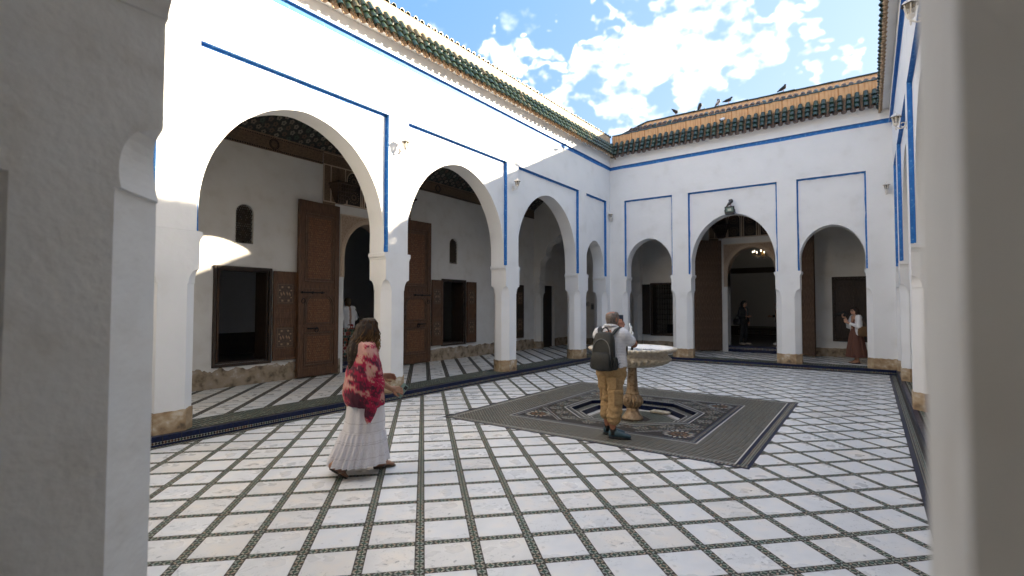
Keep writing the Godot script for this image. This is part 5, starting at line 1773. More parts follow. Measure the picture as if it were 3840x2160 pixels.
# ---------------------------------------------------------------- soft bodies
# Joins tapered capsules [a, b, ra, rb, colour?, flat?] smoothly and meshes them as surface nets.
# wob: Callable(position, normal) -> offset along the normal, for folds
func blob(b: MB, bones: Array, cell: float, blend: float, skin: Color, wob = null, paint = null) -> void:
	var k := 1.0 / blend * 2.2
	var lo := Vector3(1e9, 1e9, 1e9)
	var hi := -lo
	for q in bones:
		var r: float = maxf(q[2], q[3]) + blend * 0.6 + cell * 2.0
		for e in [q[0], q[1]]:
			lo = lo.min(e - Vector3.ONE * r)
			hi = hi.max(e + Vector3.ONE * r)
	var nx := int((hi.x - lo.x) / cell) + 2
	var ny := int((hi.y - lo.y) / cell) + 2
	var nz := int((hi.z - lo.z) / cell) + 2
	var f := PackedFloat32Array()
	f.resize(nx * ny * nz)
	for q in bones:
		var a: Vector3 = q[0]
		var ab: Vector3 = q[1] - a
		var l2 := maxf(ab.length_squared(), 1e-9)
		var ra: float = q[2]
		var rb: float = q[3]
		var r := maxf(ra, rb) + blend * 1.3 + cell
		var p0 := ((a.min(q[1]) - Vector3.ONE * r - lo) / cell).clamp(Vector3.ZERO, Vector3(nx - 1, ny - 1, nz - 1))
		var p1 := ((a.max(q[1]) + Vector3.ONE * r - lo) / cell).clamp(Vector3.ZERO, Vector3(nx - 1, ny - 1, nz - 1))
		var rim := blend * 1.3 + cell
		for z in range(int(p0.z), int(p1.z) + 1):
			for y in range(int(p0.y), int(p1.y) + 1):
				var row := (z * ny + y) * nx
				var p := Vector3(0, lo.y + y * cell, lo.z + z * cell) - a
				for x in range(int(p0.x), int(p1.x) + 1):
					p.x = lo.x + x * cell - a.x
					var t := clampf(p.dot(ab) / l2, 0.0, 1.0)
					var d := p.distance_to(ab * t) - (ra + (rb - ra) * t)
					if d < rim: f[row + x] += exp(-maxf(d, -rim * 2.0) * k)
	var far := -3.0 * blend
	for i in f.size(): f[i] = log(f[i]) / k if f[i] > 1e-4 else far
	# f > 0 inside
	var id := PackedInt32Array()
	id.resize(nx * ny * nz)
	id.fill(-1)
	var V := PackedVector3Array()
	var N := PackedVector3Array()
	var C := PackedColorArray()
	var sx := 1
	var sy := nx
	var sz := nx * ny
	var edges := [[0, 1], [0, 2], [0, 4], [1, 3], [1, 5], [2, 3], [2, 6], [3, 7], [4, 5], [4, 6], [5, 7], [6, 7]]
	var off := PackedInt32Array([0, sx, sy, sx + sy, sz, sx + sz, sy + sz, sx + sy + sz])
	for z in nz - 1:
		for y in ny - 1:
			var i := (z * ny + y) * nx - 1
			for x in nx - 1:
				i += 1
				var s := f[i] > 0.0
				if (f[i + off[1]] > 0.0) == s and (f[i + off[2]] > 0.0) == s and (f[i + off[3]] > 0.0) == s and (f[i + off[4]] > 0.0) == s and (f[i + off[5]] > 0.0) == s and (f[i + off[6]] > 0.0) == s and (f[i + off[7]] > 0.0) == s: continue
				var m := Vector3.ZERO
				var n := 0
				for e in edges:
					var v0 := f[i + off[e[0]]]
					var v1 := f[i + off[e[1]]]
					if (v0 > 0.0) == (v1 > 0.0): continue
					var t := v0 / (v0 - v1)
					m += Vector3(e[0] & 1, (e[0] >> 1) & 1, e[0] >> 2).lerp(Vector3(e[1] & 1, (e[1] >> 1) & 1, e[1] >> 2), t)
					n += 1
				m /= n
				var g := Vector3(
					f[i] + f[i + off[2]] + f[i + off[4]] + f[i + off[6]] - f[i + off[1]] - f[i + off[3]] - f[i + off[5]] - f[i + off[7]],
					f[i] + f[i + off[1]] + f[i + off[4]] + f[i + off[5]] - f[i + off[2]] - f[i + off[3]] - f[i + off[6]] - f[i + off[7]],
					f[i] + f[i + off[1]] + f[i + off[2]] + f[i + off[3]] - f[i + off[4]] - f[i + off[5]] - f[i + off[6]] - f[i + off[7]]).normalized()
				var p := lo + (Vector3(x, y, z) + m) * cell
				if wob != null: p += g * wob.call(p, g)
				id[i] = V.size()
				V.append(p)
				N.append(g)
				var col := skin
				var best := 1e9
				for q in bones:
					if q.size() < 5: continue
					var ab: Vector3 = q[1] - q[0]
					var t := clampf((p - q[0]).dot(ab) / maxf(ab.length_squared(), 1e-9), 0.0, 1.0)
					var d := p.distance_to(q[0] + ab * t) - lerpf(q[2], q[3], t)
					if d < best and d < 0.012:
						best = d
						col = q[4]
				if paint != null: col = paint.call(p, g, col)
				C.append(col)
	if wob != null:
		var acc := PackedVector3Array()
		acc.resize(V.size())
		_nets(f, id, nx, ny, nz, func(a, bb, c):
			var g := (V[a] - V[c]).cross(V[a] - V[bb])
			if g.dot(N[a] + N[bb] + N[c]) < 0.0: g = -g
			acc[a] += g
			acc[bb] += g
			acc[c] += g)
		for i in V.size(): N[i] = acc[i].normalized()
	for i in V.size():
		V[i] = b.xf * V[i]
		N[i] = (b.xf.basis * N[i]).normalized()
	_nets(f, id, nx, ny, nz, func(a, bb, c):
		if (V[a] - V[c]).cross(V[a] - V[bb]).dot(N[a] + N[bb] + N[c]) < 0.0:
			var s = bb
			bb = c
			c = s
		for j in [a, bb, c]:
			b.v.append(V[j])
			b.n.append(N[j])
			b.uv.append(Vector2.ZERO)
			b.c.append(C[j]))

func _nets(f: PackedFloat32Array, id: PackedInt32Array, nx: int, ny: int, nz: int, emit: Callable) -> void:
	var st := [1, nx, nx * ny]
	for i in id.size():
		if id[i] < 0: continue
		for ax in 3:
			var j: int = i + st[ax]
			if j >= f.size() or (f[i] > 0.0) == (f[j] > 0.0): continue
			var u: int = st[(ax + 1) % 3]
			var w: int = st[(ax + 2) % 3]
			if i - u - w < 0: continue
			var a := id[i]
			var b := id[i - u]
			var c := id[i - u - w]
			var d := id[i - w]
			if b < 0 or c < 0 or d < 0: continue
			emit.call(a, b, c)
			emit.call(a, c, d)

# a head with a face, looking along +z of bs, its centre at o; h is the height of the head
func head_bones(o: Vector3, bs: Basis, h: float, skin: Color, neck: Vector3, lips := Color(0.30, 0.10, 0.085)) -> Array:
	var s := h / 0.23
	var P := func(x: float, y: float, z: float) -> Vector3: return o + bs * (Vector3(x, y, z) * s)
	var eye := Color(0.015, 0.012, 0.010)
	return [
		[P.call(0, 0.028, -0.022), P.call(0, 0.035, 0.012), 0.076 * s, 0.074 * s],
		[P.call(0, -0.01, -0.02), P.call(0, -0.03, 0.035), 0.066 * s, 0.052 * s],
		[P.call(0, -0.05, 0.030), P.call(0, -0.083, 0.058), 0.042 * s, 0.026 * s],
		[P.call(0.042, -0.045, 0.01), P.call(0.02, -0.08, 0.05), 0.024 * s, 0.02 * s],
		[P.call(-0.042, -0.045, 0.01), P.call(-0.02, -0.08, 0.05), 0.024 * s, 0.02 * s],
		[P.call(0, 0.012, 0.086), P.call(0, -0.026, 0.106), 0.008 * s, 0.0125 * s],
		[P.call(0.012, -0.028, 0.092), P.call(-0.012, -0.028, 0.092), 0.009 * s, 0.009 * s],
		[P.call(-0.05, 0.028, 0.068), P.call(0.05, 0.028, 0.068), 0.014 * s, 0.014 * s],
		[P.call(-0.018, -0.057, 0.083), P.call(0.018, -0.057, 0.083), 0.0075 * s, 0.0075 * s, lips],
		[P.call(-0.031, 0.006, 0.078), P.call(-0.031, 0.006, 0.079), 0.0085 * s, 0.0085 * s, eye],
		[P.call(0.031, 0.006, 0.078), P.call(0.031, 0.006, 0.079), 0.0085 * s, 0.0085 * s, eye],
		[P.call(-0.076, 0.012, -0.012), P.call(-0.074, -0.028, -0.004), 0.014 * s, 0.009 * s],
		[P.call(0.076, 0.012, -0.012), P.call(0.074, -0.028, -0.004), 0.014 * s, 0.009 * s],
		[P.call(0, -0.04, -0.02), neck, 0.053 * s, 0.058 * s]]

# a hand from wrist w: d along the palm, n out of its back, side towards the thumb; curl of the fingers in radians
func hand_bones(w: Vector3, d: Vector3, n: Vector3, curl: float, thumb_side: float, s := 1.0) -> Array:
	d = d.normalized()
	n = (n - d * n.dot(d)).normalized()
	var e := d.cross(n).normalized() * thumb_side
	var out := [[w - d * 0.02 * s, w + d * 0.02 * s, 0.025 * s, 0.024 * s]]
	for k in 4:
		var x := (1.5 - k) * 0.0195 * s
		out.append([w + d * 0.02 * s + e * x * 0.7, w + d * 0.083 * s + e * x, 0.0145 * s, 0.0115 * s])
		var p := w + d * 0.085 * s + e * x
		var a := 0.25 * curl
		var len: float = [0.040, 0.045, 0.042, 0.033][k] * s
		for j in 3:
			var dir := d * cos(a) - n * sin(a)
			var q := p + dir * len
			out.append([p, q, (0.0098 - 0.0008 * j) * s, (0.0090 - 0.0008 * j) * s])
			p = q
			len *= 0.68
			a += curl * 0.75
	var t0 := w + d * 0.022 * s + e * 0.024 * s
	var t1 := t0 + (d * 0.7 + e * 0.65 - n * 0.25 * curl).normalized() * 0.044 * s
	var t2 := t1 + (d * 0.9 + e * 0.15 - n * 0.4 * curl).normalized() * 0.034 * s
	var t3 := t2 + (d * 0.9 - e * 0.1 - n * 0.5 * curl).normalized() * 0.025 * s
	out.append_array([[t0, t1, 0.0145 * s, 0.0115 * s], [t1, t2, 0.0115 * s, 0.010 * s], [t2, t3, 0.010 * s, 0.0085 * s]])
	return out

func foot_bones(heel: Vector3, d: Vector3, ankle: Vector3, s := 1.0) -> Array:
	var r := Vector3.UP.cross(d).normalized()
	var out := [[ankle, heel + Vector3(0, 0.03, 0) * s, 0.036 * s, 0.030 * s], [ankle, heel + d * 0.13 * s + Vector3(0, 0.028, 0) * s, 0.036 * s, 0.024 * s], [heel + d * 0.0 + Vector3(0, 0.028, 0) * s, heel + d * 0.16 * s + r * 0.012 * s + Vector3(0, 0.022, 0) * s, 0.028 * s, 0.022 * s], [heel + Vector3(0, 0.028, 0) * s, heel + d * 0.15 * s - r * 0.018 * s + Vector3(0, 0.02, 0) * s, 0.026 * s, 0.019 * s]]
	for k in 5:
		var x := (k - 2) * 0.0155 * s
		out.append([heel + d * 0.165 * s + r * x + Vector3(0, 0.018, 0) * s, heel + d * (0.205 - 0.012 * absf(k - 1)) * s + r * x * 1.05 + Vector3(0, 0.013, 0) * s, 0.0125 * s, 0.0105 * s])
	return out

# ---------------------------------------------------------------- fountain, lamps, birds
func fountain() -> void:
	var o := thing("fountain", "pale marble fountain bowl with fluted underside on a baluster stem", "fountain", Vector3(4.02, -0.139, 8.08))
	var y := 0.139
	var V := func(a: Array) -> Array:
		var w := []
		for q in a: w.append(Vector2(q[0], q[1] + y))
		return w
	var b := mb()
	b.lathe(V.call([[0.0, -0.139], [0.172, -0.138], [0.176, -0.126], [0.166, -0.105], [0.138, -0.07], [0.112, -0.03], [0.098, 0.0], [0.103, 0.012], [0.103, 0.026], [0.090, 0.04]]), 40)
	part("foot", b, M.stone_dark, o)
	b = mb()
	b.lathe(V.call([[0.088, 0.038], [0.105, 0.055], [0.142, 0.09], [0.160, 0.13], [0.163, 0.16], [0.155, 0.20], [0.136, 0.235], [0.114, 0.258], [0.106, 0.268]]), 96, Vector3.ZERO, 18, PackedFloat32Array([0.0, 0.014, 0.034, 0.042, 0.044, 0.040, 0.026, 0.008, 0.0]))
	part("fluted_bulb", b, M.stone_dark, o)
	b = mb()
	b.lathe(V.call([[0.100, 0.262], [0.110, 0.272], [0.115, 0.284], [0.112, 0.295], [0.101, 0.305], [0.098, 0.325], [0.093, 0.36], [0.082, 0.55], [0.073, 0.68], [0.078, 0.715], [0.098, 0.74]]), 32)
	part("stem", b, M.stone_dark, o)
	b = mb()
	b.lathe(V.call([[0.05, 0.735], [0.20, 0.738], [0.36, 0.748], [0.48, 0.772], [0.57, 0.812], [0.615, 0.855], [0.622, 0.885], [0.600, 0.905]]), 216, Vector3.ZERO, 38, PackedFloat32Array([0.0, 0.004, 0.026, 0.046, 0.056, 0.056, 0.044, 0.006]))
	part("fluted_underside", b, M.stone, o)
	b = mb()
	b.lathe(V.call([[0.615, 0.893], [0.600, 0.903], [0.582, 0.925], [0.585, 0.955], [0.608, 0.98], [0.645, 0.993]]), 64)
	part("bowl_band", b, M.stone, o)
	b = mb()
	b.lathe(V.call([[0.635, 0.985], [0.672, 0.993], [0.705, 1.008], [0.722, 1.030], [0.716, 1.050], [0.692, 1.060], [0.665, 1.056]]), 216, Vector3.ZERO, 54, PackedFloat32Array([0.0, 0.012, 0.032, 0.036, 0.026, 0.006, 0.0]))
	part("rim", b, M.stone, o)
	b = mb()
	b.lathe(V.call([[0.672, 1.057], [0.645, 1.035], [0.58, 0.995], [0.42, 0.965], [0.2, 0.955], [0.0, 0.955]]), 48)
	part("bowl_inside", b, M.marble_white, o)
	b = mb()
	b.lathe(V.call([[0.03, 0.955], [0.028, 0.99], [0.018, 1.05], [0.012, 1.09], [0.0, 1.092]]), 12)
	part("nozzle", b, M.iron, o)
	var wt := thing("fountain_water", "shallow water and small splashing jet in the fountain bowl", "water", Vector3(4.02, 1.018, 8.08))
	b = mb()
	var rows := []
	for i in 12:
		var w := PackedVector3Array()
		for j in 48:
			var a := TAU * j / 48
			var r := 0.622 * i / 11.0
			w.append(Vector3(cos(a) * r, 0.004 * sin(r * 60.0) * exp(-r * 3.0), sin(a) * r))
		rows.append(w)
	b.grid(rows, true)
	part("surface", b, M.water, wt)
	rng.seed = 9
	b = mb()
	var up := Vector3(0, 0.075, 0)
	for k in 34:
		var t := k / 33.0
		var p := up + Vector3(0.035 * sin(t * 5.0) * t + rng.randf_range(-0.012, 0.012), t * 0.34 - (0.05 if k % 5 == 0 else 0.0), rng.randf_range(-0.015, 0.015))
		var s := rng.randf_range(0.006, 0.014) * (1.0 if t < 0.85 else 1.5)
		blob_ball(b, p, s, s * rng.randf_range(1.0, 2.2))
	for k in 16:
		blob_ball(b, up + Vector3(rng.randf_range(-0.10, 0.12), rng.randf_range(0.02, 0.30), rng.randf_range(-0.08, 0.08)), 0.005, 0.008)
	stuff(part("droplets", b, M.spray, wt))

func blob_ball(b: MB, o: Vector3, r: float, ry: float) -> void:
	var rows := []
	for i in 6:
		var th := PI * i / 5.0
		var w := PackedVector3Array()
		for j in 8:
			var a := TAU * j / 8
			w.append(o + Vector3(cos(a) * sin(th) * r, cos(th) * ry, -sin(a) * sin(th) * r))
		rows.append(w)
	b.grid(rows, true)

func wall_lantern(label: String, at: Vector3, turn: float) -> void:
	var o := thing("wall_lantern", label, "lantern", at, turn, "white wall lanterns")
	var c := Vector3(0, 0, 0.14)
	var hex := func(r: float, y: float) -> PackedVector3Array:
		var w := PackedVector3Array()
		for k in 6: w.append(c + Vector3(cos(TAU * k / 6) * r, y, -sin(TAU * k / 6) * r))
		return w
	var flat := func(b: MB, p: PackedVector3Array, q: PackedVector3Array):
		for k in 6: b.quad(p[k], p[(k + 1) % 6], q[(k + 1) % 6], q[k])
	var b := mb()
	flat.call(b, hex.call(0.088, 0.062), hex.call(0.062, 0.096))
	flat.call(b, hex.call(0.062, 0.096), hex.call(0.022, 0.122))
	b.lathe([Vector2(0.022, 0.118), Vector2(0.016, 0.13), Vector2(0.006, 0.134), Vector2(0.005, 0.15), Vector2(0.0, 0.158)], 10, c)
	part("cap", b, M.white_metal, o)
	b = mb()
	flat.call(b, hex.call(0.088, 0.0615), hex.call(0.05, 0.060))
	flat.call(b, hex.call(0.05, 0.060), hex.call(0.001, 0.060))
	part("cap_underside", b, M.lamp_dark, o)
	b = mb()
	var t := hex.call(0.060, 0.058) as PackedVector3Array
	var u := hex.call(0.037, -0.048) as PackedVector3Array
	for k in 6: b.tube([t[k], u[k]], 0.006, 5)
	for k in 6: b.tube([u[k], u[(k + 1) % 6]], 0.006, 5)
	b.lathe([Vector2(0.041, -0.044), Vector2(0.040, -0.056), Vector2(0.030, -0.075), Vector2(0.012, -0.090), Vector2(0.011, -0.105), Vector2(0.016, -0.112), Vector2(0.010, -0.12), Vector2(0.012, -0.135), Vector2(0.005, -0.15), Vector2(0.0, -0.158)], 12, c)
	part("frame", b, M.white_metal, o)
	for k in 6:
		b = mb()
		var l := (k + 1) % 6
		b.quad(t[k].lerp(t[l], 0.06), t[l].lerp(t[k], 0.06), u[l].lerp(u[k], 0.06), u[k].lerp(u[l], 0.06))
		part("pane", b, M.lamp_glass, o)
	b = mb()
	var p := []
	for k in 13:
		var a := PI * k / 12.0
		p.append(Vector3(0, -0.098 - 0.035 * sin(a), 0.14 - 0.125 * k / 12.0))
	b.tube(p, 0.010, 8)
	p = []
	for k in 11:
		var a := TAU * k / 12.0 + 0.6
		p.append(Vector3(0, -0.075 + 0.035 * sin(a), 0.05 + 0.032 * cos(a)))
	b.tube(p, 0.007, 6)
	b.box(Vector3(0, -0.095, 0.007), Vector3(0.055, 0.12, 0.014), 0.005)
	part("bracket", b, M.white_metal, o)

func pigeon(label: String, at: Vector3, turn: float, upright: float, head_back: float, body: Color, pale: Color) -> void:
	var o := thing("pigeon", label, "bird", at, turn, "")
	var bs := Basis(Vector3.RIGHT, -upright)
	var P := func(y: float, z: float) -> Vector3: return bs * Vector3(0, y, z) + Vector3(0, 0.11, 0)
	var b := mb()
	var hd := P.call(0.058, 0.082 - head_back) as Vector3
	var neck := Color(0.02, 0.035, 0.04)
	blob(b, [[P.call(0.0, 0.04), P.call(-0.01, -0.06), 0.055, 0.042, body], [P.call(-0.01, -0.06), P.call(-0.015, -0.17), 0.032, 0.016, body * 0.6], [P.call(0.02, 0.07), hd, 0.036, 0.022, neck], [hd, hd + Vector3(0, 0.004, 0.012), 0.021, 0.018, neck], [hd + Vector3(0, 0, 0.02), hd + Vector3(0, -0.004, 0.045), 0.006, 0.002, Color(0.03, 0.03, 0.03)]], 0.010, 0.02, body)
	part("body", b, M.soft, o)
	for s in [-1.0, 1.0]:
		b = mb()
		blob(b, [[P.call(0.012, 0.03) + Vector3(s * 0.043, 0, 0), P.call(0.0, -0.06) + Vector3(s * 0.036, 0, 0), 0.026, 0.022, pale], [P.call(0.0, -0.06) + Vector3(s * 0.034, 0, 0), P.call(-0.004, -0.15) + Vector3(s * 0.012, 0, 0), 0.02, 0.008, body * 0.7]], 0.010, 0.012, pale)
		part("wing", b, M.soft, o)
		b = mb()
		b.tube([P.call(-0.03, 0.0) + Vector3(s * 0.02, 0, 0), Vector3(s * 0.022, 0.004, 0.012)], 0.005, 5)
		b.tube([Vector3(s * 0.022, 0.005, 0.0), Vector3(s * 0.022, 0.004, 0.04)], 0.004, 5)
		part("leg", b, M.bird_leg, o)

func floodlight() -> void:
	var o := thing("floodlight", "square black floodlight above the centre far arch with a pigeon on it", "floodlight", Vector3(3.917, 4.64, 0.0))
	var b := mb()
	var bs := Basis(Vector3.RIGHT, 0.25)
	b.box(Vector3(0, 0, 0.12), Vector3(0.27, 0.20, 0.055), 0.012, bs)
	b.box(Vector3(0, -0.115, 0.09), Vector3(0.25, 0.06, 0.09), 0.01)
	part("housing", b, M.black, o)
	b = mb()
	b.box(Vector3(0, 0.005, 0.12) + bs * Vector3(0, 0, 0.028), Vector3(0.215, 0.13, 0.004), 0.0, bs)
	part("glass", b, mat(lin(0.14, 0.20, 0.17), 0.15), o)
	b = mb()
	b.box(Vector3(0, 0.0, 0.12) + bs * Vector3(0, 0, 0.031), Vector3(0.105, 0.07, 0.004), 0.0, bs)
	part("lamp_array", b, mat(lin(0.5, 0.52, 0.45), 0.4), o)
	b = mb()
	for s in [-1.0, 1.0]: b.tube([Vector3(s * 0.145, 0.0, 0.12), Vector3(s * 0.145, -0.10, 0.05), Vector3(s * 0.10, -0.10, 0.01)], 0.009, 6)
	b.box(Vector3(0, -0.10, 0.012), Vector3(0.22, 0.04, 0.02), 0.003)
	part("bracket", b, M.black, o)

func chandelier() -> void:
	var c := Vector3(3.62, 3.98, -7.4)
	var o := thing("chandelier", "lit crystal chandelier in the dark back room", "chandelier", c)
	var b := mb()
	b.tube([Vector3(0, 1.6, 0), Vector3(0, 0.25, 0)], 0.012, 6)
	b.lathe([Vector2(0.0, -0.22), Vector2(0.05, -0.18), Vector2(0.03, -0.1), Vector2(0.07, -0.02), Vector2(0.03, 0.08), Vector2(0.04, 0.2), Vector2(0.0, 0.27)], 12)
	part("stem", b, M.brass, o)
	var cr := mb()
	for k in 8:
		var a := TAU * k / 8
		var e := Vector3(cos(a), 0, sin(a))
		b = mb()
		b.tube([e * 0.03 + Vector3(0, -0.05, 0), e * 0.2 + Vector3(0, -0.13, 0), e * 0.36 + Vector3(0, -0.06, 0), e * 0.38 + Vector3(0, 0.02, 0)], 0.009, 6)
		b.lathe([Vector2(0.0, 0.015), Vector2(0.05, 0.03), Vector2(0.055, 0.036)], 10, e * 0.38)
		part("arm", b, M.brass, o)
		b = mb()
		b.lathe([Vector2(0.0, 0.04), Vector2(0.014, 0.045), Vector2(0.024, 0.075), Vector2(0.012, 0.115), Vector2(0.0, 0.135)], 8, e * 0.38)
		part("bulb", b, M.bulb, o)
		var l := OmniLight3D.new()
		l.name = "bulb_light"
		l.light_color = Color(1.0, 0.95, 0.86)
		l.light_energy = 0.004
		l.light_size = 0.02
		l.omni_range = 12.0
		l.omni_attenuation = 2.0
		l.shadow_enabled = true
		l.position = e * 0.38 + Vector3(0, 0.085, 0)
		o.add_child(l, true)
		for j in 7: blob_ball(cr, e * (0.12 + 0.045 * j) + Vector3(0, -0.16 - 0.06 * sin(j * 1.2), 0), 0.012, 0.022)
	stuff(part("crystal_drops", cr, M.crystal, o))

func build_things() -> void:
	M.marble_white = tri_mat(M.marble.albedo_texture, Vector3.ONE * 0.8, 0.35)
	M.water = mat(Color(0.9, 0.96, 1.0, 0.12), 0.03)
	M.water.transparency = BaseMaterial3D.TRANSPARENCY_ALPHA
	M.spray = mat(lin(0.75, 0.78, 0.8), 0.2)
	M.lamp_dark = mat(lin(0.09, 0.07, 0.05), 0.7)
	M.soft = vcol(0.8)
	M.bird_leg = mat(lin(0.25, 0.06, 0.05), 0.7)
	M.crystal = mat(lin(0.5, 0.52, 0.55), 0.08, 0.3)
	M.bulb = mat(Color(1, 0.97, 0.9), 0.4)
	M.bulb.emission_enabled = true
	M.bulb.emission = Color(1.0, 0.94, 0.84)
	M.bulb.emission_energy_multiplier = 0.9
	fountain()
	wall_lantern("white wall lantern in full sun between the first and second arches", Vector3(0.0, 4.795, 9.625), PI / 2)
	wall_lantern("white wall lantern on the shadow edge between the second and third arches", Vector3(0.0, 4.80, 5.87), PI / 2)
	wall_lantern("small wall lantern in the far left corner of the courtyard", Vector3(0.085, 4.82, 0.0), 0.0)
	wall_lantern("small wall lantern at the right end of the back wall", Vector3(7.715, 4.80, 0.0), 0.0)
	wall_lantern("wall lantern on the right wall overlapping the far blue band", Vector3(RX, 4.78, 5.95), -PI / 2)
	wall_lantern("wall lantern cut off by the top of the picture, nearest on the right wall", Vector3(RX, 4.80, 9.72), -PI / 2)
	floodlight()
	chandelier()
	var cam := thing("security_camera", "small white security camera on the tan parapet of the back wall", "camera", Vector3(3.755, 7.45, 0.018))
	var b := mb()
	b.tube([Vector3(0, 0, 0.0), Vector3(-0.02, -0.02, 0.06)], 0.02, 8)
	b.tube([Vector3(0.03, 0.0, 0.05), Vector3(-0.07, -0.05, 0.12)], 0.042, 12)
	part("housing", b, mat(lin(0.7, 0.7, 0.7), 0.4), cam)
	b = mb()
	b.tube([Vector3(-0.066, -0.048, 0.117), Vector3(-0.082, -0.056, 0.128)], 0.03, 12)
	part("lens", b, M.black, cam)
	var slate := Color(0.035, 0.038, 0.043)
	var grey := Color(0.10, 0.105, 0.115)
	var ry := 8.262
	pigeon("dark pigeon with raised tail, leftmost on the back roof ridge", Vector3(2.005, ry, -0.92), 2.6, -0.45, 0.04, slate, slate)
	pigeon("upright dark pigeon, second from left on the roof ridge", Vector3(2.81, ry, -0.92), 1.2, 0.9, 0.03, slate, grey)
	pigeon("pale bellied upright pigeon left of the one with a white collar", Vector3(3.385, ry, -0.92), 1.9, 0.85, 0.02, Color(0.20, 0.20, 0.21), Color(0.40, 0.38, 0.38))
	pigeon("dark pigeon with a white collar leaning right on the roof ridge", Vector3(3.70, ry, -0.92), 1.57, 0.05, -0.02, slate, slate)
	pigeon("dark pigeon standing alone, rightmost on the back roof ridge", Vector3(5.265, ry, -0.92), 1.45, 0.35, 0.0, slate, slate)
	pigeon("grey pigeon huddled on top of the black floodlight", Vector3(3.93, 4.75, 0.10), 1.75, 0.75, 0.05, slate, grey)

# ---------------------------------------------------------------- people
# a rounded box swept through rows [along, half width, half depth, centre across, centre deep]; M maps to the world
func soft_box(b: MB, rows: Array, P: Callable, e := 3.5, n := 24) -> void:
	var out := []
	for i in rows.size():
		var r: Array = rows[i]
		var w := PackedVector3Array()
		for j in n:
			var a := TAU * j / n
			var c := cos(a)
			var s := sin(a)
			w.append(P.call(r[3] + signf(c) * pow(absf(c), 2.0 / e) * r[1], r[0], r[4] + signf(s) * pow(absf(s), 2.0 / e) * r[2]))
		out.append(w)
	var c0 := PackedVector3Array()
	var c1 := PackedVector3Array()
	for j in n:
		c0.append(P.call(rows[0][3], rows[0][0], rows[0][4]))
		c1.append(P.call(rows[-1][3], rows[-1][0], rows[-1][4]))
	out.push_front(c0)
	out.append(c1)
	b.grid(out, true)

func folds(sd: int, amp: float, fx: float, fy: float) -> Callable:
	var f := noise(sd, 1.0, 3)
	return func(p: Vector3, _g: Vector3) -> float: return amp * f.get_noise_3d(p.x * fx, p.y * fy, p.z * fx)

# a skirt: rows [y, half length, half width, forward shift, fold depth]
func skirt(b: MB, rows: Array, folds_n: int, sd: int, n := 120) -> void:
	var f := noise(sd, 0.8, 2)
	var out := []
	for i in rows.size():
		var r: Array = rows[i]
		var w := PackedVector3Array()
		for j in n:
			var a := TAU * j / n
			var k: float = 1.0 + r[4] * (0.6 * sin(a * folds_n + 2.2 * sin(a * 3.0) + r[0] * 2.0) + 0.9 * f.get_noise_2d(cos(a) * 3.0, sin(a) * 3.0 + r[0]))
			w.append(Vector3(sin(a) * r[2] * k, r[0], r[3] + cos(a) * r[1] * k))
		out.append(w)
	b.grid(out, true)

func shoe(b: MB, heel: Vector3, d: Vector3, len: float, h: float) -> void:
	var r := Vector3.UP.cross(d).normalized()
	var P := func(x: float, t: float, y: float) -> Vector3: return heel + d * t + r * x + Vector3.UP * (y + h * 0.5)
	soft_box(b, [[0.0, 0.026, h * 0.40, 0, 0], [0.02, 0.036, h * 0.5, 0, 0], [0.09 * len / 0.27, 0.036, h * 0.5, 0, 0], [0.15 * len / 0.27, 0.042, h * 0.42, 0, -h * 0.08], [0.21 * len / 0.27, 0.046, h * 0.32, 0, -h * 0.18], [0.25 * len / 0.27, 0.038, h * 0.25, 0, -h * 0.25], [len, 0.018, h * 0.16, 0, -h * 0.30]], P, 2.6, 20)

# a draped cloth lofted through smooth rows, with folds that deepen downwards; paint gives its dye
func drape(b: MB, rows: Array, sd: int, depth: float, count: int, paint: Callable, cx := 0.0) -> void:
	var f := noise(sd, 1.0, 3)
	var out := []
	var cols := []
	var n := 120
	var m := 56
	for i in m + 1:
		var t := i * (rows.size() - 1.0) / m
		var k := mini(int(t), rows.size() - 2)
		var u := t - k
		var r := []
		for q in 4: r.append(cubic_interpolate(rows[k][q], rows[k + 1][q], rows[maxi(k - 1, 0)][q], rows[mini(k + 2, rows.size() - 1)][q], u))
		var w := PackedVector3Array()
		var c := []
		for j in n:
			var a := TAU * j / n
			var g: float = smooth(0.05, 0.6, float(i) / m)
			var e: float = 1.0 + depth * g * (sin(a * count + r[0] * 9.0 + 1.5 * sin(a * 2.0)) * 0.5 + 1.6 * f.get_noise_3d(cos(a) * 2.2, r[0] * 4.0, sin(a) * 2.2)) + 0.012 * f.get_noise_3d(cos(a) * 7.0, r[0] * 20.0, sin(a) * 7.0)
			var dy := 0.03 * g * f.get_noise_2d(a * 1.5, 9.0) if i == m else 0.0
			w.append(Vector3(cx + sin(a) * r[1] * e, r[0] + dy + -0.02 * sin(a) * sin(a) * (1.0 - g), r[3] + cos(a) * r[2] * e))
			c.append(paint.call(w[j]))
		out.append(w)
		cols.append(c)
	b.grid(out, true, cols)

func eyelet_tex() -> ImageTexture:
	var im := Image.create(256, 256, false, Image.FORMAT_RGB8)
	var g := noise(7, 0.05, 3)
	for y in 256:
		for x in 256:
			var k := 0.94 + 0.05 * g.get_noise_2d(x, y)
			im.set_pixel(x, y, Color(k, k * 0.99, k))
	for row in [18, 28, 98, 108, 178, 238]:
		for i in 32:
			for dy in 4:
				for dx in 4: im.set_pixel((i * 8 + dx + (4 if row % 16 > 8 else 0)) % 256, row + dy, Color(0.74, 0.71, 0.72))
	for row in range(40, 80, 10):
		for i in 16:
			im.set_pixel((i * 16 + (row % 20)) % 256, row, Color(0.74, 0.72, 0.73))
			im.set_pixel((i * 16 + (row % 20) + 1) % 256, row, Color(0.74, 0.72, 0.73))
	return ImageTexture.create_from_image(im)

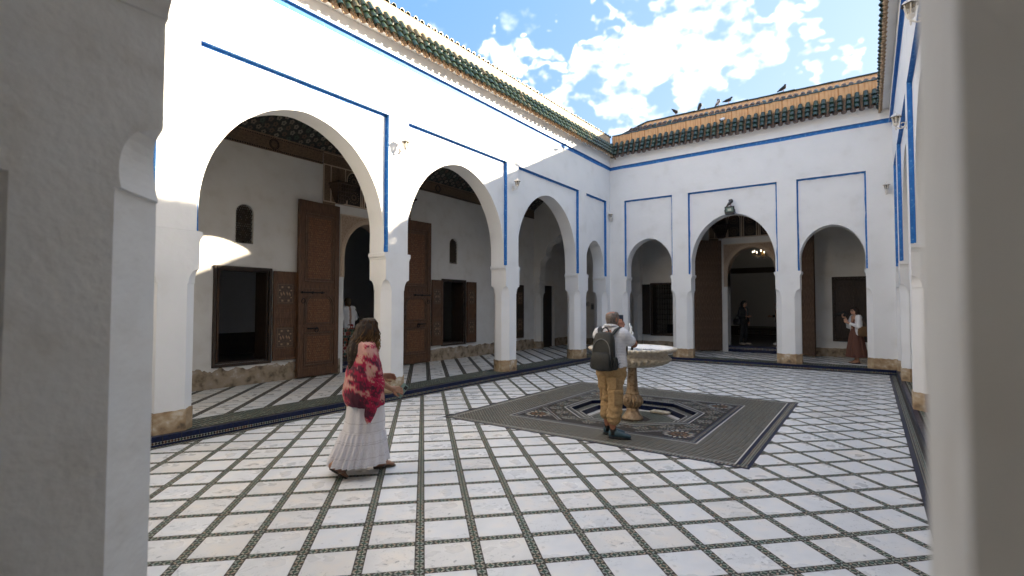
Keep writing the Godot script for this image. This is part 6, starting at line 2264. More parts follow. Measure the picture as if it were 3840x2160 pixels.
func sprig_tex() -> ImageTexture:
	var im := Image.create(256, 256, false, Image.FORMAT_RGB8)
	im.fill(lin(0.70, 0.70, 0.72))
	var r := RandomNumberGenerator.new()
	r.seed = 12
	for k in 210:
		var p := Vector2((k % 15) * 17.0 + 8.0 * ((k / 15) % 2), (k / 15) * 18.0) + Vector2(r.randf_range(-3, 3), r.randf_range(-3, 3))
		var a := r.randf() * TAU
		var c := lin(0.05, 0.035, 0.05).lerp(lin(0.25, 0.17, 0.19), r.randf())
		for i in range(-5, 6):
			for j in range(-2, 3):
				if absf(j) > 2.4 - absf(i) * 0.35: continue
				var q := p + Vector2(i, j).rotated(a)
				im.set_pixel(posmod(int(q.x), 256), posmod(int(q.y), 256), c)
	return ImageTexture.create_from_image(im)

func walking_woman() -> void:
	var o := thing("person", "person with long curly hair walking in a red patterned shawl and white skirt", "person", Vector3(2.965, 0, 12.79), deg_to_rad(151.9))
	var sk := Color(0.30, 0.15, 0.09)
	var hb := Basis(Vector3.UP, 0.55)
	var hc := Vector3(0.0, 1.485, 0.035)
	var wrist := Vector3(-0.245, 0.895, 0.215)
	var bones := head_bones(hc, hb, 0.215, sk, Vector3(0, 1.36, -0.01))
	bones.append_array([
		[Vector3(-0.08, 1.30, -0.01), Vector3(0.08, 1.30, -0.01), 0.085, 0.085], [Vector3(0, 1.25, 0), Vector3(0, 1.05, 0.0), 0.12, 0.10], [Vector3(-0.06, 0.95, 0), Vector3(0.06, 0.95, 0), 0.12, 0.12],
		[Vector3(-0.16, 1.31, -0.02), Vector3(-0.235, 1.03, 0.0), 0.046, 0.040], [Vector3(-0.235, 1.03, 0.0), wrist, 0.038, 0.025],
		[Vector3(0.16, 1.31, -0.02), Vector3(0.22, 1.06, 0.05), 0.046, 0.040], [Vector3(0.22, 1.06, 0.05), Vector3(0.15, 0.98, 0.22), 0.038, 0.026],
		[Vector3(0.08, 0.90, 0.0), Vector3(0.085, 0.50, 0.15), 0.085, 0.056], [Vector3(0.085, 0.50, 0.15), Vector3(0.08, 0.09, 0.165), 0.052, 0.034],
		[Vector3(-0.08, 0.90, 0.0), Vector3(-0.085, 0.48, -0.03), 0.085, 0.056], [Vector3(-0.085, 0.48, -0.03), Vector3(-0.075, 0.15, -0.31), 0.052, 0.034]])
	var b := mb()
	blob(b, bones, 0.0095, 0.02, sk)
	var hands := hand_bones(wrist + Vector3(0, 0, 0.01), Vector3(0.12, -0.28, 1.0), Vector3(-0.9, 0.45, 0.0), 0.75, 1.0, 0.92)
	hands.append_array(hand_bones(Vector3(0.15, 0.98, 0.22), Vector3(-0.2, -0.1, 1.0), Vector3(0.9, 0.3, 0), 0.7, -1.0, 0.9))
	blob(b, hands, 0.0042, 0.006, sk)
	var fd := Vector3(0.05, 0, 1).normalized()
	var feet := foot_bones(Vector3(0.08, 0.022, 0.135), fd, Vector3(0.08, 0.09, 0.165), 0.95)
	blob(b, feet, 0.0045, 0.012, sk)
	var up := Basis(Vector3.RIGHT, 0.62)
	var rear := []
	for q in foot_bones(Vector3(0, 0, 0), Vector3(0, 0, 1), Vector3(0, 0.07, 0.025), 0.95):
		var w := (q as Array).duplicate()
		for k in 2: w[k] = up * (q[k] as Vector3) + Vector3(-0.075, 0.118, -0.345)
		rear.append(w)
	blob(b, rear, 0.0045, 0.012, sk)
	part("body", b, M.skin, o)
	# thong sandals
	for q in [[Transform3D(Basis(Vector3.UP, 0.05), Vector3(0.08, 0.002, 0.13))], [Transform3D(up, Vector3(-0.075, 0.098, -0.345))]]:
		var s := mb(q[0])
		soft_box(s, [[-0.012, 0.022, 0.007, 0, 0.009], [0.02, 0.033, 0.009, 0, 0.009], [0.10, 0.033, 0.009, 0, 0.009], [0.16, 0.041, 0.009, 0, 0.009], [0.205, 0.034, 0.008, 0, 0.009], [0.225, 0.014, 0.006, 0, 0.009]], func(x, t, y): return Vector3(x, y, t), 3.0, 20)
		var so := part("sandal", s, M.leather, o)
		s = mb(q[0])
		for sd in [-1.0, 1.0]: s.tube([Vector3(sd * 0.036, 0.016, 0.085), Vector3(sd * 0.030, 0.045, 0.115), Vector3(sd * 0.006, 0.042, 0.155), Vector3(0.0, 0.018, 0.172)], 0.008, 6, 0.5)
		part("strap", s, M.leather_pale, so)
	# skirt in two tiers
	b = mb()
	skirt(b, [[0.98, 0.13, 0.16, 0.0, 0.01], [0.88, 0.165, 0.18, 0.005, 0.02], [0.75, 0.182, 0.19, 0.01, 0.03], [0.60, 0.196, 0.20, 0.008, 0.04], [0.50, 0.206, 0.205, 0.0, 0.045], [0.445, 0.210, 0.208, -0.008, 0.03]], 9, 3)
	var cloth := part("skirt", b, M.eyelet, o)
	b = mb()
	skirt(b, [[0.452, 0.212, 0.210, -0.008, 0.02], [0.43, 0.222, 0.217, -0.012, 0.06], [0.36, 0.238, 0.226, -0.022, 0.075], [0.25, 0.266, 0.238, -0.042, 0.09], [0.175, 0.287, 0.247, -0.058, 0.105], [0.125, 0.298, 0.252, -0.066, 0.11]], 22, 5, 200)
	part("ruffle", b, M.eyelet, cloth)
	# shawl
	b = mb()
	var pn := noise(17, 1.0, 4)
	pn.domain_warp_enabled = true
	pn.domain_warp_amplitude = 0.6
	pn.domain_warp_frequency = 2.0
	var paint := func(p: Vector3) -> Color:
		var k := pn.get_noise_3d(p.x * 2.4, p.y * 5.0 + p.z * 1.6, p.z * 2.4)
		var l := pn.get_noise_3d(p.x * 16.0 + 40.0, p.y * 13.0, p.z * 16.0)
		k += l * 0.16 - 0.26 * smooth(1.12, 1.34, p.y) + 0.10 * smooth(1.25, 1.05, p.y)
		var c := Color(0.52, 0.24, 0.22)
		if k > 0.26: c = Color(0.075, 0.012, 0.028)
		elif k > 0.02: c = Color(0.36, 0.010, 0.050)
		elif k < -0.13: c = Color(0.55, 0.29, 0.25)
		elif k < -0.05: c = Color(0.50, 0.31, 0.20)
		return c * (1.0 + 0.2 * l)
	# rows [y, half width, half length, forward shift]
	drape(b, [[1.425, 0.058, 0.058, 0.0], [1.405, 0.10, 0.078, -0.005], [1.385, 0.180, 0.098, -0.008], [1.33, 0.232, 0.115, -0.005], [1.20, 0.270, 0.140, 0.0], [1.08, 0.292, 0.176, -0.008], [0.96, 0.298, 0.192, -0.010], [0.84, 0.285, 0.205, -0.010], [0.75, 0.255, 0.198, 0.004], [0.715, 0.240, 0.190, 0.010]], 23, 0.040, 7, paint)
	drape(b, [[1.04, 0.05, 0.07, 0.05], [0.96, 0.062, 0.085, 0.065], [0.86, 0.052, 0.075, 0.045], [0.74, 0.042, 0.062, 0.02], [0.64, 0.030, 0.046, 0.0], [0.575, 0.012, 0.022, -0.012]], 29, 0.10, 5, paint, -0.262)
	var sh := part("shawl", b, M.cloth, o)
	b = mb()
	rng.seed = 3
	for k in 170:
		var a := rng.randf() * TAU
		b.col = Color(0.75, 0.55, 0.38)
		blob_ball(b, Vector3(cos(a) * 0.13 - 0.08, rng.randf_range(1.02, 1.33), sin(a) * 0.135 - 0.03) + Vector3(-0.02, 0, -0.02), 0.0028, 0.0028)
	stuff(part("sequins", b, M.sequin, sh))
	# hair
	b = mb()
	blob(b, [[hc + hb * Vector3(0, 0.045, -0.03), hc + hb * Vector3(0, 0.055, 0.015), 0.083, 0.076], [hc + hb * Vector3(-0.02, 0.0, -0.06), Vector3(-0.05, 1.28, -0.10), 0.078, 0.085], [hc + hb * Vector3(0.02, 0.0, -0.06), Vector3(0.06, 1.28, -0.09), 0.078, 0.085], [hc + hb * Vector3(-0.055, 0.0, -0.01), Vector3(-0.10, 1.26, 0.02), 0.05, 0.055], [Vector3(-0.04, 1.28, -0.10), Vector3(-0.07, 1.14, -0.135), 0.085, 0.05], [Vector3(-0.10, 1.27, 0.0), Vector3(-0.12, 1.13, 0.035), 0.055, 0.03]], 0.009, 0.03, Color(0.035, 0.021, 0.013), folds(31, 0.018, 22.0, 9.0))
	var hair := part("hair", b, M.cloth, o)
	b = mb()
	for k in 270:
		var a := rng.randf_range(-2.6, 2.3)
		var root := hc + hb * Vector3(-sin(a) * 0.070, rng.randf_range(0.02, 0.115), -cos(a) * 0.080 - 0.005)
		var fall := Vector3(-0.03 - sin(a) * 0.105 - rng.randf_range(0.0, 0.03), rng.randf_range(1.08, 1.24), -cos(a) * 0.125 - 0.005)
		var tone := rng.randf()
		var c0 := Color(0.032, 0.017, 0.009).lerp(Color(0.085, 0.045, 0.020), tone)
		var c1 := Color(0.12, 0.062, 0.027).lerp(Color(0.46, 0.27, 0.115), tone)
		var pts := []
		var cols := []
		var ph := rng.randf() * TAU
		var wv := rng.randf_range(0.010, 0.024)
		for i in 15:
			var t := i / 14.0
			var p := root.lerp(fall, t)
			p += Vector3(-sin(a), 0, -cos(a)) * 0.045 * sin(PI * minf(t * 1.2, 1.0))
			p += Vector3(cos(ph + t * 17.0), 0, sin(ph + t * 17.0)) * wv * smooth(0.1, 0.5, t)
			pts.append(p)
			cols.append(c0.lerp(c1, smooth(0.15, 0.9, t)))
		cols.push_front(cols[0])
		cols.append(cols[-1])
		var rad := []
		for i in 15: rad.append(0.0062 * (1.0 - 0.55 * i / 14.0))
		var seg := 5
		# tube with a colour for each ring
		var rows := []
		for i in 15:
			var w := PackedVector3Array()
			for j in seg:
				var q := TAU * j / seg
				w.append(pts[i] + Vector3(cos(q), 0.0, sin(q)) * rad[i])
			rows.append(w)
		b.grid(rows, true, cols.slice(1, 16))
	stuff(part("curls", b, M.hair, hair))
	# the phone in her hand
	var ph := thing("phone", "green cased phone held out in the walking woman's right hand", "phone", Vector3(2.965, 0, 12.79), deg_to_rad(151.9))
	var c := wrist + Vector3(0.035, -0.035, 0.125)
	var bs := Basis(Vector3(0.15, 0.55, 0.82).normalized(), 0.0) * Basis.looking_at(Vector3(0.95, -0.12, -0.15), Vector3(0.1, 0.75, 0.65))
	b = mb()
	b.box(c, Vector3(0.074, 0.148, 0.010), 0.0035, bs)
	part("case", b, mat(lin(0.16, 0.24, 0.21), 0.45), ph)
	b = mb()
	b.box(c + bs * Vector3(0.014, 0.046, 0.006), Vector3(0.036, 0.038, 0.004), 0.0015, bs)
	for q in [Vector2(0.006, 0.055), Vector2(0.006, 0.038), Vector2(0.022, 0.046)]: blob_ball(b, c + bs * Vector3(q.x, q.y, 0.008), 0.007, 0.007)
	part("lenses", b, M.black, ph)

func backpack(o: Node3D) -> void:
	var P := func(x: float, y: float, z: float) -> Vector3: return Vector3(x, y, z)
	var b := mb()
	soft_box(b, [[0.90, 0.10, 0.05, -0.005, 0.225], [0.915, 0.140, 0.075, -0.005, 0.225], [1.0, 0.152, 0.085, -0.005, 0.230], [1.15, 0.150, 0.082, -0.005, 0.225], [1.30, 0.140, 0.070, -0.005, 0.210], [1.38, 0.115, 0.055, -0.005, 0.195], [1.405, 0.075, 0.035, -0.005, 0.185]], P, 3.6, 32)
	part("main_bag", b, M.pack, o)
	b = mb()
	soft_box(b, [[0.915, 0.10, 0.03, -0.005, 0.30], [0.93, 0.128, 0.045, -0.005, 0.305], [1.03, 0.134, 0.050, -0.005, 0.305], [1.12, 0.126, 0.040, -0.005, 0.298], [1.145, 0.09, 0.02, -0.005, 0.29]], P, 4.0, 28)
	part("front_pocket", b, M.pack, o)
	for s in [-1.0, 1.0]:
		b = mb()
		soft_box(b, [[0.92, 0.02, 0.045, s * 0.155, 0.22], [0.95, 0.03, 0.055, s * 0.16, 0.22], [1.06, 0.024, 0.05, s * 0.158, 0.22], [1.08, 0.01, 0.04, s * 0.155, 0.22]], P, 3.0, 16)
		part("side_pocket", b, M.pack, o)
	for q in [[1.235, 1.375, 0.118, 0.290, 0.240], [1.165, 1.315, 0.128, 0.304, 0.288]]:
		b = mb()
		var pts := []
		for k in 21:
			var t := PI * k / 20.0
			pts.append(Vector3(-0.005 - cos(t) * q[2], lerpf(q[0] - 0.13, q[1], pow(sin(t), 0.6)), lerpf(q[3], q[4], sin(t))))
		b.tube(pts, 0.0055, 6)
		part("zip", b, M.zip, o)
	b = mb()
	var lp := []
	for k in 13: lp.append(Vector3(-0.005 - cos(PI * k / 12) * 0.05, 1.395 + sin(PI * k / 12) * 0.065, 0.165))
	b.tube(lp, 0.010, 8)
	part("carry_loop", b, M.black, o)
	for s in [-1.0, 1.0]:
		b = mb()
		b.tube([Vector3(s * 0.085, 1.36, 0.165), Vector3(s * 0.115, 1.435, 0.10), Vector3(s * 0.135, 1.462, 0.02), Vector3(s * 0.15, 1.42, -0.075), Vector3(s * 0.16, 1.28, -0.135), Vector3(s * 0.185, 1.10, -0.09), Vector3(s * 0.19, 1.02, 0.03), Vector3(s * 0.15, 0.97, 0.17)], [0.030, 0.032, 0.032, 0.032, 0.028, 0.018, 0.012, 0.010], 10, 0.35)
		part("shoulder_strap", b, M.pack, o)

func photographer() -> void:
	var at := Vector3(4.455, 0, 9.90)
	var o := thing("person", "person with balding crown photographing, in a printed shirt and tan cargo shorts", "person", at)
	var sk := Color(0.33, 0.145, 0.080)
	var hc := Vector3(0.0, 1.565, -0.045)
	var hb := Basis(Vector3.UP, PI - 0.25)
	var rw := Vector3(0.035, 1.435, -0.29)
	var lw := Vector3(-0.13, 1.44, -0.29)
	var re := Vector3(0.255, 1.235, -0.165)
	var le := Vector3(-0.26, 1.31, -0.16)
	var fd := Vector3(0.955, 0, -0.295)
	var bones := head_bones(hc, hb, 0.228, sk, Vector3(0, 1.42, -0.01))
	bones.append_array([[Vector3(-0.09, 1.36, 0), Vector3(0.09, 1.36, 0), 0.095, 0.095], [Vector3(0, 1.3, 0), Vector3(0, 1.0, -0.02), 0.14, 0.15], [Vector3(-0.06, 0.92, 0), Vector3(0.06, 0.92, 0), 0.13, 0.13],
		[Vector3(0.18, 1.36, 0.0), re, 0.055, 0.045], [re, rw, 0.046, 0.030], [Vector3(-0.18, 1.36, 0.0), le, 0.055, 0.045], [le, lw, 0.046, 0.030],
		[Vector3(0.07, 0.88, 0.05), Vector3(0.09, 0.46, 0.07), 0.09, 0.062], [Vector3(0.09, 0.46, 0.07), Vector3(0.065, 0.34, 0.10), 0.058, 0.062], [Vector3(0.065, 0.34, 0.10), Vector3(0.06, 0.09, 0.085), 0.062, 0.037],
		[Vector3(-0.07, 0.88, -0.05), Vector3(-0.06, 0.46, -0.07), 0.09, 0.062], [Vector3(-0.06, 0.46, -0.07), Vector3(-0.085, 0.34, -0.06), 0.058, 0.062], [Vector3(-0.085, 0.34, -0.06), Vector3(-0.09, 0.09, -0.075), 0.062, 0.037]])
	var b := mb()
	blob(b, bones, 0.0105, 0.02, sk)
	var hands := hand_bones(rw, Vector3(-0.30, 0.95, -0.10), Vector3(0.75, 0.15, 0.65), 0.95, 1.0)
	hands.append_array(hand_bones(lw, Vector3(0.25, 0.95, -0.10), Vector3(-0.75, 0.15, 0.65), 0.95, -1.0))
	blob(b, hands, 0.0045, 0.006, sk)
	part("body", b, M.skin, o)
	# short hair round a bald crown
	b = mb()
	var hp := noise(3, 40.0, 2)
	blob(b, [[hc + Vector3(0, 0.022, 0.038), hc + Vector3(0, -0.055, 0.035), 0.072, 0.060], [hc + Vector3(-0.048, 0.045, 0.0), hc + Vector3(-0.046, -0.03, 0.0), 0.044, 0.036], [hc + Vector3(0.048, 0.045, 0.0), hc + Vector3(0.046, -0.03, 0.0), 0.044, 0.036], [hc + Vector3(-0.03, 0.055, -0.035), hc + Vector3(0.03, 0.055, -0.035), 0.048, 0.048]], 0.008, 0.018, Color(0.10, 0.075, 0.06), folds(5, 0.006, 60.0, 60.0), func(p, _g, _c): return Color(0.085, 0.062, 0.048).lerp(Color(0.20, 0.17, 0.15), 0.5 + 0.9 * hp.get_noise_3dv(p)))
	part("hair", b, M.cloth, o)
	# shirt
	b = mb()
	blob(b, [[Vector3(-0.13, 1.37, 0.0), Vector3(0.13, 1.37, 0.0), 0.095, 0.095], [Vector3(-0.075, 1.28, 0.0), Vector3(-0.075, 0.98, 0.0), 0.125, 0.135], [Vector3(0.075, 1.28, 0.0), Vector3(0.075, 0.98, 0.0), 0.125, 0.135], [Vector3(-0.07, 0.98, 0.0), Vector3(-0.07, 0.90, 0.0), 0.135, 0.130], [Vector3(0.07, 0.98, 0.0), Vector3(0.075, 0.90, 0.0), 0.135, 0.130],
		[Vector3(0.17, 1.36, 0.0), Vector3(0.17, 1.36, 0.0).lerp(re, 0.62), 0.084, 0.082], [Vector3(-0.17, 1.36, 0.0), Vector3(-0.17, 1.36, 0.0).lerp(le, 0.62), 0.084, 0.082], [Vector3(-0.03, 1.435, 0.0), Vector3(0.03, 1.435, -0.01), 0.068, 0.068]], 0.0105, 0.028, Color.WHITE, folds(41, 0.012, 11.0, 5.0))
	var sh := part("shirt", b, M.shirt, o)
	b = mb()
	var cp := []
	for k in 15: cp.append(Vector3(sin(TAU * k / 14) * 0.074, 1.475 + 0.014 * cos(TAU * k / 14), 0.005 - cos(TAU * k / 14) * -0.078))
	b.tube(cp, 0.020, 8, 1.0)
	part("collar", b, M.shirt, sh)
	# cargo shorts
	b = mb()
	blob(b, [[Vector3(-0.075, 0.90, -0.01), Vector3(0.075, 0.90, 0.01), 0.138, 0.138], [Vector3(-0.06, 0.84, 0.0), Vector3(0.06, 0.84, 0.0), 0.145, 0.145], [Vector3(0.08, 0.82, 0.05), Vector3(0.095, 0.50, 0.075), 0.108, 0.096], [Vector3(0.095, 0.50, 0.075), Vector3(0.080, 0.285, 0.10), 0.098, 0.100], [Vector3(-0.08, 0.82, -0.05), Vector3(-0.065, 0.50, -0.07), 0.108, 0.096], [Vector3(-0.065, 0.50, -0.07), Vector3(-0.085, 0.30, -0.06), 0.098, 0.098]], 0.0105, 0.022, Color.WHITE, folds(47, 0.020, 6.0, 12.0))
	var so := part("cargo_shorts", b, M.khaki, o)
	for q in [[Vector3(0.157, 0.56, 0.143), 0.785], [Vector3(-0.158, 0.57, -0.045), -1.35]]:
		b = mb(Transform3D(Basis(Vector3.UP, q[1]), q[0]))
		b.box(Vector3(0, -0.02, 0), Vector3(0.13, 0.17, 0.035), 0.012)
		b.box(Vector3(0, 0.065, 0.004), Vector3(0.14, 0.05, 0.042), 0.008)
		part("cargo_pocket", b, M.khaki, so)
	for q in [Vector3(0.095, 0.79, 0.175), Vector3(-0.075, 0.79, 0.135)]:
		b = mb()
		b.box(q, Vector3(0.11, 0.045, 0.016), 0.006, Basis(Vector3.UP, 0.15))
		b.box(q - Vector3(0, 0.075, 0.002), Vector3(0.105, 0.11, 0.012), 0.005, Basis(Vector3.UP, 0.15))
		part("rear_pocket", b, M.khaki, so)
	for q in [[Vector3(0.06, 0, 0.085), 0.0], [Vector3(-0.09, 0, -0.075), 0.05]]:
		var d := fd.rotated(Vector3.UP, q[1])
		var heel: Vector3 = q[0] - d * 0.055
		b = mb()
		b.tube([q[0] + Vector3(0, 0.05, 0), q[0] + Vector3(0, 0.10, 0), q[0] + Vector3(0, 0.165, 0)], [0.044, 0.041, 0.047], 14)
		part("sock", b, M.black, o)
		b = mb()
		shoe(b, heel + Vector3(0, 0.022, 0), d, 0.285, 0.085)
		var s := part("shoe", b, M.shoe_blue, o)
		b = mb()
		shoe(b, heel - d * 0.006, d, 0.297, 0.032)
		part("sole", b, M.black, s)
		b = mb()
		var r := Vector3.UP.cross(d)
		for k in 4: b.tube([heel + d * (0.10 + 0.03 * k) + r * 0.034 + Vector3(0, 0.07 - 0.008 * k, 0), heel + d * (0.115 + 0.03 * k) + Vector3(0, 0.105 - 0.013 * k, 0), heel + d * (0.10 + 0.03 * k) - r * 0.034 + Vector3(0, 0.07 - 0.008 * k, 0)], 0.0045, 5)
		part("laces", b, M.pale_blue, s)
	b = mb()
	cp = []
	var ax := (rw - re).normalized()
	var u := ax.cross(Vector3.UP).normalized()
	var w := ax.cross(u)
	for k in 15: cp.append(re.lerp(rw, 0.80) + (u * cos(TAU * k / 14) + w * sin(TAU * k / 14)) * 0.036)
	b.tube(cp, 0.009, 6)
	part("wristband", b, M.black, o)
	var bp := thing("backpack", "dark olive backpack with grey zips worn by the man photographing", "backpack", at)
	backpack(bp)
	var ph := thing("phone", "dark phone raised beside the photographing man's head", "phone", at)
	b = mb()
	b.box(Vector3(-0.005, 1.545, -0.335), Vector3(0.078, 0.155, 0.010), 0.004, Basis(Vector3.UP, 0.25))
	part("body", b, M.black, ph)
	b = mb()
	b.box(Vector3(-0.005, 1.545, -0.335) + Basis(Vector3.UP, 0.25) * Vector3(0, 0, 0.0055), Vector3(0.068, 0.142, 0.003), 0.0, Basis(Vector3.UP, 0.25))
	part("screen", b, mat(lin(0.03, 0.05, 0.08), 0.15), ph)

func skirt_woman() -> void:
	var at := Vector3(6.97, YS, -1.22)
	var turn := deg_to_rad(-62.0)
	var o := thing("person", "person in a white blouse over a long brown dress standing by the right far arch", "person", at, turn)
	var sk := Color(0.42, 0.23, 0.15)
	var hc := Vector3(0, 1.49, 0.03)
	var bones := head_bones(hc, Basis.IDENTITY, 0.215, sk, Vector3(0, 1.36, 0))
	var rw := Vector3(-0.03, 1.30, 0.27)
	var lw := Vector3(0.06, 1.16, 0.25)
	bones.append_array([[Vector3(-0.08, 1.3, 0), Vector3(0.08, 1.3, 0), 0.08, 0.08], [Vector3(0, 1.25, 0), Vector3(0, 1.0, 0), 0.11, 0.11], [Vector3(-0.16, 1.3, 0), Vector3(-0.21, 1.05, 0.06), 0.045, 0.04], [Vector3(-0.21, 1.05, 0.06), rw, 0.038, 0.025], [Vector3(0.16, 1.3, 0), Vector3(0.21, 1.05, 0.04), 0.045, 0.04], [Vector3(0.21, 1.05, 0.04), lw, 0.038, 0.025],
		[Vector3(0.07, 0.9, 0), Vector3(0.07, 0.48, 0.02), 0.08, 0.055], [Vector3(0.07, 0.48, 0.02), Vector3(0.07, 0.09, 0), 0.05, 0.034], [Vector3(-0.07, 0.9, 0), Vector3(-0.07, 0.48, 0.02), 0.08, 0.055], [Vector3(-0.07, 0.48, 0.02), Vector3(-0.07, 0.09, -0.02), 0.05, 0.034]])
	var b := mb()
	blob(b, bones, 0.012, 0.02, sk)
	var h := hand_bones(rw, Vector3(0.1, 0.6, 0.5), Vector3(-1, 0, 0), 0.9, 1.0, 0.92)
	h.append_array(hand_bones(lw, Vector3(-0.5, 0.7, 0.3), Vector3(0.6, 0.2, 0.7), 0.8, -1.0, 0.92))
	h.append_array(foot_bones(Vector3(0.07, 0.012, -0.03), Vector3(0.15, 0, 1).normalized(), Vector3(0.07, 0.09, 0.0), 0.95))
	h.append_array(foot_bones(Vector3(-0.07, 0.012, -0.05), Vector3(-0.15, 0, 1).normalized(), Vector3(-0.07, 0.09, -0.02), 0.95))
	blob(b, h, 0.006, 0.008, sk)
	part("body", b, M.skin, o)
	b = mb()
	blob(b, [[hc + Vector3(0, 0.04, -0.02), hc + Vector3(0, 0.05, 0.01), 0.082, 0.077], [hc + Vector3(0, 0, -0.05), Vector3(0, 1.30, -0.09), 0.075, 0.05], [hc + Vector3(0.05, 0, -0.02), Vector3(0.09, 1.28, -0.02), 0.04, 0.035], [hc + Vector3(-0.05, 0, -0.02), Vector3(-0.09, 1.28, -0.02), 0.04, 0.035]], 0.012, 0.025, Color(0.022, 0.012, 0.008), folds(5, 0.008, 18.0, 8.0))
	part("hair", b, M.cloth, o)
	b = mb()
	skirt(b, [[1.28, 0.09, 0.13, 0.01, 0.0], [1.10, 0.105, 0.125, 0.01, 0.0], [1.0, 0.105, 0.13, 0.0, 0.02], [0.85, 0.15, 0.18, 0.0, 0.05], [0.6, 0.19, 0.225, 0.0, 0.10], [0.35, 0.225, 0.26, 0.0, 0.13], [0.185, 0.245, 0.285, 0.0, 0.14]], 11, 8)
	part("dress", b, mat(lin(0.115, 0.048, 0.032), 0.9), o)
	b = mb()
	blob(b, [[Vector3(-0.13, 1.31, -0.01), Vector3(0.13, 1.31, -0.01), 0.075, 0.075], [Vector3(-0.10, 1.24, -0.02), Vector3(-0.14, 0.86, 0.03), 0.085, 0.06], [Vector3(0.10, 1.24, -0.02), Vector3(0.14, 0.82, 0.02), 0.085, 0.06], [Vector3(0, 1.24, -0.05), Vector3(0, 0.9, -0.08), 0.10, 0.09], [Vector3(-0.17, 1.29, 0), Vector3(-0.225, 1.05, 0.05), 0.07, 0.075], [Vector3(-0.225, 1.05, 0.05), Vector3(-0.11, 1.19, 0.19), 0.062, 0.042], [Vector3(0.17, 1.29, 0), Vector3(0.225, 1.05, 0.03), 0.07, 0.078], [Vector3(0.225, 1.05, 0.03), Vector3(0.12, 1.12, 0.18), 0.065, 0.042]], 0.013, 0.03, Color.WHITE, folds(51, 0.018, 9.0, 4.0))
	part("blouse", b, M.white_cloth, o)
	for s in [-1.0, 1.0]:
		b = mb()
		soft_box(b, [[-0.065, 0.025, 0.006, s * 0.07, 0.006], [0.0, 0.034, 0.007, s * 0.075, 0.006], [0.10, 0.040, 0.007, s * 0.085, 0.006], [0.17, 0.02, 0.005, s * 0.095, 0.006]], func(x, t, y): return Vector3(x, y, t), 3.0, 14)
		b.tube([Vector3(s * 0.045, 0.01, 0.04), Vector3(s * 0.08, 0.06, 0.08), Vector3(s * 0.115, 0.01, 0.06)], 0.006, 5)
		part("sandal", b, M.black, o)
	var bag := thing("shoulder_bag", "tan woven shoulder bag hanging at the side of the woman in brown", "bag", at, turn)
	b = mb()
	soft_box(b, [[0.78, 0.05, 0.10, 0.29, -0.06], [0.80, 0.065, 0.15, 0.29, -0.06], [0.90, 0.065, 0.16, 0.29, -0.06], [1.0, 0.05, 0.14, 0.28, -0.06], [1.06, 0.02, 0.10, 0.27, -0.06]], func(x, y, z): return Vector3(x, y, z), 3.0, 22)
	part("pouch", b, M.basket, bag)
	b = mb()
	b.tube([Vector3(0.27, 1.03, 0.06), Vector3(0.235, 1.2, 0.04), Vector3(0.18, 1.385, 0.0), Vector3(0.22, 1.2, -0.09), Vector3(0.27, 1.03, -0.17)], 0.014, 8, 0.5)
	part("strap", b, M.basket, bag)
	var cm := thing("camera", "black camera with a fuzzy windshield held up by the woman in brown", "camera", at, turn)
	b = mb()
	blob(b, [[Vector3(-0.03, 1.42, 0.30), Vector3(-0.05, 1.40, 0.44), 0.06, 0.045], [Vector3(-0.02, 1.40, 0.26), Vector3(-0.02, 1.37, 0.30), 0.045, 0.04]], 0.009, 0.02, Color(0.012, 0.012, 0.013), folds(9, 0.02, 40.0, 40.0))
	part("windshield", b, M.cloth, cm)
	b = mb()
	b.box(Vector3(-0.03, 1.33, 0.29), Vector3(0.03, 0.12, 0.03), 0.005)
	part("grip", b, M.black, cm)

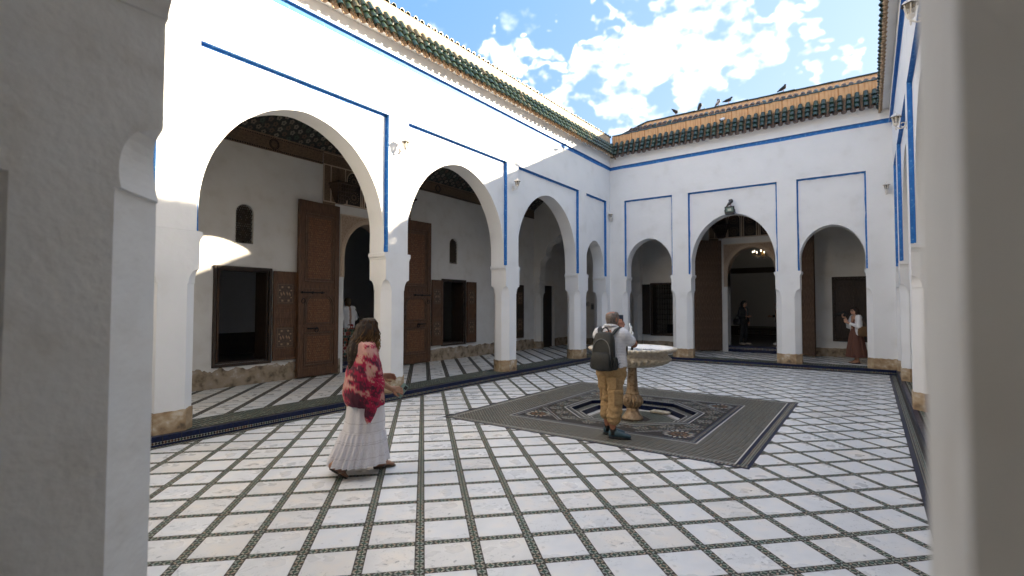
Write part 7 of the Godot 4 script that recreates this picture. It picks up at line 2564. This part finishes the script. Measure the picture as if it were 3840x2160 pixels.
# a plainly dressed standing person of whom the photograph shows little
func bystander(label: String, at: Vector3, turn: float, skin: Color, hair: Color, top: Material, legs: Material, shoes: Material, long_hair: bool) -> Node3D:
	var o := thing("person", label, "person", at, turn)
	var hc := Vector3(0, 1.50, 0.03)
	var bones := head_bones(hc, Basis.IDENTITY, 0.218, skin, Vector3(0, 1.37, 0))
	var rw := Vector3(-0.14, 1.03, 0.24)
	var lw := Vector3(0.24, 0.84, 0.05)
	bones.append_array([[Vector3(-0.08, 1.31, 0), Vector3(0.08, 1.31, 0), 0.08, 0.08], [Vector3(0, 1.25, 0), Vector3(0, 0.95, 0), 0.12, 0.12], [Vector3(-0.16, 1.31, 0), Vector3(-0.23, 1.06, -0.02), 0.045, 0.04], [Vector3(-0.23, 1.06, -0.02), rw, 0.038, 0.026], [Vector3(0.16, 1.31, 0), Vector3(0.22, 1.06, -0.02), 0.045, 0.04], [Vector3(0.22, 1.06, -0.02), lw, 0.038, 0.026],
		[Vector3(0.08, 0.9, 0), Vector3(0.10, 0.48, 0.02), 0.085, 0.056], [Vector3(0.10, 0.48, 0.02), Vector3(0.11, 0.09, 0), 0.05, 0.036], [Vector3(-0.08, 0.9, 0), Vector3(-0.10, 0.48, 0.02), 0.085, 0.056], [Vector3(-0.10, 0.48, 0.02), Vector3(-0.13, 0.09, -0.02), 0.05, 0.036]])
	var b := mb()
	blob(b, bones, 0.014, 0.02, skin)
	var h := hand_bones(rw, Vector3(0.5, 0.3, 0.8), Vector3(-0.6, 0.8, 0), 0.8, 1.0, 0.95)
	h.append_array(hand_bones(lw, Vector3(0, -1, 0.15), Vector3(1, 0, 0), 0.5, -1.0, 0.95))
	blob(b, h, 0.006, 0.007, skin)
	part("body", b, M.skin, o)
	b = mb()
	var hs := [[hc + Vector3(0, 0.04, -0.02), hc + Vector3(0, 0.05, 0.01), 0.082, 0.077], [hc + Vector3(0, 0, -0.05), hc + Vector3(0, -0.06, -0.055), 0.075, 0.06]]
	if long_hair: hs.append_array([[hc + Vector3(0, -0.03, -0.06), Vector3(0.02, 1.22, -0.11), 0.07, 0.045], [hc + Vector3(0.045, 0.0, -0.02), Vector3(0.08, 1.30, -0.04), 0.045, 0.035], [hc + Vector3(-0.045, 0.0, -0.02), Vector3(-0.08, 1.30, -0.04), 0.045, 0.035]])
	blob(b, hs, 0.013, 0.02, hair, folds(7, 0.008, 20.0, 9.0))
	part("hair", b, M.cloth, o)
	b = mb()
	blob(b, [[Vector3(-0.13, 1.32, 0), Vector3(0.13, 1.32, 0), 0.08, 0.08], [Vector3(-0.06, 1.24, 0), Vector3(-0.07, 0.88, 0), 0.12, 0.12], [Vector3(0.06, 1.24, 0), Vector3(0.07, 0.88, 0), 0.12, 0.12], [Vector3(-0.17, 1.30, 0), Vector3(-0.235, 1.06, -0.02), 0.062, 0.058], [Vector3(-0.235, 1.06, -0.02), rw.lerp(Vector3(-0.235, 1.06, -0.02), 0.25), 0.054, 0.040], [Vector3(0.17, 1.30, 0), Vector3(0.225, 1.06, -0.02), 0.062, 0.058], [Vector3(0.225, 1.06, -0.02), lw.lerp(Vector3(0.225, 1.06, -0.02), 0.2), 0.054, 0.040]], 0.014, 0.025, Color.WHITE, folds(53, 0.014, 9.0, 4.0))
	part("top", b, top, o)
	b = mb()
	blob(b, [[Vector3(-0.06, 0.9, 0), Vector3(0.06, 0.9, 0), 0.118, 0.118], [Vector3(0.08, 0.84, 0), Vector3(0.10, 0.46, 0.015), 0.098, 0.076], [Vector3(0.10, 0.46, 0.015), Vector3(0.11, 0.10, 0), 0.076, 0.062], [Vector3(-0.08, 0.84, 0), Vector3(-0.10, 0.46, 0.015), 0.098, 0.076], [Vector3(-0.10, 0.46, 0.015), Vector3(-0.13, 0.10, -0.02), 0.076, 0.062]], 0.014, 0.02, Color.WHITE, folds(57, 0.012, 8.0, 6.0))
	part("trousers", b, legs, o)
	for q in [Vector3(0.11, 0, -0.05), Vector3(-0.13, 0, -0.07)]:
		b = mb()
		shoe(b, q, Vector3(signf(q.x) * 0.2, 0, 1).normalized(), 0.26, 0.085)
		part("shoe", b, shoes, o)
	return o

func build_people() -> void:
	M.skin = vcol(0.55)
	M.skin.subsurf_scatter_enabled = true
	M.skin.subsurf_scatter_strength = 0.05
	M.cloth = vcol(0.9)
	M.hair = vcol(0.75)
	M.hair.metallic_specular = 0.25
	M.sequin = mat(lin(0.7, 0.5, 0.35), 0.25, 0.7)
	M.leather = mat(lin(0.10, 0.075, 0.055), 0.7)
	M.leather_pale = mat(lin(0.30, 0.26, 0.22), 0.6)
	M.eyelet = mat(lin(0.80, 0.79, 0.80), 0.9)
	M.eyelet.albedo_texture = eyelet_tex()
	M.eyelet.uv1_scale = Vector3(9.0, 1.0, 1.0)
	M.white_cloth = mat(lin(0.72, 0.71, 0.71), 0.9)
	M.pack = tri_mat(ramp_tex(noise(101, 0.05, 3), 128, [lin(0.007, 0.007, 0.006), lin(0.014, 0.014, 0.011), lin(0.022, 0.021, 0.015)]), Vector3.ONE * 4.0, 0.65, null, 1.0, false)
	M.zip = mat(lin(0.16, 0.155, 0.145), 0.6)
	M.khaki = tri_mat(ramp_tex(noise(103, 0.03, 4), 256, [lin(0.27, 0.17, 0.075), lin(0.33, 0.215, 0.10), lin(0.37, 0.25, 0.125)]), Vector3.ONE * 3.0, 0.95, null, 1.0, false)
	M.shirt = tri_mat(sprig_tex(), Vector3.ONE * 3.6, 0.9, null, 1.0, false)
	M.shoe_blue = mat(lin(0.035, 0.075, 0.10), 0.6)
	M.pale_blue = mat(lin(0.20, 0.30, 0.34), 0.7)
	M.basket = mat(lin(0.14, 0.075, 0.03), 0.85)
	walking_woman()
	photographer()
	skirt_woman()
	var dark := mat(lin(0.012, 0.012, 0.013), 0.9)
	var d := bystander("person dressed in black standing in the far centre doorway with a bag", Vector3(3.46, 0.33, -4.1), deg_to_rad(65.0), Color(0.28, 0.15, 0.10), Color(0.012, 0.008, 0.006), dark, dark, M.leather_pale, true)
	var b := mb()
	b.tube([Vector3(0.05, 1.36, 0.10), Vector3(0.02, 1.1, 0.15), Vector3(-0.05, 1.0, 0.15)], 0.012, 6)
	part("lanyard", b, M.zip, d)
	var hb := thing("handbag", "black handbag on the arm of the person in the far doorway", "bag", Vector3(3.46, 0.33, -4.1), deg_to_rad(65.0))
	b = mb()
	soft_box(b, [[0.72, 0.06, 0.10, -0.30, -0.05], [0.75, 0.075, 0.15, -0.30, -0.05], [0.90, 0.065, 0.15, -0.30, -0.05], [0.96, 0.03, 0.10, -0.30, -0.05]], func(x, y, z): return Vector3(x, y, z), 3.0, 18)
	part("pouch", b, M.black, hb)
	b = mb()
	b.tube([Vector3(-0.30, 0.93, 0.05), Vector3(-0.26, 1.10, 0.02), Vector3(-0.25, 1.10, -0.08), Vector3(-0.30, 0.93, -0.15)], 0.011, 6)
	part("handle", b, M.black, hb)
	bystander("person in dark trousers and white shoes half hidden right of the far doorway", Vector3(4.57, 0.33, -4.65), deg_to_rad(-70.0), Color(0.3, 0.17, 0.11), Color(0.02, 0.012, 0.009), dark, dark, M.white_cloth, false)
	var fl := tri_mat(floral_tex(256, lin(0.012, 0.013, 0.016), [lin(0.35, 0.05, 0.04), lin(0.5, 0.42, 0.36), lin(0.30, 0.10, 0.05), lin(0.09, 0.14, 0.10)], 64, 33, 2.0), Vector3.ONE * 1.6, 0.9, null, 1.0, false)
	bystander("person seen from behind in a white shirt and flowered trousers inside the left doorway", Vector3(-4.18, 0.33, 7.62), deg_to_rad(-95.0), Color(0.40, 0.24, 0.17), Color(0.09, 0.055, 0.03), M.white_cloth, fl, M.leather, false)
	var sb := thing("shoulder_bag", "dark shoulder bag of the person in the left doorway", "bag", Vector3(-4.18, 0.33, 7.62), deg_to_rad(-95.0))
	b = mb()
	soft_box(b, [[0.80, 0.05, 0.11, -0.27, -0.06], [0.83, 0.065, 0.16, -0.27, -0.06], [1.02, 0.05, 0.14, -0.27, -0.06], [1.08, 0.02, 0.09, -0.27, -0.06]], func(x, y, z): return Vector3(x, y, z), 3.0, 18)
	part("pouch", b, M.pack, sb)
	b = mb()
	b.tube([Vector3(-0.27, 1.05, 0.04), Vector3(-0.21, 1.25, 0.03), Vector3(-0.15, 1.41, 0.0), Vector3(-0.21, 1.25, -0.10), Vector3(-0.27, 1.05, -0.16)], 0.012, 6)
	part("strap", b, M.pack, sb)

func build_light() -> void:
	var cam := Camera3D.new()
	cam.name = "viewpoint"
	add_child(cam)
	cam.position = EYE
	cam.basis = Basis.from_euler(Vector3(deg_to_rad(1.98), deg_to_rad(35.16), deg_to_rad(0.09)))
	cam.fov = 58.97
	cam.near = 0.05
	cam.far = 400.0
	var at := CameraAttributesPhysical.new()
	at.frustum_focal_length = 21.22
	at.exposure_aperture = 2.6
	at.frustum_focus_distance = 7.0
	at.frustum_near = 0.05
	at.frustum_far = 400.0
	cam.attributes = at
	cam.current = true
	var sun := DirectionalLight3D.new()
	sun.name = "sun"
	add_child(sun)
	sun.basis = Basis.looking_at(SUN_TRAVEL, Vector3.UP)
	sun.light_color = Color(1.0, 0.93, 0.82)
	sun.light_energy = 1.6
	sun.light_angular_distance = 0.55
	sun.shadow_enabled = true
	var we := WorldEnvironment.new()
	we.name = "world_environment"
	var e := Environment.new()
	e.background_mode = Environment.BG_SKY
	e.tonemap_mode = Environment.TONE_MAPPER_LINEAR
	e.tonemap_exposure = 5.3
	e.sdfgi_enabled = true
	e.ssao_enabled = true
	e.ssil_enabled = true
	var sky := Sky.new()
	var pm := PanoramaSkyMaterial.new()
	pm.panorama = sky_tex()
	sky.sky_material = pm
	e.sky = sky
	we.environment = e
	add_child(we)

const SUN_TRAVEL := Vector3(-1.0, -0.575, 1.25)

# clear air that pales towards the sun and the horizon, with cumulus
func sky_tex() -> ImageTexture:
	var W := 4096
	var H := 2048
	var to_sun := -SUN_TRAVEL.normalized()
	var n1 := noise(201, 6.0, 5)
	var n2 := noise(207, 21.0, 5)
	var env := {}
	var c := deg_to_rad(35.16)
	var puffs := [[60, 480, 150], [30, 560, 120], [240, 560, 130], [700, 500, 150], [850, 410, 200], [1000, 300, 190], [1050, 170, 140], [1250, 300, 250], [1400, 190, 230], [1290, 60, 160], [1550, 330, 230], [1700, 200, 200], [1850, 190, 120], [1600, 50, 140], [1250, 430, 170], [1000, 490, 170], [640, 540, 110], [700, 340, 80], [290, 290, 95], [420, 345, 85], [800, 200, 60], [945, 95, 34], [665, 255, 34], [2110, 190, 90], [2230, 270, 75], [2080, 360, 85], [2360, 180, 50], [2360, 60, 80], [2480, 20, 70], [1880, 20, 70], [235, 110, 30], [480, 470, 45], [2100, 440, 50], [900, 20, 60]]
	var field := PackedFloat32Array()
	var FW := 1100
	var FH := 620
	field.resize(FW * FH)
	var col0 := int(W * 0.74)
	for p in puffs:
		if p[0] < 100 and p[1] > 470: continue
		var X: float = 1700.0 + p[0] / 1.5153 - 1920.0
		var Y: float = p[1] / 1.5153 - 1080.0
		var d := Basis.from_euler(Vector3(deg_to_rad(1.98), c, 0)) * Vector3(X / 1910.0, -Y / 1910.0, -1.0).normalized()
		var k: float = 1910.0 / cos(atan(X / 1910.0)) 
		var rad: float = p[2] / 1.5153 / k * cos(atan(X / 1910.0))
		var az := fposmod((atan2(d.z, d.x) / TAU + 0.25), 1.0) * W - col0
		var el := (0.5 - asin(d.y) / PI) * H
		var rx := rad / TAU * W / cos(asin(d.y))
		var ry := rad / PI * H
		for y in range(maxi(0, int(el - ry * 1.9) - (H / 2 - FH)), mini(FH, int(el + ry * 1.9) - (H / 2 - FH))):
			for x in range(maxi(0, int(az - rx * 1.9)), mini(FW, int(az + rx * 1.9))):
				var q := Vector2((x - az) / rx, (y + H / 2 - FH - el) / (ry * 0.85)).length_squared()
				if q < 3.6: field[y * FW + x] = maxf(field[y * FW + x], 1.0 - q * 0.55)
	var lo := Image.create(W / 4, H / 4, false, Image.FORMAT_RGBF)
	for y in H / 4:
		for x in W / 4:
			lo.set_pixel(x, y, air((x + 0.5) / (W / 4.0), (y + 0.5) / (H / 4.0), to_sun, n1, n2, -9.0))
	lo.resize(W, H, Image.INTERPOLATE_BILINEAR)
	var wx := noise(301, 0.012, 4)
	var wy := noise(302, 0.012, 4)
	for y in FH:
		for x in FW:
			var px := posmod(x + col0, W)
			var py := y + H / 2 - FH
			var sx := clampi(x + int(wx.get_noise_2d(x, y * 1.3) * 75.0), 0, FW - 1)
			var sy := clampi(y + int(wy.get_noise_2d(x, y * 1.3) * 50.0), 0, FH - 1)
			lo.set_pixel(px, py, air((px + 0.5) / W, (py + 0.5) / H, to_sun, n1, n2, field[sy * FW + sx]))
	return ImageTexture.create_from_image(lo)

func air(u: float, v: float, to_sun: Vector3, n1: FastNoiseLite, n2: FastNoiseLite, puff: float) -> Color:
	var el := (0.5 - v) * PI
	var az := (u - 0.25) * TAU
	var d := Vector3(cos(az) * cos(el), sin(el), sin(az) * cos(el))
	if el < -0.01: return Color(0.16, 0.15, 0.135)
	var toward := 0.5 + 0.5 * d.dot(to_sun)
	var h := pow(1.0 - clampf(d.y, 0.0, 1.0), 2.6)
	var blue := Color(0.029, 0.088, 0.20)
	var pale := Color(0.20, 0.235, 0.265)
	var t := clampf(h * 0.55 + pow(toward, 5.0) * 0.75, 0.0, 1.0)
	var c := blue.lerp(pale, t)
	var q := Vector3(d.x, d.y * 1.6, d.z)
	var a := n1.get_noise_3dv(q * 1.0)
	var f := n2.get_noise_3dv(q)
	var m: float
	if puff > -5.0:
		m = smooth(0.20, 1.0, puff * 0.80 + a * 0.55 + f * 0.75) if puff > 0.0 else 0.0
		m = maxf(m, 0.25 * smooth(0.25, 0.6, a + f * 0.4) * (1.0 if puff > -0.5 else 0.0))
	else:
		m = smooth(-0.12, 0.30, a + f * 0.4) * smooth(0.03, 0.2, d.y)
	var lit := 0.31 + 0.14 * f + 0.14 * a + 0.10 * toward
	return c.lerp(Color(lit, lit * 0.995, lit * 0.985), m)

func _ready() -> void:
	make_materials()
	M.room_floor = mat(lin(0.10, 0.09, 0.08), 0.6)
	M.print_grey = mat(lin(0.22, 0.22, 0.22), 0.9)
	build_light()
	build_floors()
	build_walls()
	build_rooms()
	build_things()
	build_people()
